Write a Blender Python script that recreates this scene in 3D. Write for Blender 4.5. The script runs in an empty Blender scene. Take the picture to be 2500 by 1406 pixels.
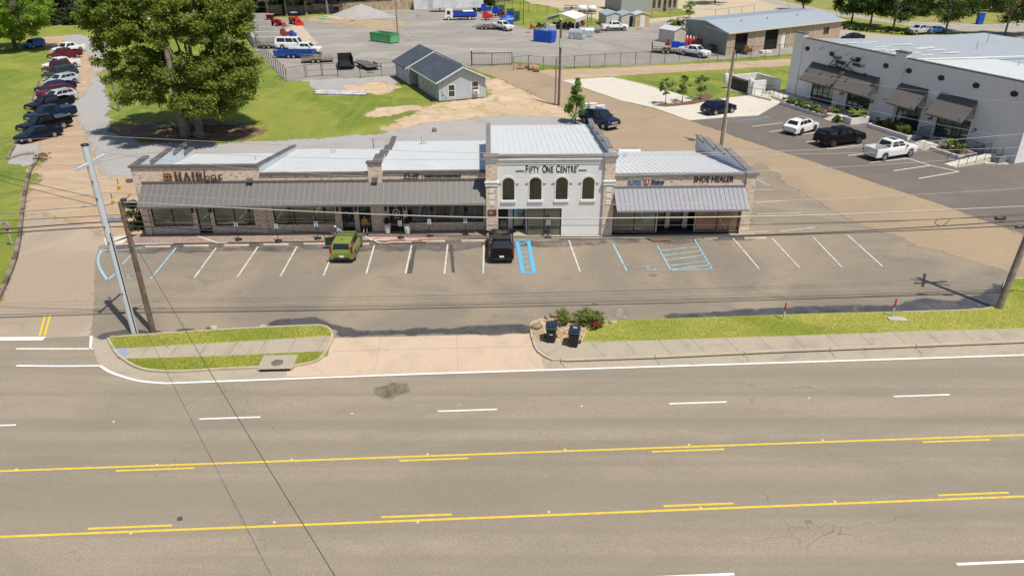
import bpy, bmesh, math, random
import numpy as np
from mathutils import Vector, Matrix
R=math.radians
random.seed(7); np.random.seed(7)
S=bpy.context.scene
COL=S.collection
# ---------------------------------------------------------------- camera
FPX=1800.; PITCH=R(26.9); CAMH=23.2
cd=bpy.data.cameras.new('camera'); cam=bpy.data.objects.new('camera',cd); COL.objects.link(cam)
cd.sensor_fit='HORIZONTAL'; cd.sensor_width=36; cd.lens=FPX/2500*36; cd.clip_start=.5; cd.clip_end=3000
cam.location=(0,0,CAMH); cam.rotation_euler=(R(90)-PITCH,0,0); S.camera=cam
S.render.resolution_x=1024; S.render.resolution_y=575
# ---------------------------------------------------------------- light
_A=R(42); SUNV=Vector((math.sin(_A)*.48,-math.cos(_A)*.48,1)).normalized()
EL=math.asin(SUNV.z); AZ=math.atan2(SUNV.x,SUNV.y)
w=bpy.data.worlds.new('World'); S.world=w; w.use_nodes=True
nt=w.node_tree; bg=nt.nodes['Background']
sk=nt.nodes.new('ShaderNodeTexSky'); sk.sky_type='NISHITA'; sk.sun_disc=False
sk.sun_elevation=EL; sk.sun_rotation=AZ; sk.air_density=1; sk.dust_density=1.2
nt.links.new(sk.outputs[0],bg.inputs[0]); bg.inputs[1].default_value=.085
sl=bpy.data.lights.new('sun','SUN'); sl.energy=4.3; sl.angle=R(.53); sl.color=(1,.94,.84)
so=bpy.data.objects.new('sun',sl); COL.objects.link(so)
so.rotation_euler=SUNV.to_track_quat('Z','Y').to_euler()
S.view_settings.view_transform='Standard'; S.view_settings.look='None'
S.view_settings.exposure=0.10; S.view_settings.gamma=1
# ---------------------------------------------------------------- survey helpers (photo pixel -> place on the ground / on a wall plane)
CC,SS=math.cos(PITCH),math.sin(PITCH)
def G(px,py,z=0.):
    v=(py-703)/FPX; Z=(CAMH-z)/(CC*v+SS)
    return ((px-1250)/FPX*Z, Z*(CC-v*SS))
def HT(x,y,py):
    v=(py-703)/FPX
    return CAMH-y*(SS+v*CC)/(CC-v*SS)
class Frame:
    def __init__(s,O,deg):
        a=R(deg); s.O=O; s.u=(math.cos(a),math.sin(a)); s.v=(-math.sin(a),math.cos(a)); s.a=a
    def on(s,px,py,v=0.):
        a=(px-1250)/FPX; b=(py-703)/FPX; d=(a,CC-b*SS,-(b*CC+SS)); n=s.v
        Ox=s.O[0]+v*n[0]; Oy=s.O[1]+v*n[1]; t=(Ox*n[0]+Oy*n[1])/(d[0]*n[0]+d[1]*n[1])
        return ((d[0]*t-s.O[0])*s.u[0]+(d[1]*t-s.O[1])*s.u[1], CAMH+d[2]*t)
    def loc(s,px,py,z=0.):
        x,y=G(px,py,z); x-=s.O[0]; y-=s.O[1]
        return (x*s.u[0]+y*s.u[1], x*s.v[0]+y*s.v[1])
    def W(s,u,v,z=0.):
        return Vector((s.O[0]+u*s.u[0]+v*s.v[0], s.O[1]+u*s.u[1]+v*s.v[1], z))
# ---------------------------------------------------------------- object helpers
def tag(o,label=None,cat=None,group=None,kind=None):
    if label: o['label']=label
    if cat: o['category']=cat
    if group: o['group']=group
    if kind: o['kind']=kind
    return o
def empty(name,loc=(0,0,0),rz=0,label=None,cat=None,group=None):
    o=bpy.data.objects.new(name,None); COL.objects.link(o); o.location=loc; o.rotation_euler=(0,0,rz)
    o.empty_display_size=.3
    return tag(o,label,cat,group)
def kids(o): return [c for c in COL.objects if c.parent==o]
def copy_tree(o,loc=None,rz=None,label=None,parent=None,kidmap=None):
    if kidmap is None:
        kidmap={}
        for c in COL.objects:
            if c.parent: kidmap.setdefault(c.parent,[]).append(c)
    c=o.copy(); COL.objects.link(c)
    if parent: c.parent=parent
    if loc is not None: c.location=loc
    if rz is not None: c.rotation_euler=(0,0,rz)
    if label: c['label']=label
    for k in kidmap.get(o,[]): copy_tree(k,parent=c,kidmap=kidmap)
    return c
class MB:
    def __init__(s): s.v=[]; s.f=[]; s.sm=[]
    def add(s,vs,fs,sm=False):
        n=len(s.v); s.v+= [tuple(p) for p in vs]; s.f+=[tuple(i+n for i in f) for f in fs]; s.sm+=[sm]*len(fs); return s
    def box(s,a,b,M=None):
        x0,y0,z0=a; x1,y1,z1=b
        vs=[(x,y,z) for z in (z0,z1) for y in (y0,y1) for x in (x0,x1)]
        if M: vs=[M@Vector(p) for p in vs]
        return s.add(vs,[(0,2,3,1),(4,5,7,6),(0,1,5,4),(2,6,7,3),(0,4,6,2),(1,3,7,5)])
    def cbox(s,c,d,M=None): return s.box([c[i]-d[i]/2 for i in range(3)],[c[i]+d[i]/2 for i in range(3)],M)
    def prism(s,pts,z0,z1,ax='z',M=None):   # polygon extruded along an axis
        n=len(pts)
        def mk(p,h): return {'z':(p[0],p[1],h),'y':(p[0],h,p[1]),'x':(h,p[0],p[1])}[ax]
        vs=[mk(p,z0) for p in pts]+[mk(p,z1) for p in pts]
        if M: vs=[M@Vector(p) for p in vs]
        return s.add(vs,[tuple(range(n))[::-1],tuple(range(n,2*n))]+[(i,(i+1)%n,(i+1)%n+n,i+n) for i in range(n)])
    def tube(s,pts,rs,n=8,cap=True,sm=True):
        pts=[Vector(p) for p in pts]
        if not hasattr(rs,'__len__'): rs=[rs]*len(pts)
        vs=[]; up=Vector((0,0,1))
        for i,p in enumerate(pts):
            d=(pts[min(i+1,len(pts)-1)]-pts[max(i-1,0)]).normalized()
            a=d.cross(up) if abs(d.z)<.9 else d.cross(Vector((1,0,0)))
            a.normalize(); b=d.cross(a)
            for k in range(n):
                t=2*math.pi*k/n; vs.append(p+(a*math.cos(t)+b*math.sin(t))*rs[i])
        fs=[(i*n+k,i*n+(k+1)%n,(i+1)*n+(k+1)%n,(i+1)*n+k) for i in range(len(pts)-1) for k in range(n)]
        s.add(vs,fs,sm)
        if cap: s.add(vs[:n],[tuple(range(n))]); s.add(vs[-n:],[tuple(range(n))[::-1]])
        return s
    def lathe(s,prof,c=(0,0,0),n=16,sm=True):  # prof [(r,z)]
        vs=[(c[0]+r*math.cos(2*math.pi*k/n),c[1]+r*math.sin(2*math.pi*k/n),c[2]+z) for r,z in prof for k in range(n)]
        fs=[(i*n+k,i*n+(k+1)%n,(i+1)*n+(k+1)%n,(i+1)*n+k) for i in range(len(prof)-1) for k in range(n)]
        s.add(vs,fs,sm); s.add(vs[:n],[tuple(range(n))[::-1]]); s.add(vs[-n:],[tuple(range(n))]); return s
    def sph(s,c,r,n=10,m=6,sc=(1,1,1)):
        return s.add([(c[0]+sc[0]*r*math.sin(math.pi*i/m)*math.cos(2*math.pi*k/n),c[1]+sc[1]*r*math.sin(math.pi*i/m)*math.sin(2*math.pi*k/n),c[2]+sc[2]*r*math.cos(math.pi*i/m)) for i in range(m+1) for k in range(n)],
            [(i*n+k,i*n+(k+1)%n,(i+1)*n+(k+1)%n,(i+1)*n+k) for i in range(m) for k in range(n)],True)
    def quad(s,*p): return s.add(p,[tuple(range(len(p)))])
    def build(s,name,m,parent=None,loc=None,rz=0,sharp=None):
        me=bpy.data.meshes.new(name); me.from_pydata(s.v,[],s.f); me.update()
        me.polygons.foreach_set('use_smooth',s.sm)
        if sharp:
            me.polygons.foreach_set('use_smooth',[True]*len(s.f))
            me.set_sharp_from_angle(angle=R(sharp))
        if m: me.materials.append(m)
        o=bpy.data.objects.new(name,me); COL.objects.link(o)
        if parent: o.parent=parent
        if loc is not None: o.location=loc
        if rz: o.rotation_euler=(0,0,rz)
        return o
def np_mesh(name,verts,faces,m,parent=None,attr=None):
    me=bpy.data.meshes.new(name); nv=len(verts); nf,k=faces.shape
    me.vertices.add(nv); me.vertices.foreach_set('co',verts.astype(np.float32).ravel())
    me.loops.add(nf*k); me.loops.foreach_set('vertex_index',faces.astype(np.int32).ravel())
    me.polygons.add(nf); me.polygons.foreach_set('loop_start',np.arange(0,nf*k,k,dtype=np.int32))
    me.polygons.foreach_set('loop_total',np.full(nf,k,dtype=np.int32))
    if attr is not None:
        a=me.attributes.new('tone','FLOAT','POINT'); a.data.foreach_set('value',attr.astype(np.float32))
    me.update(calc_edges=True); me.validate()
    me.materials.append(m)
    o=bpy.data.objects.new(name,me); COL.objects.link(o)
    if parent: o.parent=parent
    return o
# ---------------------------------------------------------------- materials
MATS={}
class N:
    def __init__(s,name):
        s.m=bpy.data.materials.new(name); s.m.use_nodes=True; s.t=s.m.node_tree; s.b=s.t.nodes['Principled BSDF']
        s.tc=s.t.nodes.new('ShaderNodeTexCoord').outputs['Object']
    def n(s,ty,**k):
        x=s.t.nodes.new(ty)
        for a,b in k.items(): setattr(x,a,b)
        return x
    def l(s,a,b):
        if isinstance(a,(int,float)): b.default_value=a
        elif isinstance(a,tuple): b.default_value=a if len(a)==4 or len(b.default_value)==3 else (*a,1)
        else: s.t.links.new(a,b)
    def noise(s,scale,det=4,rough=.55,dist=0,vec=None,out=0):
        x=s.n('ShaderNodeTexNoise'); s.l(vec or s.tc,x.inputs['Vector'])
        x.inputs['Scale'].default_value=scale; x.inputs['Detail'].default_value=det
        x.inputs['Roughness'].default_value=rough; x.inputs['Distortion'].default_value=dist
        return x.outputs[out]
    def rng(s,v,a,b,c=0.,d=1.,smooth=True):
        x=s.n('ShaderNodeMapRange'); 
        if smooth: x.interpolation_type='SMOOTHSTEP'
        s.l(v,x.inputs[0])
        for i,q in enumerate((a,b,c,d)): x.inputs[i+1].default_value=q
        return x.outputs[0]
    def mix(s,f,a,b,mode='MIX'):
        x=s.n('ShaderNodeMix',data_type='RGBA',blend_type=mode); s.l(f,x.inputs[0]); s.l(a,x.inputs[6]); s.l(b,x.inputs[7]); return x.outputs[2]
    def math(s,op,a,b=0.):
        x=s.n('ShaderNodeMath',operation=op); s.l(a,x.inputs[0]); s.l(b,x.inputs[1]); return x.outputs[0]
    def vmul(s,v,sc,rz=0):
        x=s.n('ShaderNodeMapping'); s.l(v,x.inputs[0]); x.inputs['Scale'].default_value=sc; x.inputs['Rotation'].default_value=(0,0,rz); return x.outputs[0]
    def bump(s,h,st=.3,dist=.02):
        x=s.n('ShaderNodeBump'); s.l(h,x.inputs['Height']); x.inputs['Strength'].default_value=st; x.inputs['Distance'].default_value=dist
        s.t.links.new(x.outputs[0],s.b.inputs['Normal'])
    def cracks(s,scale,width,warp=1.2,dens=.5):
        nz=s.noise(.9*scale*2.2,3,.6,out=1)
        vm=s.n('ShaderNodeVectorMath',operation='MULTIPLY_ADD'); s.l(nz,vm.inputs[0]); vm.inputs[1].default_value=(warp/scale*.3,)*3; s.l(s.tc,vm.inputs[2])
        vo=s.n('ShaderNodeTexVoronoi',feature='DISTANCE_TO_EDGE'); s.l(vm.outputs[0],vo.inputs['Vector']); vo.inputs['Scale'].default_value=scale
        c=s.rng(vo.outputs['Distance'],width*.4,width,1,0)
        return s.math('MULTIPLY',c,s.rng(s.noise(scale*.6,2),dens,dens+.1))
    def end(s,col,rough=.85,metal=0,spec=.4):
        s.l(col,s.b.inputs['Base Color']); s.l(rough,s.b.inputs['Roughness']); s.b.inputs['Metallic'].default_value=metal
        s.b.inputs['Specular IOR Level'].default_value=spec; return s.m
def mat(name,col,rough=.7,metal=0,var=.15,vs=1.5,bump=0,bs=20,spec=.4,coat=0,dirt=None):
    if name in MATS: return MATS[name]
    k=N(name); c=tuple(col)
    lo=tuple(x*(1-var) for x in c); hi=tuple(min(1,x*(1+var)) for x in c)
    o=k.mix(k.rng(k.noise(vs,5,.6),.3,.7),lo,hi) if var else k.mix(0.,c,c)
    if dirt: o=k.mix(k.rng(k.noise(dirt[1],6,.65,1),dirt[2],dirt[2]+.15,0,.8),o,dirt[0])
    if bump: k.bump(k.noise(bs,4),bump,.02)
    m=k.end(o,rough,metal,spec)
    if coat: k.b.inputs['Coat Weight'].default_value=coat; k.b.inputs['Coat Roughness'].default_value=.06
    MATS[name]=m; return m
def ground_mat(name,base,layers,speck=.12,sscale=9,bump=.25,bscale=25,rough=.9,cracks=None,spec=.25,aniso=None,bands=None):
    k=N(name); o=k.mix(0.,base,base)
    for L in layers:   # (colour, scale, lo, hi, opacity, distortion, stretch)
        vec=k.tc
        if len(L)>6: vec=k.vmul(k.tc,L[6],L[7] if len(L)>7 else 0)
        o=k.mix(k.rng(k.noise(L[1],6,.62,L[5] if len(L)>5 else 0,vec),L[2],L[3],0,L[4]),o,L[0])
    sp=k.noise(sscale,3,.75)
    o=k.mix(1.,o,k.mix(k.rng(sp,.3,.7),(1-speck,)*3,(1+speck,)*3),'MULTIPLY')
    if bands:
        o=k.mix(k.rng(k.noise(bands[1],3,.5,0,k.vmul(k.tc,(bands[2],1,1),bands[3])),.45,.6,0,bands[4]),o,bands[0])
    if cracks:
        for (sc,wd,dn,op) in cracks: o=k.mix(k.math('MULTIPLY',k.cracks(sc,wd,1.2,dn),op),o,tuple(x*.38 for x in base))
    if bump: k.bump(k.noise(bscale,5,.7),bump,.03)
    m=k.end(o,rough,0,spec); MATS[name]=m; return m
ASPH=ground_mat('asphalt_road',(.312,.264,.20),[((.262,.222,.172),.10,.4,.65,.8,.6,(1,3,1),-.055),((.20,.17,.135),2.4,.69,.73,.5,.3),((.345,.295,.225),.35,.5,.75,.6,.4,(.5,2,1),-.055),((.36,.33,.22),.9,.66,.72,.5,.4)],
    .22,16,.35,40,.88,[(.16,.0032,.50,.5),(.5,.004,.60,.4)],bands=((.225,.195,.15),.55,.012,-.055,.55))
LOT=ground_mat('asphalt_lot',(.230,.196,.155),[((.31,.255,.185),.09,.40,.62,.85,.9),((.17,.15,.135),.16,.55,.72,.6,1.2,(1,1.8,1)),((.37,.31,.24),.35,.62,.8,.5,.8)],
    .15,12,.25,35,.85,[(.11,.003,.5,.35)])
TANL=ground_mat('sandy_asphalt',(.36,.27,.18),[((.30,.235,.17),.12,.42,.62,.7,.8),((.42,.33,.23),.5,.55,.75,.5,.6)],.14,12,.25,35,.9,[(.11,.003,.52,.3)])
DRV=ground_mat('old_driveway',(.36,.29,.22),[((.44,.37,.29),.12,.48,.68,.8,.8),((.24,.21,.18),.2,.60,.75,.6,1.2),((.40,.27,.16),.18,.58,.75,.6,.8)],.12,12,.25,35,.9,[(.12,.003,.5,.3)])
DIRT=ground_mat('orange_dirt',(.42,.305,.205),[((.50,.40,.29),.16,.45,.68,.8,1.2,(1,2.6,1)),((.38,.23,.12),.5,.55,.75,.5,1),((.30,.27,.24),.35,.64,.72,.5,1)],.18,8,.5,12,.95)
SAND=ground_mat('bare_soil',(.50,.37,.24),[((.60,.48,.34),.2,.45,.65,.8,1.4),((.38,.24,.13),.35,.55,.7,.6,1.2),((.20,.22,.04),.55,.60,.68,.75,1.4),((.30,.28,.09),.22,.56,.66,.6,1.6)],.22,7,.6,10,.95)
GRAV=ground_mat('gravel',(.37,.355,.345),[((.30,.285,.27),.2,.5,.7,.7,.8),((.46,.36,.26),.15,.60,.74,.5,1)],.28,11,.6,25,.95)
YARD=ground_mat('yard_gravel',(.285,.265,.24),[((.16,.15,.14),.35,.62,.72,.6,1.5,(.6,2.5,1)),((.38,.35,.31),.06,.45,.66,.8,1,(1,2.4,1)),((.20,.19,.18),.08,.55,.72,.6,1.4,(1,2,1)),((.42,.35,.26),.05,.60,.75,.6,1)],.15,6,.3,15,.9)
DARKL=ground_mat('new_asphalt',(.155,.135,.12),[((.20,.17,.145),.2,.45,.7,.7,.8)],.14,12,.2,35,.85,[(.15,.004,.6,.3)])
CONC=ground_mat('pale_concrete',(.60,.555,.48),[((.50,.46,.40),.3,.5,.7,.6,.8)],.08,9,.1,30,.85)
WALK=ground_mat('old_concrete',(.40,.345,.265),[((.30,.265,.21),.45,.48,.68,.7,1),((.47,.41,.32),1.3,.6,.75,.5,1)],.12,12,.2,30,.85)
APRON=ground_mat('apron_concrete',(.55,.425,.315),[((.46,.36,.27),.3,.45,.65,.7,1.2),((.58,.43,.32),1,.5,.75,.5,1)],.08,12,.15,30,.85)
def grass_mat(name,c1,c2,c3,stripes=0,dry=.62):
    k=N(name)
    a=k.mix(k.rng(k.noise(.07,6,.65,1.2),.38,.62),c1,c2)
    a=k.mix(k.rng(k.noise(1.1,6,.7,1.),.5,.7,0,.5),a,c3)
    a=k.mix(k.rng(k.noise(.28,6,.7,1.5),dry,dry+.16,0,.75),a,(.36,.32,.10))
    if stripes:
        s_=k.noise(.8,2,.5,0,k.vmul(k.tc,(1,.03,1),stripes)); a=k.mix(k.rng(s_,.4,.6,0,.35),a,(.26,.30,.04))
    a=k.mix(1.,a,k.mix(k.rng(k.noise(7,4,.8),.3,.7),(.62,)*3,(1.35,)*3),'MULTIPLY')
    a=k.mix(1.,a,k.mix(k.rng(k.noise(38,2,.8),.3,.7),(.75,)*3,(1.25,)*3),'MULTIPLY')
    k.bump(k.noise(22,5,.8),.9,.06)
    m=k.end(a,.9,0,.15); MATS[name]=m; return m
GRASS=grass_mat('lawn_grass',(.145,.20,.035),(.265,.285,.062),(.12,.17,.028),stripes=.35,dry=.53)
VERGE=grass_mat('verge_grass',(.24,.275,.05),(.42,.40,.10),(.19,.23,.04),dry=.55)
FIELD=grass_mat('field_grass',(.22,.25,.06),(.30,.29,.09),(.14,.17,.03),dry=.5)
WHITE=mat('road_paint_white',(.78,.75,.70),.7,var=.1,vs=3,dirt=((.35,.30,.25),3,.60))
WORN=mat('worn_white_paint',(.62,.59,.55),.75,var=.15,vs=3,dirt=((.3,.26,.21),2.5,.50))
YELL=mat('road_paint_yellow',(.72,.50,.05),.7,var=.12,vs=3,dirt=((.36,.28,.14),3,.64))
BLUEP=mat('blue_paint_bright',(.10,.43,.78),.7,var=.08,vs=3)
BLUEW=mat('blue_paint_worn',(.30,.50,.60),.75,var=.2,vs=2,dirt=((.3,.26,.21),1.6,.52))
# ---------------------------------------------------------------- ground sheets
from mathutils import noise as mn
def rag_poly(pts,rag,step=.7):
    out=[]; n=len(pts)
    for i in range(n):
        a=Vector(pts[i]); b=Vector(pts[(i+1)%n]); L=(b-a).length; m=max(1,int(min(L/step,160)))
        nr=Vector((-(b-a).y,(b-a).x)); nr=nr/(nr.length or 1)
        for k in range(m):
            p=a.lerp(b,k/m)
            if rag:
                d=mn.fractal(Vector((p.x*.35,p.y*.35,3)),.8,2,5)*rag*1.6
                e=mn.noise(Vector((p.x*1.9,p.y*1.9,9)))*rag*.4
                p=p+nr*(d+e)
            out.append((p.x,p.y))
    return out
SOFT={}
def soften(m,op=1.):   # copy of a ground material that thins out raggedly toward the sheet's outline (loose soil, gravel, damp)
    key=m.name+str(op)
    if key in SOFT: return SOFT[key]
    c=m.copy(); c.name=m.name+'_ragged'; t=c.node_tree; out=[n for n in t.nodes if n.type=='OUTPUT_MATERIAL'][0]; sh_=out.inputs[0].links[0].from_socket
    at_=t.nodes.new('ShaderNodeAttribute'); at_.attribute_name='tone'; tc=t.nodes.new('ShaderNodeTexCoord')
    def nz(sc):
        n=t.nodes.new('ShaderNodeTexNoise'); n.inputs['Scale'].default_value=sc; n.inputs['Detail'].default_value=7; n.inputs['Roughness'].default_value=.68; t.links.new(tc.outputs['Object'],n.inputs['Vector']); return n.outputs[0]
    a=t.nodes.new('ShaderNodeMath'); a.operation='MULTIPLY_ADD'; t.links.new(nz(1.1),a.inputs[0]); a.inputs[1].default_value=1.9; a.inputs[2].default_value=-.95
    b=t.nodes.new('ShaderNodeMath'); b.operation='ADD'; t.links.new(a.outputs[0],b.inputs[0]); t.links.new(at_.outputs['Fac'],b.inputs[1])
    r=t.nodes.new('ShaderNodeMapRange'); r.interpolation_type='SMOOTHSTEP'; t.links.new(b.outputs[0],r.inputs[0]); r.inputs[1].default_value=.34 if op==1 else .1; r.inputs[2].default_value=.66 if op==1 else 1.0; r.inputs[4].default_value=op
    tr=t.nodes.new('ShaderNodeBsdfTransparent'); mx=t.nodes.new('ShaderNodeMixShader'); t.links.new(r.outputs[0],mx.inputs[0]); t.links.new(tr.outputs[0],mx.inputs[1]); t.links.new(sh_,mx.inputs[2]); t.links.new(mx.outputs[0],out.inputs[0])
    SOFT[key]=c; return c
def sheet(name,pts,z,m,rag=0,px=True,kind='structure',parent=None,soft=0,op=1.,**t):
    if px: pts=[G(*p) for p in pts]
    a=sum(pts[i][0]*pts[(i+1)%len(pts)][1]-pts[(i+1)%len(pts)][0]*pts[i][1] for i in range(len(pts)))
    if a<0: pts=pts[::-1]
    if rag or soft: pts=rag_poly(pts,rag or .05,min(.7,max(.3,soft*.8)) if soft else .7)
    if soft:
        n=len(pts); P=[Vector(p) for p in pts]; nr=[]
        for i in range(n):
            d=P[(i+2)%n]-P[(i-2)%n]; q=Vector((d.y,-d.x)); nr.append(q/(q.length or 1))
        from mathutils.geometry import delaunay_2d_cdt
        O=[P[i]+nr[i]*soft for i in range(n)]; A_=np.array([tuple(p) for p in O]); B_=np.roll(A_,-1,0); D_=B_-A_; LL_=(D_**2).sum(1)+1e-9
        keep=[]
        for i in range(n):
            q=np.array(P[i]-nr[i]*soft); tt=np.clip(((q-A_)*D_).sum(1)/LL_,0,1); dist=np.sqrt((((A_+D_*tt[:,None])-q)**2).sum(1).min())
            ins=(((A_[:,1]>q[1])!=(B_[:,1]>q[1]))&(q[0]<D_[:,0]*(q[1]-A_[:,1])/(D_[:,1]+1e-12)+A_[:,0])).sum()%2
            if ins and dist>soft*1.3: keep.append(Vector(q))
        r_=delaunay_2d_cdt(O+keep,[],[list(range(n))],1,1e-4)
        vv,_,ff,ov,_,_=r_; mb=MB(); mb.add([(p.x,p.y,z) for p in vv],[tuple(f) for f in ff])
        o=mb.build(name,soften(m,op),parent); me=o.data
        if len(me.polygons) and me.polygons[0].normal.z<0: me.flip_normals()
        at_=me.attributes.new('tone','FLOAT','POINT'); at_.data.foreach_set('value',[1.35 if (len(x)==1 and x[0]>=n) else -.35 for x in ov])
        if not parent: tag(o,kind=kind,**t)
        return o
    # edge-skirt: a sheet lies flat, level steps of 4 mm
    if rag:
        from mathutils.geometry import delaunay_2d_cdt
        vv,_,ff,_,_,_=delaunay_2d_cdt([Vector(p) for p in pts],[],[list(range(len(pts)))],1,1e-4)
        o=MB().add([(p.x,p.y,z) for p in vv],[tuple(f) for f in ff]).build(name,m,parent)
        if not parent: tag(o,kind=kind,**t)
        return o
    mb=MB(); mb.add([(p[0],p[1],z) for p in pts],[tuple(range(len(pts)))])
    a=sum(pts[i][0]*pts[(i+1)%len(pts)][1]-pts[(i+1)%len(pts)][0]*pts[i][1] for i in range(len(pts)))
    if a<0: mb.f=[mb.f[0][::-1]]
    o=mb.build(name,m,parent)
    if not parent: tag(o,kind=kind,**t)
    return o
def smooth_px(pts,n=6):   # catmull-rom through points
    out=[]; P=[Vector(p) for p in pts]; m=len(P)
    for i in range(m-1):
        p0=P[max(i-1,0)];p1=P[i];p2=P[i+1];p3=P[min(i+2,m-1)]
        for k in range(n):
            t=k/n; out.append(tuple(.5*((2*p1)+(p2-p0)*t+(2*p0-5*p1+4*p2-p3)*t*t+(3*p1-p0-3*p2+p3)*t**3)))
    out.append(tuple(P[-1])); return out
def band(mb,pts,wl,wr,z,closed=False):  # ribbon along a line
    P=[Vector(p) for p in pts]; L=[];Rr=[]
    for i,p in enumerate(P):
        d=(P[min(i+1,len(P)-1)]-P[max(i-1,0)]); n=Vector((-d.y,d.x)); n/= (n.length or 1)
        L.append(p+n*wl); Rr.append(p-n*wr)
    for i in range(len(P)-1):
        mb.add([(*Rr[i],z),(*Rr[i+1],z),(*L[i+1],z),(*L[i],z)],[(0,1,2,3)])
    return mb
def curb(mb,pts,wl,wr,z0,z1):
    P=[Vector(p) for p in pts]; vs=[]
    for i,p in enumerate(P):
        d=(P[min(i+1,len(P)-1)]-P[max(i-1,0)]); n=Vector((-d.y,d.x)); n/= (n.length or 1)
        a=p+n*wl; b=p-n*wr; e=.02
        vs+= [(a.x,a.y,z0),(a.x-n.x*e,a.y-n.y*e,z1),(b.x+n.x*e,b.y+n.y*e,z1),(b.x,b.y,z0)]
    fs=[]
    for i in range(len(P)-1):
        o=i*4
        for k in range(3): fs.append((o+k,o+4+k,o+5+k,o+1+k))
    fs+=[(0,1,2,3),tuple(len(vs)-4+k for k in (3,2,1,0))]
    return mb.add(vs,[f[::-1] for f in fs])
# ================================================================ GROUND
sheet('ground',[(-700,-150),(700,-150),(700,1500),(-700,1500)],0,GRASS,px=False)
sheet('far_field',[(1850,8),(1990,32),(2150,60),(2350,60),(2900,40),(2900,-150),(1500,-150),(1700,-20)],.004,FIELD,rag=.8)
# avenue
rd=Vector((math.cos(R(3.1)),math.sin(R(3.1)))); rn=Vector((-rd.y,rd.x))
E0=Vector(G(1000,915)); tE=rn.dot(E0)     # edge line offset
def RP(s,t): return tuple(rd*s+rn*t)
sheet('road',[RP(-300,-6),RP(300,-6),RP(300,tE+.15),(G(2500,868)[0],G(2500,868)[1]+.3),G(1000,915),G(405,937),G(290,915),G(245,893),G(232,850),G(222,820),G(-600,860)],.012,ASPH,px=False)
# left drive / lot
sheet('driveway',[(-700,930),(250,905),(222,820),(232,760),(240,640),(300,590),(352,570),(325,470),(330,430),(250,440),(190,470),(120,480),(65,470),(52,560),(35,640),(5,725),(-60,790),(-700,800)],.008,DRV,rag=.15,soft=0.8)
sheet('dirt_track',[(300,600),(385,575),(385,400),(300,400),(330,345),(260,320),(250,230),(240,150),(262,90),(180,85),(95,92),(120,130),(100,205),(60,300),(40,340),(40,385),(95,385),(85,430),(62,480),(56,520),(150,530),(240,560)],.010,DIRT,rag=.45,soft=1.6)
sheet('gravel_drive',[(262,92),(175,84),(150,100),(200,112),(235,150),(218,215),(175,260),(205,320),(225,345),(232,395),(262,425),(330,442),(350,420),(700,400),(1190,400),(1500,360),(1485,300),(1360,286),(1240,282),(1070,297),(900,330),(640,346),(420,350),(330,345),(272,330),(262,250),(248,190)],.014,GRAV,rag=.5,soft=1)
sheet('gravel_pad',[(38,352),(95,352),(98,372),(88,402),(58,408),(24,396),(26,372)],.015,GRAV,rag=.2,soft=0.5)
sheet('bare_ground',[(1150,166),(1215,190),(1330,243),(1485,292),(1440,304),(1345,292),(1250,288),(1070,304),(900,334),(860,338),(900,325),(950,310),(985,288),(1010,272),(1045,258),(1075,250),(1192,238),(1186,200),(1160,184)],.006,SAND,rag=.7,soft=2.2)
sheet('leaf_litter',[(262,318),(300,306),(380,300),(470,296),(560,296),(625,306),(640,325),(600,340),(500,348),(380,350),(300,348),(255,340)],.012,ground_mat('litter_soil',(.20,.125,.075),[((.42,.30,.19),.3,.5,.66,.85,1.2),((.13,.08,.05),1,.5,.7,.7)],.3,6,.7,8),rag=.8,soft=1.6)
0 and sheet('dry_patch',[(650,330),(720,316),(800,312),(860,318),(850,332),(760,342),(680,344)],.011,SAND,rag=.8,soft=1.9)
sheet('dry_patch',[(930,262),(1010,258),(1040,262),(960,280),(900,290),(890,280)],.011,SAND,rag=.8,soft=1.7)
sheet('dry_patch',[(95,385),(88,420),(75,470),(66,530),(52,530),(58,470),(70,420),(80,390)],.006,SAND,rag=.3,soft=.6)
sheet('parking_lot',[(228,835),(222,820),(230,740),(231,640),(242,600),(300,585),(350,570),(1480,560),(1840,540),(1600,430),(1700,395),(2100,380),(2700,380),(2900,900),(2420,830),(1300,840),(800,840),(250,845)],.018,LOT)
sheet('access_road',[(1148,168),(1180,164),(1256,156),(1312,176),(1372,197),(1480,236),(1600,268),(1681,293),(1848,352),(2000,400),(2160,455),(2300,500),(2420,545),(2700,640),(2900,720),(2600,760),(2440,660),(2120,560),(1950,470),(1860,400),(1800,420),(1500,440),(1380,420),(1380,330),(1440,318),(1440,296),(1330,243),(1215,192)],.022,TANL,rag=.25,soft=0.8)
sheet('shop_lot',[(1681,293),(1848,352),(2000,400),(2160,455),(2300,500),(2420,545),(2700,640),(2950,640),(2600,380),(2475,398),(1925,232),(1800,270),(1740,288)],.026,DARKL,rag=.08,soft=0.25)
sheet('concrete_pad',[(1372,197),(1494,189),(1560,204),(1706,243.6),(1721,246),(1828,234),(1911,229),(1925,240),(1851,283),(1779,287),(1684,294.6),(1596,264),(1515,246),(1480,234)],.030,CONC)
sheet('yard',[(700,200),(745,196),(955,184),(1000,168),(1150,166),(1256,152),(1390,163),(1560,160),(1940,133),(1990,60),(1680,45),(1560,62),(1440,66),(1300,72),(1245,60),(1235,46),(1190,20),(1120,0),(1000,-25),(940,15),(900,40),(760,45),(570,42),(620,120)],.010,YARD,rag=.3,soft=1)
sheet('gravel_patch',[(742,196),(960,186),(975,200),(945,215),(870,222),(868,232),(800,234),(765,214)],.014,GRAV,rag=.3,soft=1)
sheet('soil_patch',[(872,210),(930,198),(965,215),(945,232),(880,228)],.018,SAND,rag=.5,soft=1.2)
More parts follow.
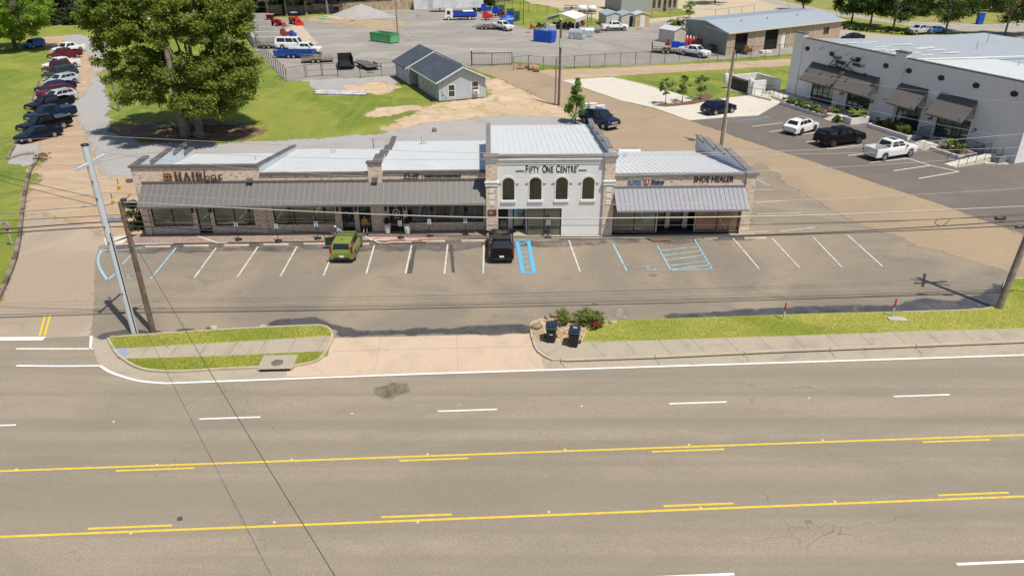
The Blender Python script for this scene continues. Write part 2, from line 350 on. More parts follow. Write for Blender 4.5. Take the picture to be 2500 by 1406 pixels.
sheet('dirt_road',[(1256,162),(1310,172),(1500,166),(1700,156),(1960,143),(1960,160),(1700,174),(1500,187),(1372,197),(1312,184)],.014,DIRT,rag=.35,soft=0.9)
sheet('sand_bank',[(760,40),(850,42),(1000,55),(960,75),(900,70),(840,62),(745,52)],.014,SAND,rag=.9,soft=2.0,op=.75)
sheet('work_slab',[(612,112),(720,62),(738,64),(776,108),(700,113)],.014,mat('slab_concrete',(.50,.41,.31),.9,var=.12,vs=.5))
sheet('far_lot',[(1290,8),(1330,14),(1420,40),(1545,62),(1700,48),(1870,40),(2010,52),(1960,20),(1860,2),(1820,-25),(1250,-25)],.008,ground_mat('far_sand',(.50,.42,.30),[((.42,.35,.25),.05,.45,.65,.7,1)],.12,5,.2,10),rag=.6,soft=1.5)
sheet('grass_patch',[(1475,22),(1490,14),(1640,18),(1700,35),(1640,42),(1530,50)],.012,GRASS,rag=.3,soft=0.6)
sheet('side_street',[(1858,-8),(2010,24),(2200,53),(2420,60),(2600,50),(2600,62),(2440,76),(2330,80),(2230,66),(2100,46),(1990,34),(1850,2)],.016,mat('side_asphalt',(.36,.33,.29),.9,var=.1,vs=.2))
sheet('rear_lot',[(2040,62),(2090,78),(2200,88),(2350,84),(2440,72),(2600,60),(2700,160),(2500,160),(2010,130)],.012,ground_mat('rear_lot_mat',(.42,.36,.29),[((.34,.30,.25),.1,.45,.65,.7,1)],.1,5,.2,10),rag=.2,soft=0.7)
# ---------------------------------------------------------------- kerbed islands of the avenue
KM=mat('kerb_concrete',(.46,.39,.29),.9,var=.12,vs=1.2,bump=.2)
# left island outline (clockwise from rear left)
Lr=[(265,826),(420,815),(560,806),(700,799),(778,796)]
Lend=[(778,796),(800,800),(812,812),(815,828),(806,850),(795,868),(782,882),(755,892),(715,899)]
Lfront=[(715,899),(560,905),(440,912),(370,910),(330,900),(300,882),(282,865),(266,840),(262,830),(265,826)]
def gp(L,n=5): return [G(*p) for p in smooth_px(L,n)]
Lo=gp(Lr,3)+gp(Lend,5)[1:]+gp(Lfront,5)[1:]
# gutter pan + apron
sheet('gutter',[G(*p) for p in smooth_px([(222,822),(228,850),(245,893),(290,915),(340,930),(405,937)],5)]+[G(1000,915),G(1000,890),G(700,880),G(240,826)],.020,WALK,px=False)
sheet('driveway_apron',[(700,921),(1340,904.5),(1345,840),(1300,815),(811,826),(800,870),(700,905)],.030,APRON)
sheet('gutter',[G(1330,904.7)]+[(G(2500,868)[0]+60,G(2500,868)[1]+3.25),(G(2500,868)[0]+60,G(2500,868)[1]+5.2),G(2500,834),G(1900,858),G(1380,880),G(1340,876),G(1330,868),G(1322,874),G(1326,892)],.034,WALK,px=False)
mb=MB(); curb(mb,Lo,0.,.17,.0,.16); tag(mb.build('kerb',KM),kind='structure')
def inset_sheet(name,pts,z,m,rag=0,**k): return sheet(name,pts,z,m,px=False,rag=rag,**k)
inset_sheet('verge',Lo,.13,VERGE)
sheet('sidewalk',[(278,857),(340,853),(600,838),(812,824),(812,829),(796,861),(550,873),(300,880),(290,873)],.138,WALK)
# right island
Rk=[(1302,846),(1312,862),(1340,880),(1380,884),(1600,876),(1900,862),(2200,850),(2500,838)]
Rp=gp(Rk,5)
Rb=[(2500,838)]; rend=Vector(Rp[-1]); Rp.append((rend.x+60,rend.y+3.25))
mb=MB(); curb(mb,Rp,.17,0,.0,.16); tag(mb.build('kerb',KM),kind='structure')
Rr_=gp([(1302,846),(1296,825),(1293,800),(1300,788),(1325,780),(1345,776)],5)
mb=MB(); curb(mb,Rr_,0.,.15,.0,.15); tag(mb.build('kerb',KM),kind='structure')
Rrear=[G(*p) for p in [(1345,776),(1400,782),(1500,786),(1700,779),(2000,769),(2200,764)]]+gp([(2200,764),(2340,760),(2400,756),(2438,745),(2445,722),(2447,700),(2455,686),(2480,682),(2560,684)],4)
mb=MB(); curb(mb,Rrear[6:],0.,.14,.0,.15); tag(mb.build('kerb',KM),kind='structure')
Ro=Rr_+Rrear[1:]+[G(2900,700),(rend.x+60,rend.y+3.3)]+Rp[::-1][1:]
inset_sheet('verge',Ro,.135,VERGE)
# a soft turf body: short blades along the verges
sheet('sidewalk',[(1304,830),(1330,836),(1400,842),(1440,838),(1460,839),(1700,832),(2000,822),(2250,813),(2500,806),(2900,792),(2900,829),(2500,840.5),(2200,852.5),(1900,864.5),(1600,878.5),(1385,886),(1341,881),(1312,863),(1303,846)],.143,WALK)
# sidewalk joints
JM=mat('joint_dark',(.16,.135,.10),.95,var=.1)
mb=MB()
for a,b in (((1600,834),(1604,848)),):
    pass
def joint(a,b,z=.147,w=.025):
    A=Vector(G(*a));B=Vector(G(*b)); band(mb,[A,B],w/2,w/2,z)
for i in range(13):
    x=1463+i*82; y0=839-(x-1463)*.0318; joint((x-22,y0),(x+14,883-(x-1380)*.0402-1))
for i in range(7):
    x=345+i*72; joint((x+18,853-(x-340)*.0585),(x,878-(x-300)*.037))
joint((1304,845),(1345,879))
tag(mb.build('sidewalk_joints',JM),kind='structure')
mb=MB()
for x,y in ((1372,0),(1602,0),(1820,0),(2030,0),(2240,0)):
    yk=884-(x-1380)*.041; A=Vector(G(x,yk+1,.16)); B=Vector(G(x-4,yk-9,.16)); band(mb,[A,B],.02,.02,.165)
    A=Vector(G(x,yk+4)); B=Vector(G(x+8,yk+17)); band(mb,[A,B],.02,.02,.040)
tag(mb.build('kerb_joints',JM),kind='structure')
tag(sheet('tactile_pad',[(275,857),(305,853),(318,868),(291,878)],.150,mat('tactile_blue',(.27,.31,.46),.8,var=.08),kind=None),'blue grey tactile paving pad at the left end of the sidewalk','paving pad')
mb=MB()
for a,b in (((812,858),(1322,846)),((930,822),(915,910)),((1115,818),(1118,905)),((1300,818),(1318,846))):
    band(mb,[G(*a),G(*b)],.012,.012,.036)
tag(mb.build('apron_joints',mat('joint_tan',(.36,.27,.20),.95)),kind='structure')
# river rock bed
RB=[(1300,833),(1296,826),(1296,800),(1304,789),(1330,781),(1400,784),(1500,787),(1512,790),(1460,803),(1432,812),(1422,836),(1400,844),(1345,840)]
sheet('rock_bed',RB,.142,ground_mat('river_rock',(.45,.34,.22),[((.60,.47,.32),1.6,.45,.6,.9,.5),((.20,.14,.09),2.6,.55,.65,.9,.5)],.3,14,.8,9))
# ---------------------------------------------------------------- painted markings
def lines(name,segs,w,z,m,px=True):
    mb=MB()
    for s_ in segs:
        P=[G(*p) for p in s_] if px else s_
        band(mb,P,w/2,w/2,z)
    return tag(mb.build(name,m),kind='structure')
edge=[G(*p) for p in smooth_px([(40,894),(150,895),(245,894)],2)]+[G(*p) for p in smooth_px([(245,894),(265,907),(290,917),(340,931),(405,937)],5)]+[G(1000,915)]
e2=G(2500,868); edge.append(e2); edge.append((e2[0]+60,e2[1]+3.3))
lines('edge_line',[edge],.17,.044,WHITE,px=False)
lines('lane_line',[[(40,852),(228,852)],[(221,852),(223,820)]],.15,.024,WHITE)
lines('stop_bar',[[(-40,828),(108,827)]],.42,.024,WHITE)
lines('centre_line',[[(97,820),(111,770)],[(109,820),(123,770)]],.13,.024,YELL)
tY1=rn.dot(Vector(G(1250,1106))); tY2=rn.dot(Vector(G(1250,1261))); 
def dash(name,t,segs,w,m,z=.018):
    mb=MB()
    for a,b in segs: band(mb,[RP(a,t),RP((a+b)/2,t),RP(b,t)],w/2,w/2,z)
    return tag(mb.build(name,m),kind='structure')
dash('turn_lane_line',tY1,[(-80,90)],.12,YELL); dash('turn_lane_line',tY2,[(-80,90)],.12,YELL)
def sof(px,py): return Vector(G(px,py)).dot(rd)
dash('turn_lane_dashes',tY1-.27,[(sof(*a),sof(*b)) for a,b in (((282,1151),(473,1144)),((975,1125),(1143,1119)),((1592,1102),(1768,1096)),((2250,1077),(2416,1072)))],.11,YELL)
dash('turn_lane_dashes',tY2+.27,[(sof(*a),sof(*b)) for a,b in (((213,1293),(420,1284)),((930,1264),(1103,1257)),((1620,1235),(1790,1229)),((2288,1206),(2460,1200)))],.11,YELL)
t3=rn.dot(Vector(G(1132,1002)))
s3=sof(560,1023); dash('lane_dashes',t3,[(s3+12.25*i-1.55,s3+12.25*i+1.55) for i in range(-3,6)],.12,WHITE)
t4=rn.dot(Vector(G(2430,1373))); s4=sof(2430,1373); dash('lane_dashes',t4,[(s4+12.25*i-1.6,s4+12.25*i+1.6) for i in range(-4,3)],.13,WHITE)
# reflectors on the road
mb=MB()
for (px,py) in ((1044,1109),(1380,1098),(1682,1086),(2008,1075),(383,1135),(712,1122),(40,1146),(1340,1250),(1710,1240),(2038,1225),(1020,1275),(670,1275),(320,1302),(2395,1215),(1420,992),(860,1010),(1975,972),(278,1030)):
    x,y=G(px,py); mb.cbox((x,y,.022),(.11,.11,.02))
tag(mb.build('road_reflectors',mat('reflector_pale',(.62,.56,.40),.5,var=0)),kind='structure')
# stall lines
wl=[((630,603),(578,680)),((725,603),(685,675)),((818,604),(790,674)),((914,600),(894,670)),((1005,600),(990,669)),((1093,598),(1085,669)),((1181,598),(1180,669)),((1389,588),(1416,664)),((1790,583),(1853,657)),((1885,583),(1952,655)),((1985,580),(2055,653)),((2068,574),(2155,652)),((528,606),(474,680))]
lines('stall_lines',wl,.12,.040,WORN)
lines('stall_lines',[((1840,437),(1867,437)),((1840,464),(1895,464)),((1835,496),(1924,491)),((1850,524),(1958,521)),((1846,438),(1880,455)),((1830,568),(1876,566)),((1905,566),(1990,556))],.11,.040,WORN)
lines('blue_stall_lines',[((430,606),(368,682)),((1496,595),(1530,662)),((330,614),(300,645)),((250,612),(300,612),(345,606))],.13,.040,BLUEW)
lines('blue_hatch',[((1604,600),(1638,661)),((1696,586),(1740,661)),((1638,661),(1740,658)),((1611,613),(1708,603)),((1620,625),(1716,613)),((1627,636),(1724,624)),((1635,650),(1729,638)),((1640,659),(1738,648))],.11,.040,BLUEW)
lines('blue_arc',[smooth_px([(248,612),(240,632),(244,655),(262,684)],5),[(262,684),(274,676),(283,668)]],.16,.040,BLUEW)
mb=MB()
for a,b,w in (((1262,587),(1276,666),.26),((1290,587),(1304,666),.26),((1260,588),(1291,588),.2),((1272,667),(1306,667),.2)): band(mb,[G(*a),G(*b)],w/2,w/2,.040)
for a,b in (((1264,600),(1292,590)),((1265,609),(1294,602)),((1268,620),(1296,613)),((1270,633),(1298,625)),((1272,645),(1300,637)),((1273,661),(1302,647))): band(mb,[G(*a),G(*b)],.06,.06,.044)
tag(mb.build('bright_blue_hatch',BLUEP),kind='structure')
# wheelchair emblem (simple ground marks)
def emblem(c,s,rot,m,nm):
    M_=Matrix.Rotation(rot,2); mb=MB(); C=Vector(G(*c))
    def T(p): return tuple(C+M_@(Vector(p)*s))
    arc=[(.0+.30*math.cos(t),-.15+.30*math.sin(t)) for t in [R(110+i*20) for i in range(13)]]
    for P,w in ((arc,.05),([(0,.42),(-.02,.05),(.22,.03),(.34,-.28),(.42,-.26)],.05),([(0,.22),(.2,.2)],.04),([(-.05,.5),(.05,.5)],.06)):
        band(mb,[T(p) for p in P],w*s,w*s,.044)
    tag(mb.build(nm,m),kind='structure')
EMB=mat('emblem_paint_worn',(.30,.44,.50),.75,var=.2,vs=2,dirt=((.25,.21,.165),2.2,.44)); emblem((1582,655),1.25,R(80),EMB,'blue_emblem'); emblem((322,676),1.2,R(60),EMB,'blue_emblem')
# white building bays
lines('bay_lines',[((1836,310),(1910,301)),((1878,323),(1958,313)),((1927,334),(2010,322)),((1968,348),(2040,340)),((2016,365),(2104,355)),((2070,381),(2150,372)),((2124,398),(2216,388)),((2182,418),(2272,405)),((2243,437),(2341,420)),((2216,388),(2272,405),(2341,420))],.13,.040,WHITE)
lines('blue_bay_lines',[((1800,296),(1880,288)),((1785,289),(1800,287)),((1862,284),(1882,290))],.12,.040,BLUEP)
lines('pad_lines',[((1510,192),(1600,212)),((1480,205),(1520,200)),((1530,216),(1580,209)),((1570,229),(1625,221)),((1500,210),(1545,204)),((1600,240),(1655,231)),((1440,196),(1490,191))],.10,.034,mat('pad_paint',(.78,.74,.66),.8,var=.05))
# stains and wet patches
STN=mat('dark_stain',(.075,.08,.09),.45,var=.3,vs=.8,spec=.5,dirt=((.20,.17,.14),.9,.56))
def stain(nm,pts,z=.030,m=None,rag=.25): sheet(nm,pts,z,m or STN,rag=rag,soft=(.5 if rag>.3 else .38 if rag>=.12 else .08) if rag else 0,op=.82 if rag>.1 else .95)
sheet('wet_patch',z=.030,m=STN,rag=.3,soft=.28,op=.68,pts=[(240,822),(280,812),(420,808),(620,795),(700,780),(770,782),(820,800),(900,808),(1100,800),(1210,790),(1290,798),(1295,812),(1200,814),(830,822),(812,808),(780,794),(700,797),(560,804),(420,813),(300,821),(250,826)])
stain('wet_patch',[(1600,772),(1760,762),(1900,752),(2050,745),(2180,748),(2260,730),(2330,735),(2400,720),(2430,690),(2450,678),(2448,720),(2430,750),(2350,760),(2200,763),(2000,768),(1800,774),(1620,779),(1520,784)],rag=.12)
stain('damp_strip',[(250,598),(600,596),(1180,589),(1850,578),(1850,586),(1500,596),(1180,606),(900,612),(600,612),(260,618)],.032,mat('damp_asphalt',(.15,.13,.12),.7,var=.3,vs=.5,dirt=((.27,.22,.17),.6,.48)),.35)
stain('tar_seal',[(1098,598),(1104,598),(1110,668),(1104,668)],.034,mat('tar',(.09,.085,.085),.6),.03)
stain('tar_seal',[(1010,600),(1017,600),(1006,668),(994,668)],.034,mat('tar',(.09,.085,.085),.6),.03)
OIL=mat('oil_spot',(.185,.16,.105),.75,var=.4,vs=2,dirt=((.26,.225,.17),3,.48))
stain('oil_stain',[(878,950),(930,946),(975,952),(978,962),(930,966),(885,962)],.020,OIL,.45)
stain('oil_stain',[(850,955),(868,953),(870,962),(852,963)],.020,OIL,.15)
for (x,y,rx,ry) in ((1592,672,12,4),(1452,742,7,1.6),(395,752,9,1.8),(1505,714,5,1.3),(1652,742,26,1.6)):
    stain('oil_stain',[(x+rx*math.cos(t),y+ry*math.sin(t)) for t in [i*.7 for i in range(9)]],.034,OIL,.05)
stain('pale_stain',[(1508,756),(1518,752),(1532,775),(1620,778),(1640,784),(1520,784),(1500,780)],.034,mat('pale_wash',(.32,.30,.27),.8,var=.2,vs=1.5,dirt=((.27,.22,.17),1.5,.45)),.3)
for (x,y,r) in ((523,800,9),(643,797,9)):
    stain('patch',[(x+r*math.cos(t),y+r*.55*math.sin(t)) for t in [i*.7 for i in range(9)]],.036,mat('sand_patch',(.46,.38,.28),.9),.05)
stain('repair_patch',[(432,1263),(445,1260),(446,1270),(433,1272)],.020,mat('tar',(.09,.085,.085),.6),.0)
# storm drain inlet at the kerb
x0,y0=G(676,900); a=R(2.6)
e=empty('storm_drain',(*G(678,892),.0),R(2.6),'concrete storm drain inlet slab with round manhole lid in the left verge','storm drain')
MB().box((-1.0,-.62,.02),(1.0,.85,.165)).box((-1.0,-.62,.165),(1.0,.85,.18)).build('slab',WALK,e)
MB().box((-.86,-.66,.0),(.86,-.60,.15)).build('opening',mat('void_black',(.008,.008,.008),.9,var=0),e)
MB().lathe([(.34,.18),(.34,.20),(.30,.205),(.02,.205)],n=24).build('manhole_lid',mat('cast_iron',(.16,.14,.12),.7,bump=.4,bs=30),e)
# ================================================================ BUILDING MATERIALS
def brick_mat(name,c1,c2,mort,fleck,sc=1.0,fl=.6):
    k=N(name); x=k.n('ShaderNodeSeparateXYZ'); k.l(k.tc,x.inputs[0])
    cb=k.n('ShaderNodeCombineXYZ'); k.l(k.math('ADD',x.outputs[0],x.outputs[1]),cb.inputs[0]); k.l(x.outputs[2],cb.inputs[1])
    b=k.n('ShaderNodeTexBrick'); k.l(cb.outputs[0],b.inputs['Vector']); b.inputs['Color1'].default_value=(*c1,1); b.inputs['Color2'].default_value=(*c2,1); b.inputs['Mortar'].default_value=(*mort,1)
    b.inputs['Scale'].default_value=1; b.inputs['Brick Width'].default_value=.24*sc; b.inputs['Row Height'].default_value=.08*sc; b.inputs['Mortar Size'].default_value=.012
    o=k.mix(k.rng(k.noise(.8,4),.35,.7,0,.35),b.outputs[0],mort)
    v=k.n('ShaderNodeMapping'); k.l(cb.outputs[0],v.inputs[0]); v.inputs['Scale'].default_value=(1.6,12,1)
    o=k.mix(k.rng(k.noise(1.6,2,.5,0,v.outputs[0]),fl,fl+.03,0,.85),o,fleck)
    o=k.mix(k.rng(k.noise(2.2,4,.6,.3,k.vmul(k.tc,(1,1,.12))),.56,.78,0,.45),o,tuple(x*.62 for x in mort))
    k.bump(b.outputs['Fac'],-.3,.01)
    m=k.end(o,.9,0,.2); MATS[name]=m; return m
BRICK=brick_mat('cream_brick',(.70,.55,.44),(.58,.43,.33),(.72,.62,.51),(.13,.09,.07),1,.588)
BRICK2=brick_mat('tan_brick',(.48,.37,.28),(.36,.26,.19),(.50,.41,.33),(.17,.12,.09),1.6,.60)
WBRICK=brick_mat('white_painted_brick',(.80,.79,.79),(.74,.73,.73),(.68,.67,.67),(.55,.53,.52),1.2,.70)
def seam_mat(name,c,rough=.45,metal=.2,dirt=(.5,.5,.48)):
    k=N(name); o=k.mix(k.rng(k.noise(.5,5,.6,.5),.4,.7,0,.4),c,tuple(x*.86 for x in c))
    o=k.mix(k.rng(k.noise(2.5,5,.6,0,k.vmul(k.tc,(6,.5,1))),.50,.72,0,.5),o,dirt); m=k.end(o,rough,metal,.5); MATS[name]=m; return m
ROOFM=seam_mat('light_metal_roof',(.63,.65,.66),.5,.08)
CLAD=seam_mat('metal_cladding',(.60,.66,.70))
COP=mat('dark_bronze_trim',(.125,.115,.11),.55,var=.15,vs=1,spec=.4)
COPW=mat('weathered_coping',(.20,.185,.18),.7,var=.15,vs=1)
AWN=seam_mat('grey_brown_awning',(.158,.147,.142),.55,.15,(.215,.19,.18))
AWNS=seam_mat('silver_awning',(.25,.25,.285),.6,.1,(.33,.33,.36))
STUC=mat('pale_grey_stucco',(.715,.71,.705),.9,var=.05,vs=.6,bump=.15,bs=30)
TRIMW=mat('white_trim',(.72,.71,.69),.7,var=.05)
def glass_mat(name,c,met,rough=.03):
    k=N(name); o=k.mix(k.rng(k.noise(.45,3,.5),.4,.65),c,tuple(x*1.5 for x in c)); m=k.end(o,rough,met,.8); MATS[name]=m; return m
GLASS=glass_mat('store_glass',(.15,.16,.14),.75)
GLASSB=glass_mat('bronze_glass',(.030,.026,.014),.12,.08)
GLASSD=glass_mat('dark_glass',(.05,.06,.065),.5)
BLK=mat('black_frame',(.018,.018,.02),.5,var=0)
DARKIN=mat('dark_interior',(.02,.022,.025),.8,var=.3,vs=1)
WOODD=mat('wood_door',(.30,.17,.06),.6,var=.2,vs=4)
def wall(mb,u0,u1,z0,z1,v0,v1,ops=()):   # a wall slab with true openings (u0,u1,z0,z1)
    us=sorted({u0,u1}|{o[0] for o in ops}|{o[1] for o in ops})
    for a,b in zip(us[:-1],us[1:]):
        if b-a<1e-4: continue
        c=(a+b)/2; zs=z0
        for o in sorted([o for o in ops if o[0]<=c<=o[1]],key=lambda o:o[2]):
            if o[2]-zs>1e-3: mb.box((a,v0,zs),(b,v1,o[2]))
            zs=o[3]
        if z1-zs>1e-3: mb.box((a,v0,zs),(b,v1,z1))
    return mb
def window(par,u0,u1,z0,z1,v,nm=2,glass=None,rail=None,name='window',fw=.07,depth=.12):
    f=MB(); f.box((u0,v+.05,z0),(u0+fw,v+depth,z1)).box((u1-fw,v+.05,z0),(u1,v+depth,z1)).box((u0+fw,v+.05,z1-fw),(u1-fw,v+depth,z1)).box((u0+fw,v+.05,z0),(u1-fw,v+depth,z0+fw))
    for i in range(1,nm):
        c=u0+(u1-u0)*i/nm; f.box((c-fw*.5,v+.06,z0+fw),(c+fw*.5,v+depth-.01,z1-fw))
    if rail: f.box((u0+fw,v+.065,rail-.03),(u1-fw,v+depth-.005,rail+.03))
    o=f.build(name,BLK,par)
    MB().box((u0+fw*.5,v+.095,z0+fw*.5),(u1-fw*.5,v+.115,z1-fw*.5)).build('glass_pane',glass or GLASS,o)
    return o
def door(par,u0,u1,z0,z1,v,glass=None,handle=True,panel=None):
    o=window(par,u0,u1,z0,z1,v,1,glass,name='door',fw=.1,rail=None)
    MB().box((u0+.1,v+.06,z0+.1),(u1-.1,v+.094,z0+.38)).build('kick_plate',panel or BLK,o)
    MB().box((u1-.17,v+.0,.95),(u1-.14,v+.05,1.25)).build('handle',mat('steel',(.5,.5,.5),.3,.8,var=0),o)
    return o
# ---------------------------------------------------------------- flat metal roof with standing seams, as a part
def seam_roof(par,u0,u1,v0,v1,z0,z1,pitch=.45,m=None,name='roof',th=.12,xs=None):
    b=MB(); b.add([(u0,v0,z0),(u1,v0,z0),(u1,v1,z1),(u0,v1,z1),(u0,v0,z0-th),(u1,v0,z0-th),(u1,v1,z1-th),(u0,v1,z1-th)],[(0,1,2,3),(7,6,5,4),(0,4,5,1),(1,5,6,2),(2,6,7,3),(3,7,4,0)])
    u=u0+pitch/2
    while pitch and u<u1-.05:
        h=.028; w=.014
        b.add([(u-w,v0+.01,z0+.001),(u+w,v0+.01,z0+.001),(u+w,v1-.01,z1+.001),(u-w,v1-.01,z1+.001),(u-w,v0+.01,z0+h),(u+w,v0+.01,z0+h),(u+w,v1-.01,z1+h),(u-w,v1-.01,z1+h)],[(0,4,5,1),(1,5,6,2),(2,6,7,3),(3,7,4,0),(4,7,6,5)])
        u+=pitch
    return b.build(name,m or ROOFM,par)
def ribbed_box(b,a,c,axis,pitch=.3):  # box with small ribs on both faces across axis (0=x thin)
    b.box(a,c)
# ================================================================ THE SHOPPING STRIP
BO=(-29.66,55.27); BFr=Frame(BO,1.7)
B=empty('shopping_strip',(*BO,0),R(1.7),'long brick shopping strip with grey awnings and a taller white two storey middle','building')
T=-1.3
# front walls of the left wing
mb=MB()
ops=[(.8,4.0,.70,2.75),(4.35,5.4,0,2.75),(5.7,8.9,.70,2.75),(10.45,15.35,.75,2.75),(15.9,16.9,0,2.75),(17.3,18.25,0,2.75),(19.75,20.85,0,2.75),(21.2,27.35,.78,2.75)]
wall(mb,0,9.7,0,5.62,0,.3,ops[:3])
wall(mb,9.7,18.35,0,4.92,0,.3,ops[3:6]); wall(mb,18.35,19.4,0,5.80,-.12,.3,[]); wall(mb,19.4,27.6,0,4.98,0,.3,ops[6:])
mb.box((0,.3,0),(.3,12,3.65)); mb.box((0,.3,3.65),(.3,9.5,4.35)); mb.box((0,.3,4.35),(.3,7.3,4.92)); mb.box((0,.3,4.92),(.3,2.7,5.62))
mb.box((.3,11.7,0),(27.6,12,3.0))
mb.box((.22,-.14,0),(.62,-.005,4.3)); mb.box((9.3,-.10,0),(9.9,-.005,3.0)); mb.box((10.3,-.1,3.02),(10.31,-.09,3.03))
mb.build('brick_wall',BRICK,B)
wall(MB(),27.62,37.6,0,.05,1,1.1).build('threshold',COPW,B)
# coping + stepped caps
mb=MB()
mb.box((-.12,-.12,5.62),(9.85,.34,5.76)); mb.box((9.85,-.1,4.92),(18.3,.3,5.06)); mb.box((18.25,-.22,5.80),(19.5,.34,5.93)); mb.box((19.5,-.1,4.98),(27.6,.3,5.12))
for a,b,z in ((.34,2.8,5.62),(2.7,7.4,4.92),(7.3,9.6,4.35),(9.5,12.1,3.65)): mb.box((-.12,a,z+.002),(.36,b,z+.13))
mb.add([(9.5,.34,5.70),(9.85,.34,5.70),(9.85,12,3.95),(9.5,12,3.95),(9.5,.34,5.58),(9.85,.34,5.58),(9.85,12,3.83),(9.5,12,3.83)],[(0,1,2,3),(7,6,5,4),(0,4,5,1),(1,5,6,2),(2,6,7,3),(3,7,4,0)])
for a,b,z in ((.34,3.2,5.5),(3.2,6.2,5.0),(6.2,9.2,4.55),(9.2,13.9,4.05)): mb.box((18.55,a,z),(19.0,b,z+.12))
mb.build('coping',COP,B)
mb=MB()  # inner cladding of the parapets
for a,b,z in ((.3,2.7,5.62),(2.7,7.3,4.92),(7.3,9.5,4.35),(9.5,12,3.65)):
    mb.box((.302,a,3.0),(.34,b,z))
    v=a+.15
    while v<b: mb.box((.34,v-.015,3.0),(.355,v+.015,z-.01)); v+=.24
mb.build('parapet_cladding',CLAD,B); mb=MB(); mb.add([(9.55,.34,5.57),(9.8,.34,5.57),(9.8,12,3.82),(9.55,12,3.82),(9.55,.34,3),(9.8,.34,3),(9.8,12,3),(9.55,12,3)],[(0,4,5,1),(1,5,6,2),(2,6,7,3),(3,7,4,0)])
v=.6
while v<12: mb.box((9.801,v-.015,3.2),(9.816,v+.015,5.55-(v-.34)*.15)); v+=.3
mb.build('parapet_cladding',CLAD,B); mb=MB()
for a,b,z in ((.34,3.2,5.5),(3.2,6.2,5.0),(6.2,9.2,4.55),(9.2,13.9,4.05)): mb.box((18.65,a,3.3),(18.9,b,z-.002))
mb.build('parapet_cladding',CLAD,B)
seam_roof(B,.36,9.54,.32,12.05,4.55,3.12); seam_roof(B,9.82,18.6,.3,12.1,5.0,3.48); seam_roof(B,18.92,27.75,.3,14,5.06,3.62)
mb=MB(); mb.box((19,11.9,0),(27.7,13.9,3.4)); mb.build('rear_wall',BRICK,B)
# windows and doors of the left wing
window(B,.8,4.0,.70,2.75,.05,2); window(B,5.7,8.9,.70,2.75,.05,2); window(B,10.45,15.35,.75,2.75,.05,3); window(B,21.2,27.35,.78,2.75,.05,4,GLASSD)
door(B,4.35,5.4,.02,2.75,.05); door(B,15.9,16.9,.02,2.75,.05,GLASSD); door(B,17.3,18.25,.02,2.75,.05,GLASSD)
dd=door(B,19.75,20.85,.02,2.75,.05,mat('black_door',(.02,.018,.02),.4,var=0))
LET=mat('sign_white',(.75,.74,.72),.6,var=0)
mb=MB(); 
for i in range(16):
    t=i*2*math.pi/16; mb.cbox((20.3+.26*math.cos(t),.135,1.62+.28*math.sin(t)),(.09,.02,.09))
mb.cbox((20.3,.135,2.12),(.34,.02,.05)); mb.cbox((20.3,.135,1.6),(.16,.02,.16)); mb.cbox((20.3,.135,1.16),(.5,.02,.04)); mb.build('door_lettering',LET,dd)
# display figures behind the clothes shop glass
mb=MB()
for u in (21.7,23.4,24.9,26.6):
    mb.tube([(u,.12,.9),(u+.05,.12,2.3)],.02,6)
mb.build('display_stands',mat('display_pale',(.35,.36,.36),.6,var=0),B)
# awnings
def awning(par,u0,u1,zt,zb,v,vt,m,fine=.11,seam=.44,rail=.16,skew=0,m2=None):
    b=MB()
    b.add([(u0,v,zt),(u1,v,zt),(u1+skew,vt,zb),(u0+skew,vt,zb),(u0,v,zt-.06),(u1,v,zt-.06),(u1+skew,vt,zb-.06),(u0+skew,vt,zb-.06)],[(3,2,1,0),(4,5,6,7),(0,1,5,4),(1,2,6,5),(2,3,7,6),(3,0,4,7)])
    b.box((u0,v-.10,zt+.002),(u1,v,zt+rail))
    n=int((u1-u0)/fine)
    sm_=MB()
    for i in range(1,n):
        u=u0+i*fine; big=(i%round(seam/fine)==0); h=.04 if big else .014; w=.014 if big else .014
        e=.004
        (sm_ if big else b).add([(u-w,v-e,zt-.004),(u+w,v-e,zt-.004),(u+w+skew,vt+e,zb-.004),(u-w+skew,vt+e,zb-.004),(u-w,v-e-h*.5,zt+h),(u+w,v-e-h*.5,zt+h),(u+w+skew,vt-h*.3+e,zb+h),(u-w+skew,vt-h*.3+e,zb+h)],[(7,6,5,4),(1,5,6,2),(3,7,4,0),(2,6,7,3)])
    b.box((u0+skew,vt-.03,zb-.14),(u1+skew,vt+.0,zb-.062))
    o=b.build('awning',m,par); sm_.build('standing_seams',m2 or m,o); return o
a1=awning(B,.62,27.55,4.34,3.0,0,-1.68,AWN,m2=mat('seam_highlight',(.30,.275,.26),.5,.1,var=.1))  # seams coloured lighter than the awning, a painted highlight along each rib
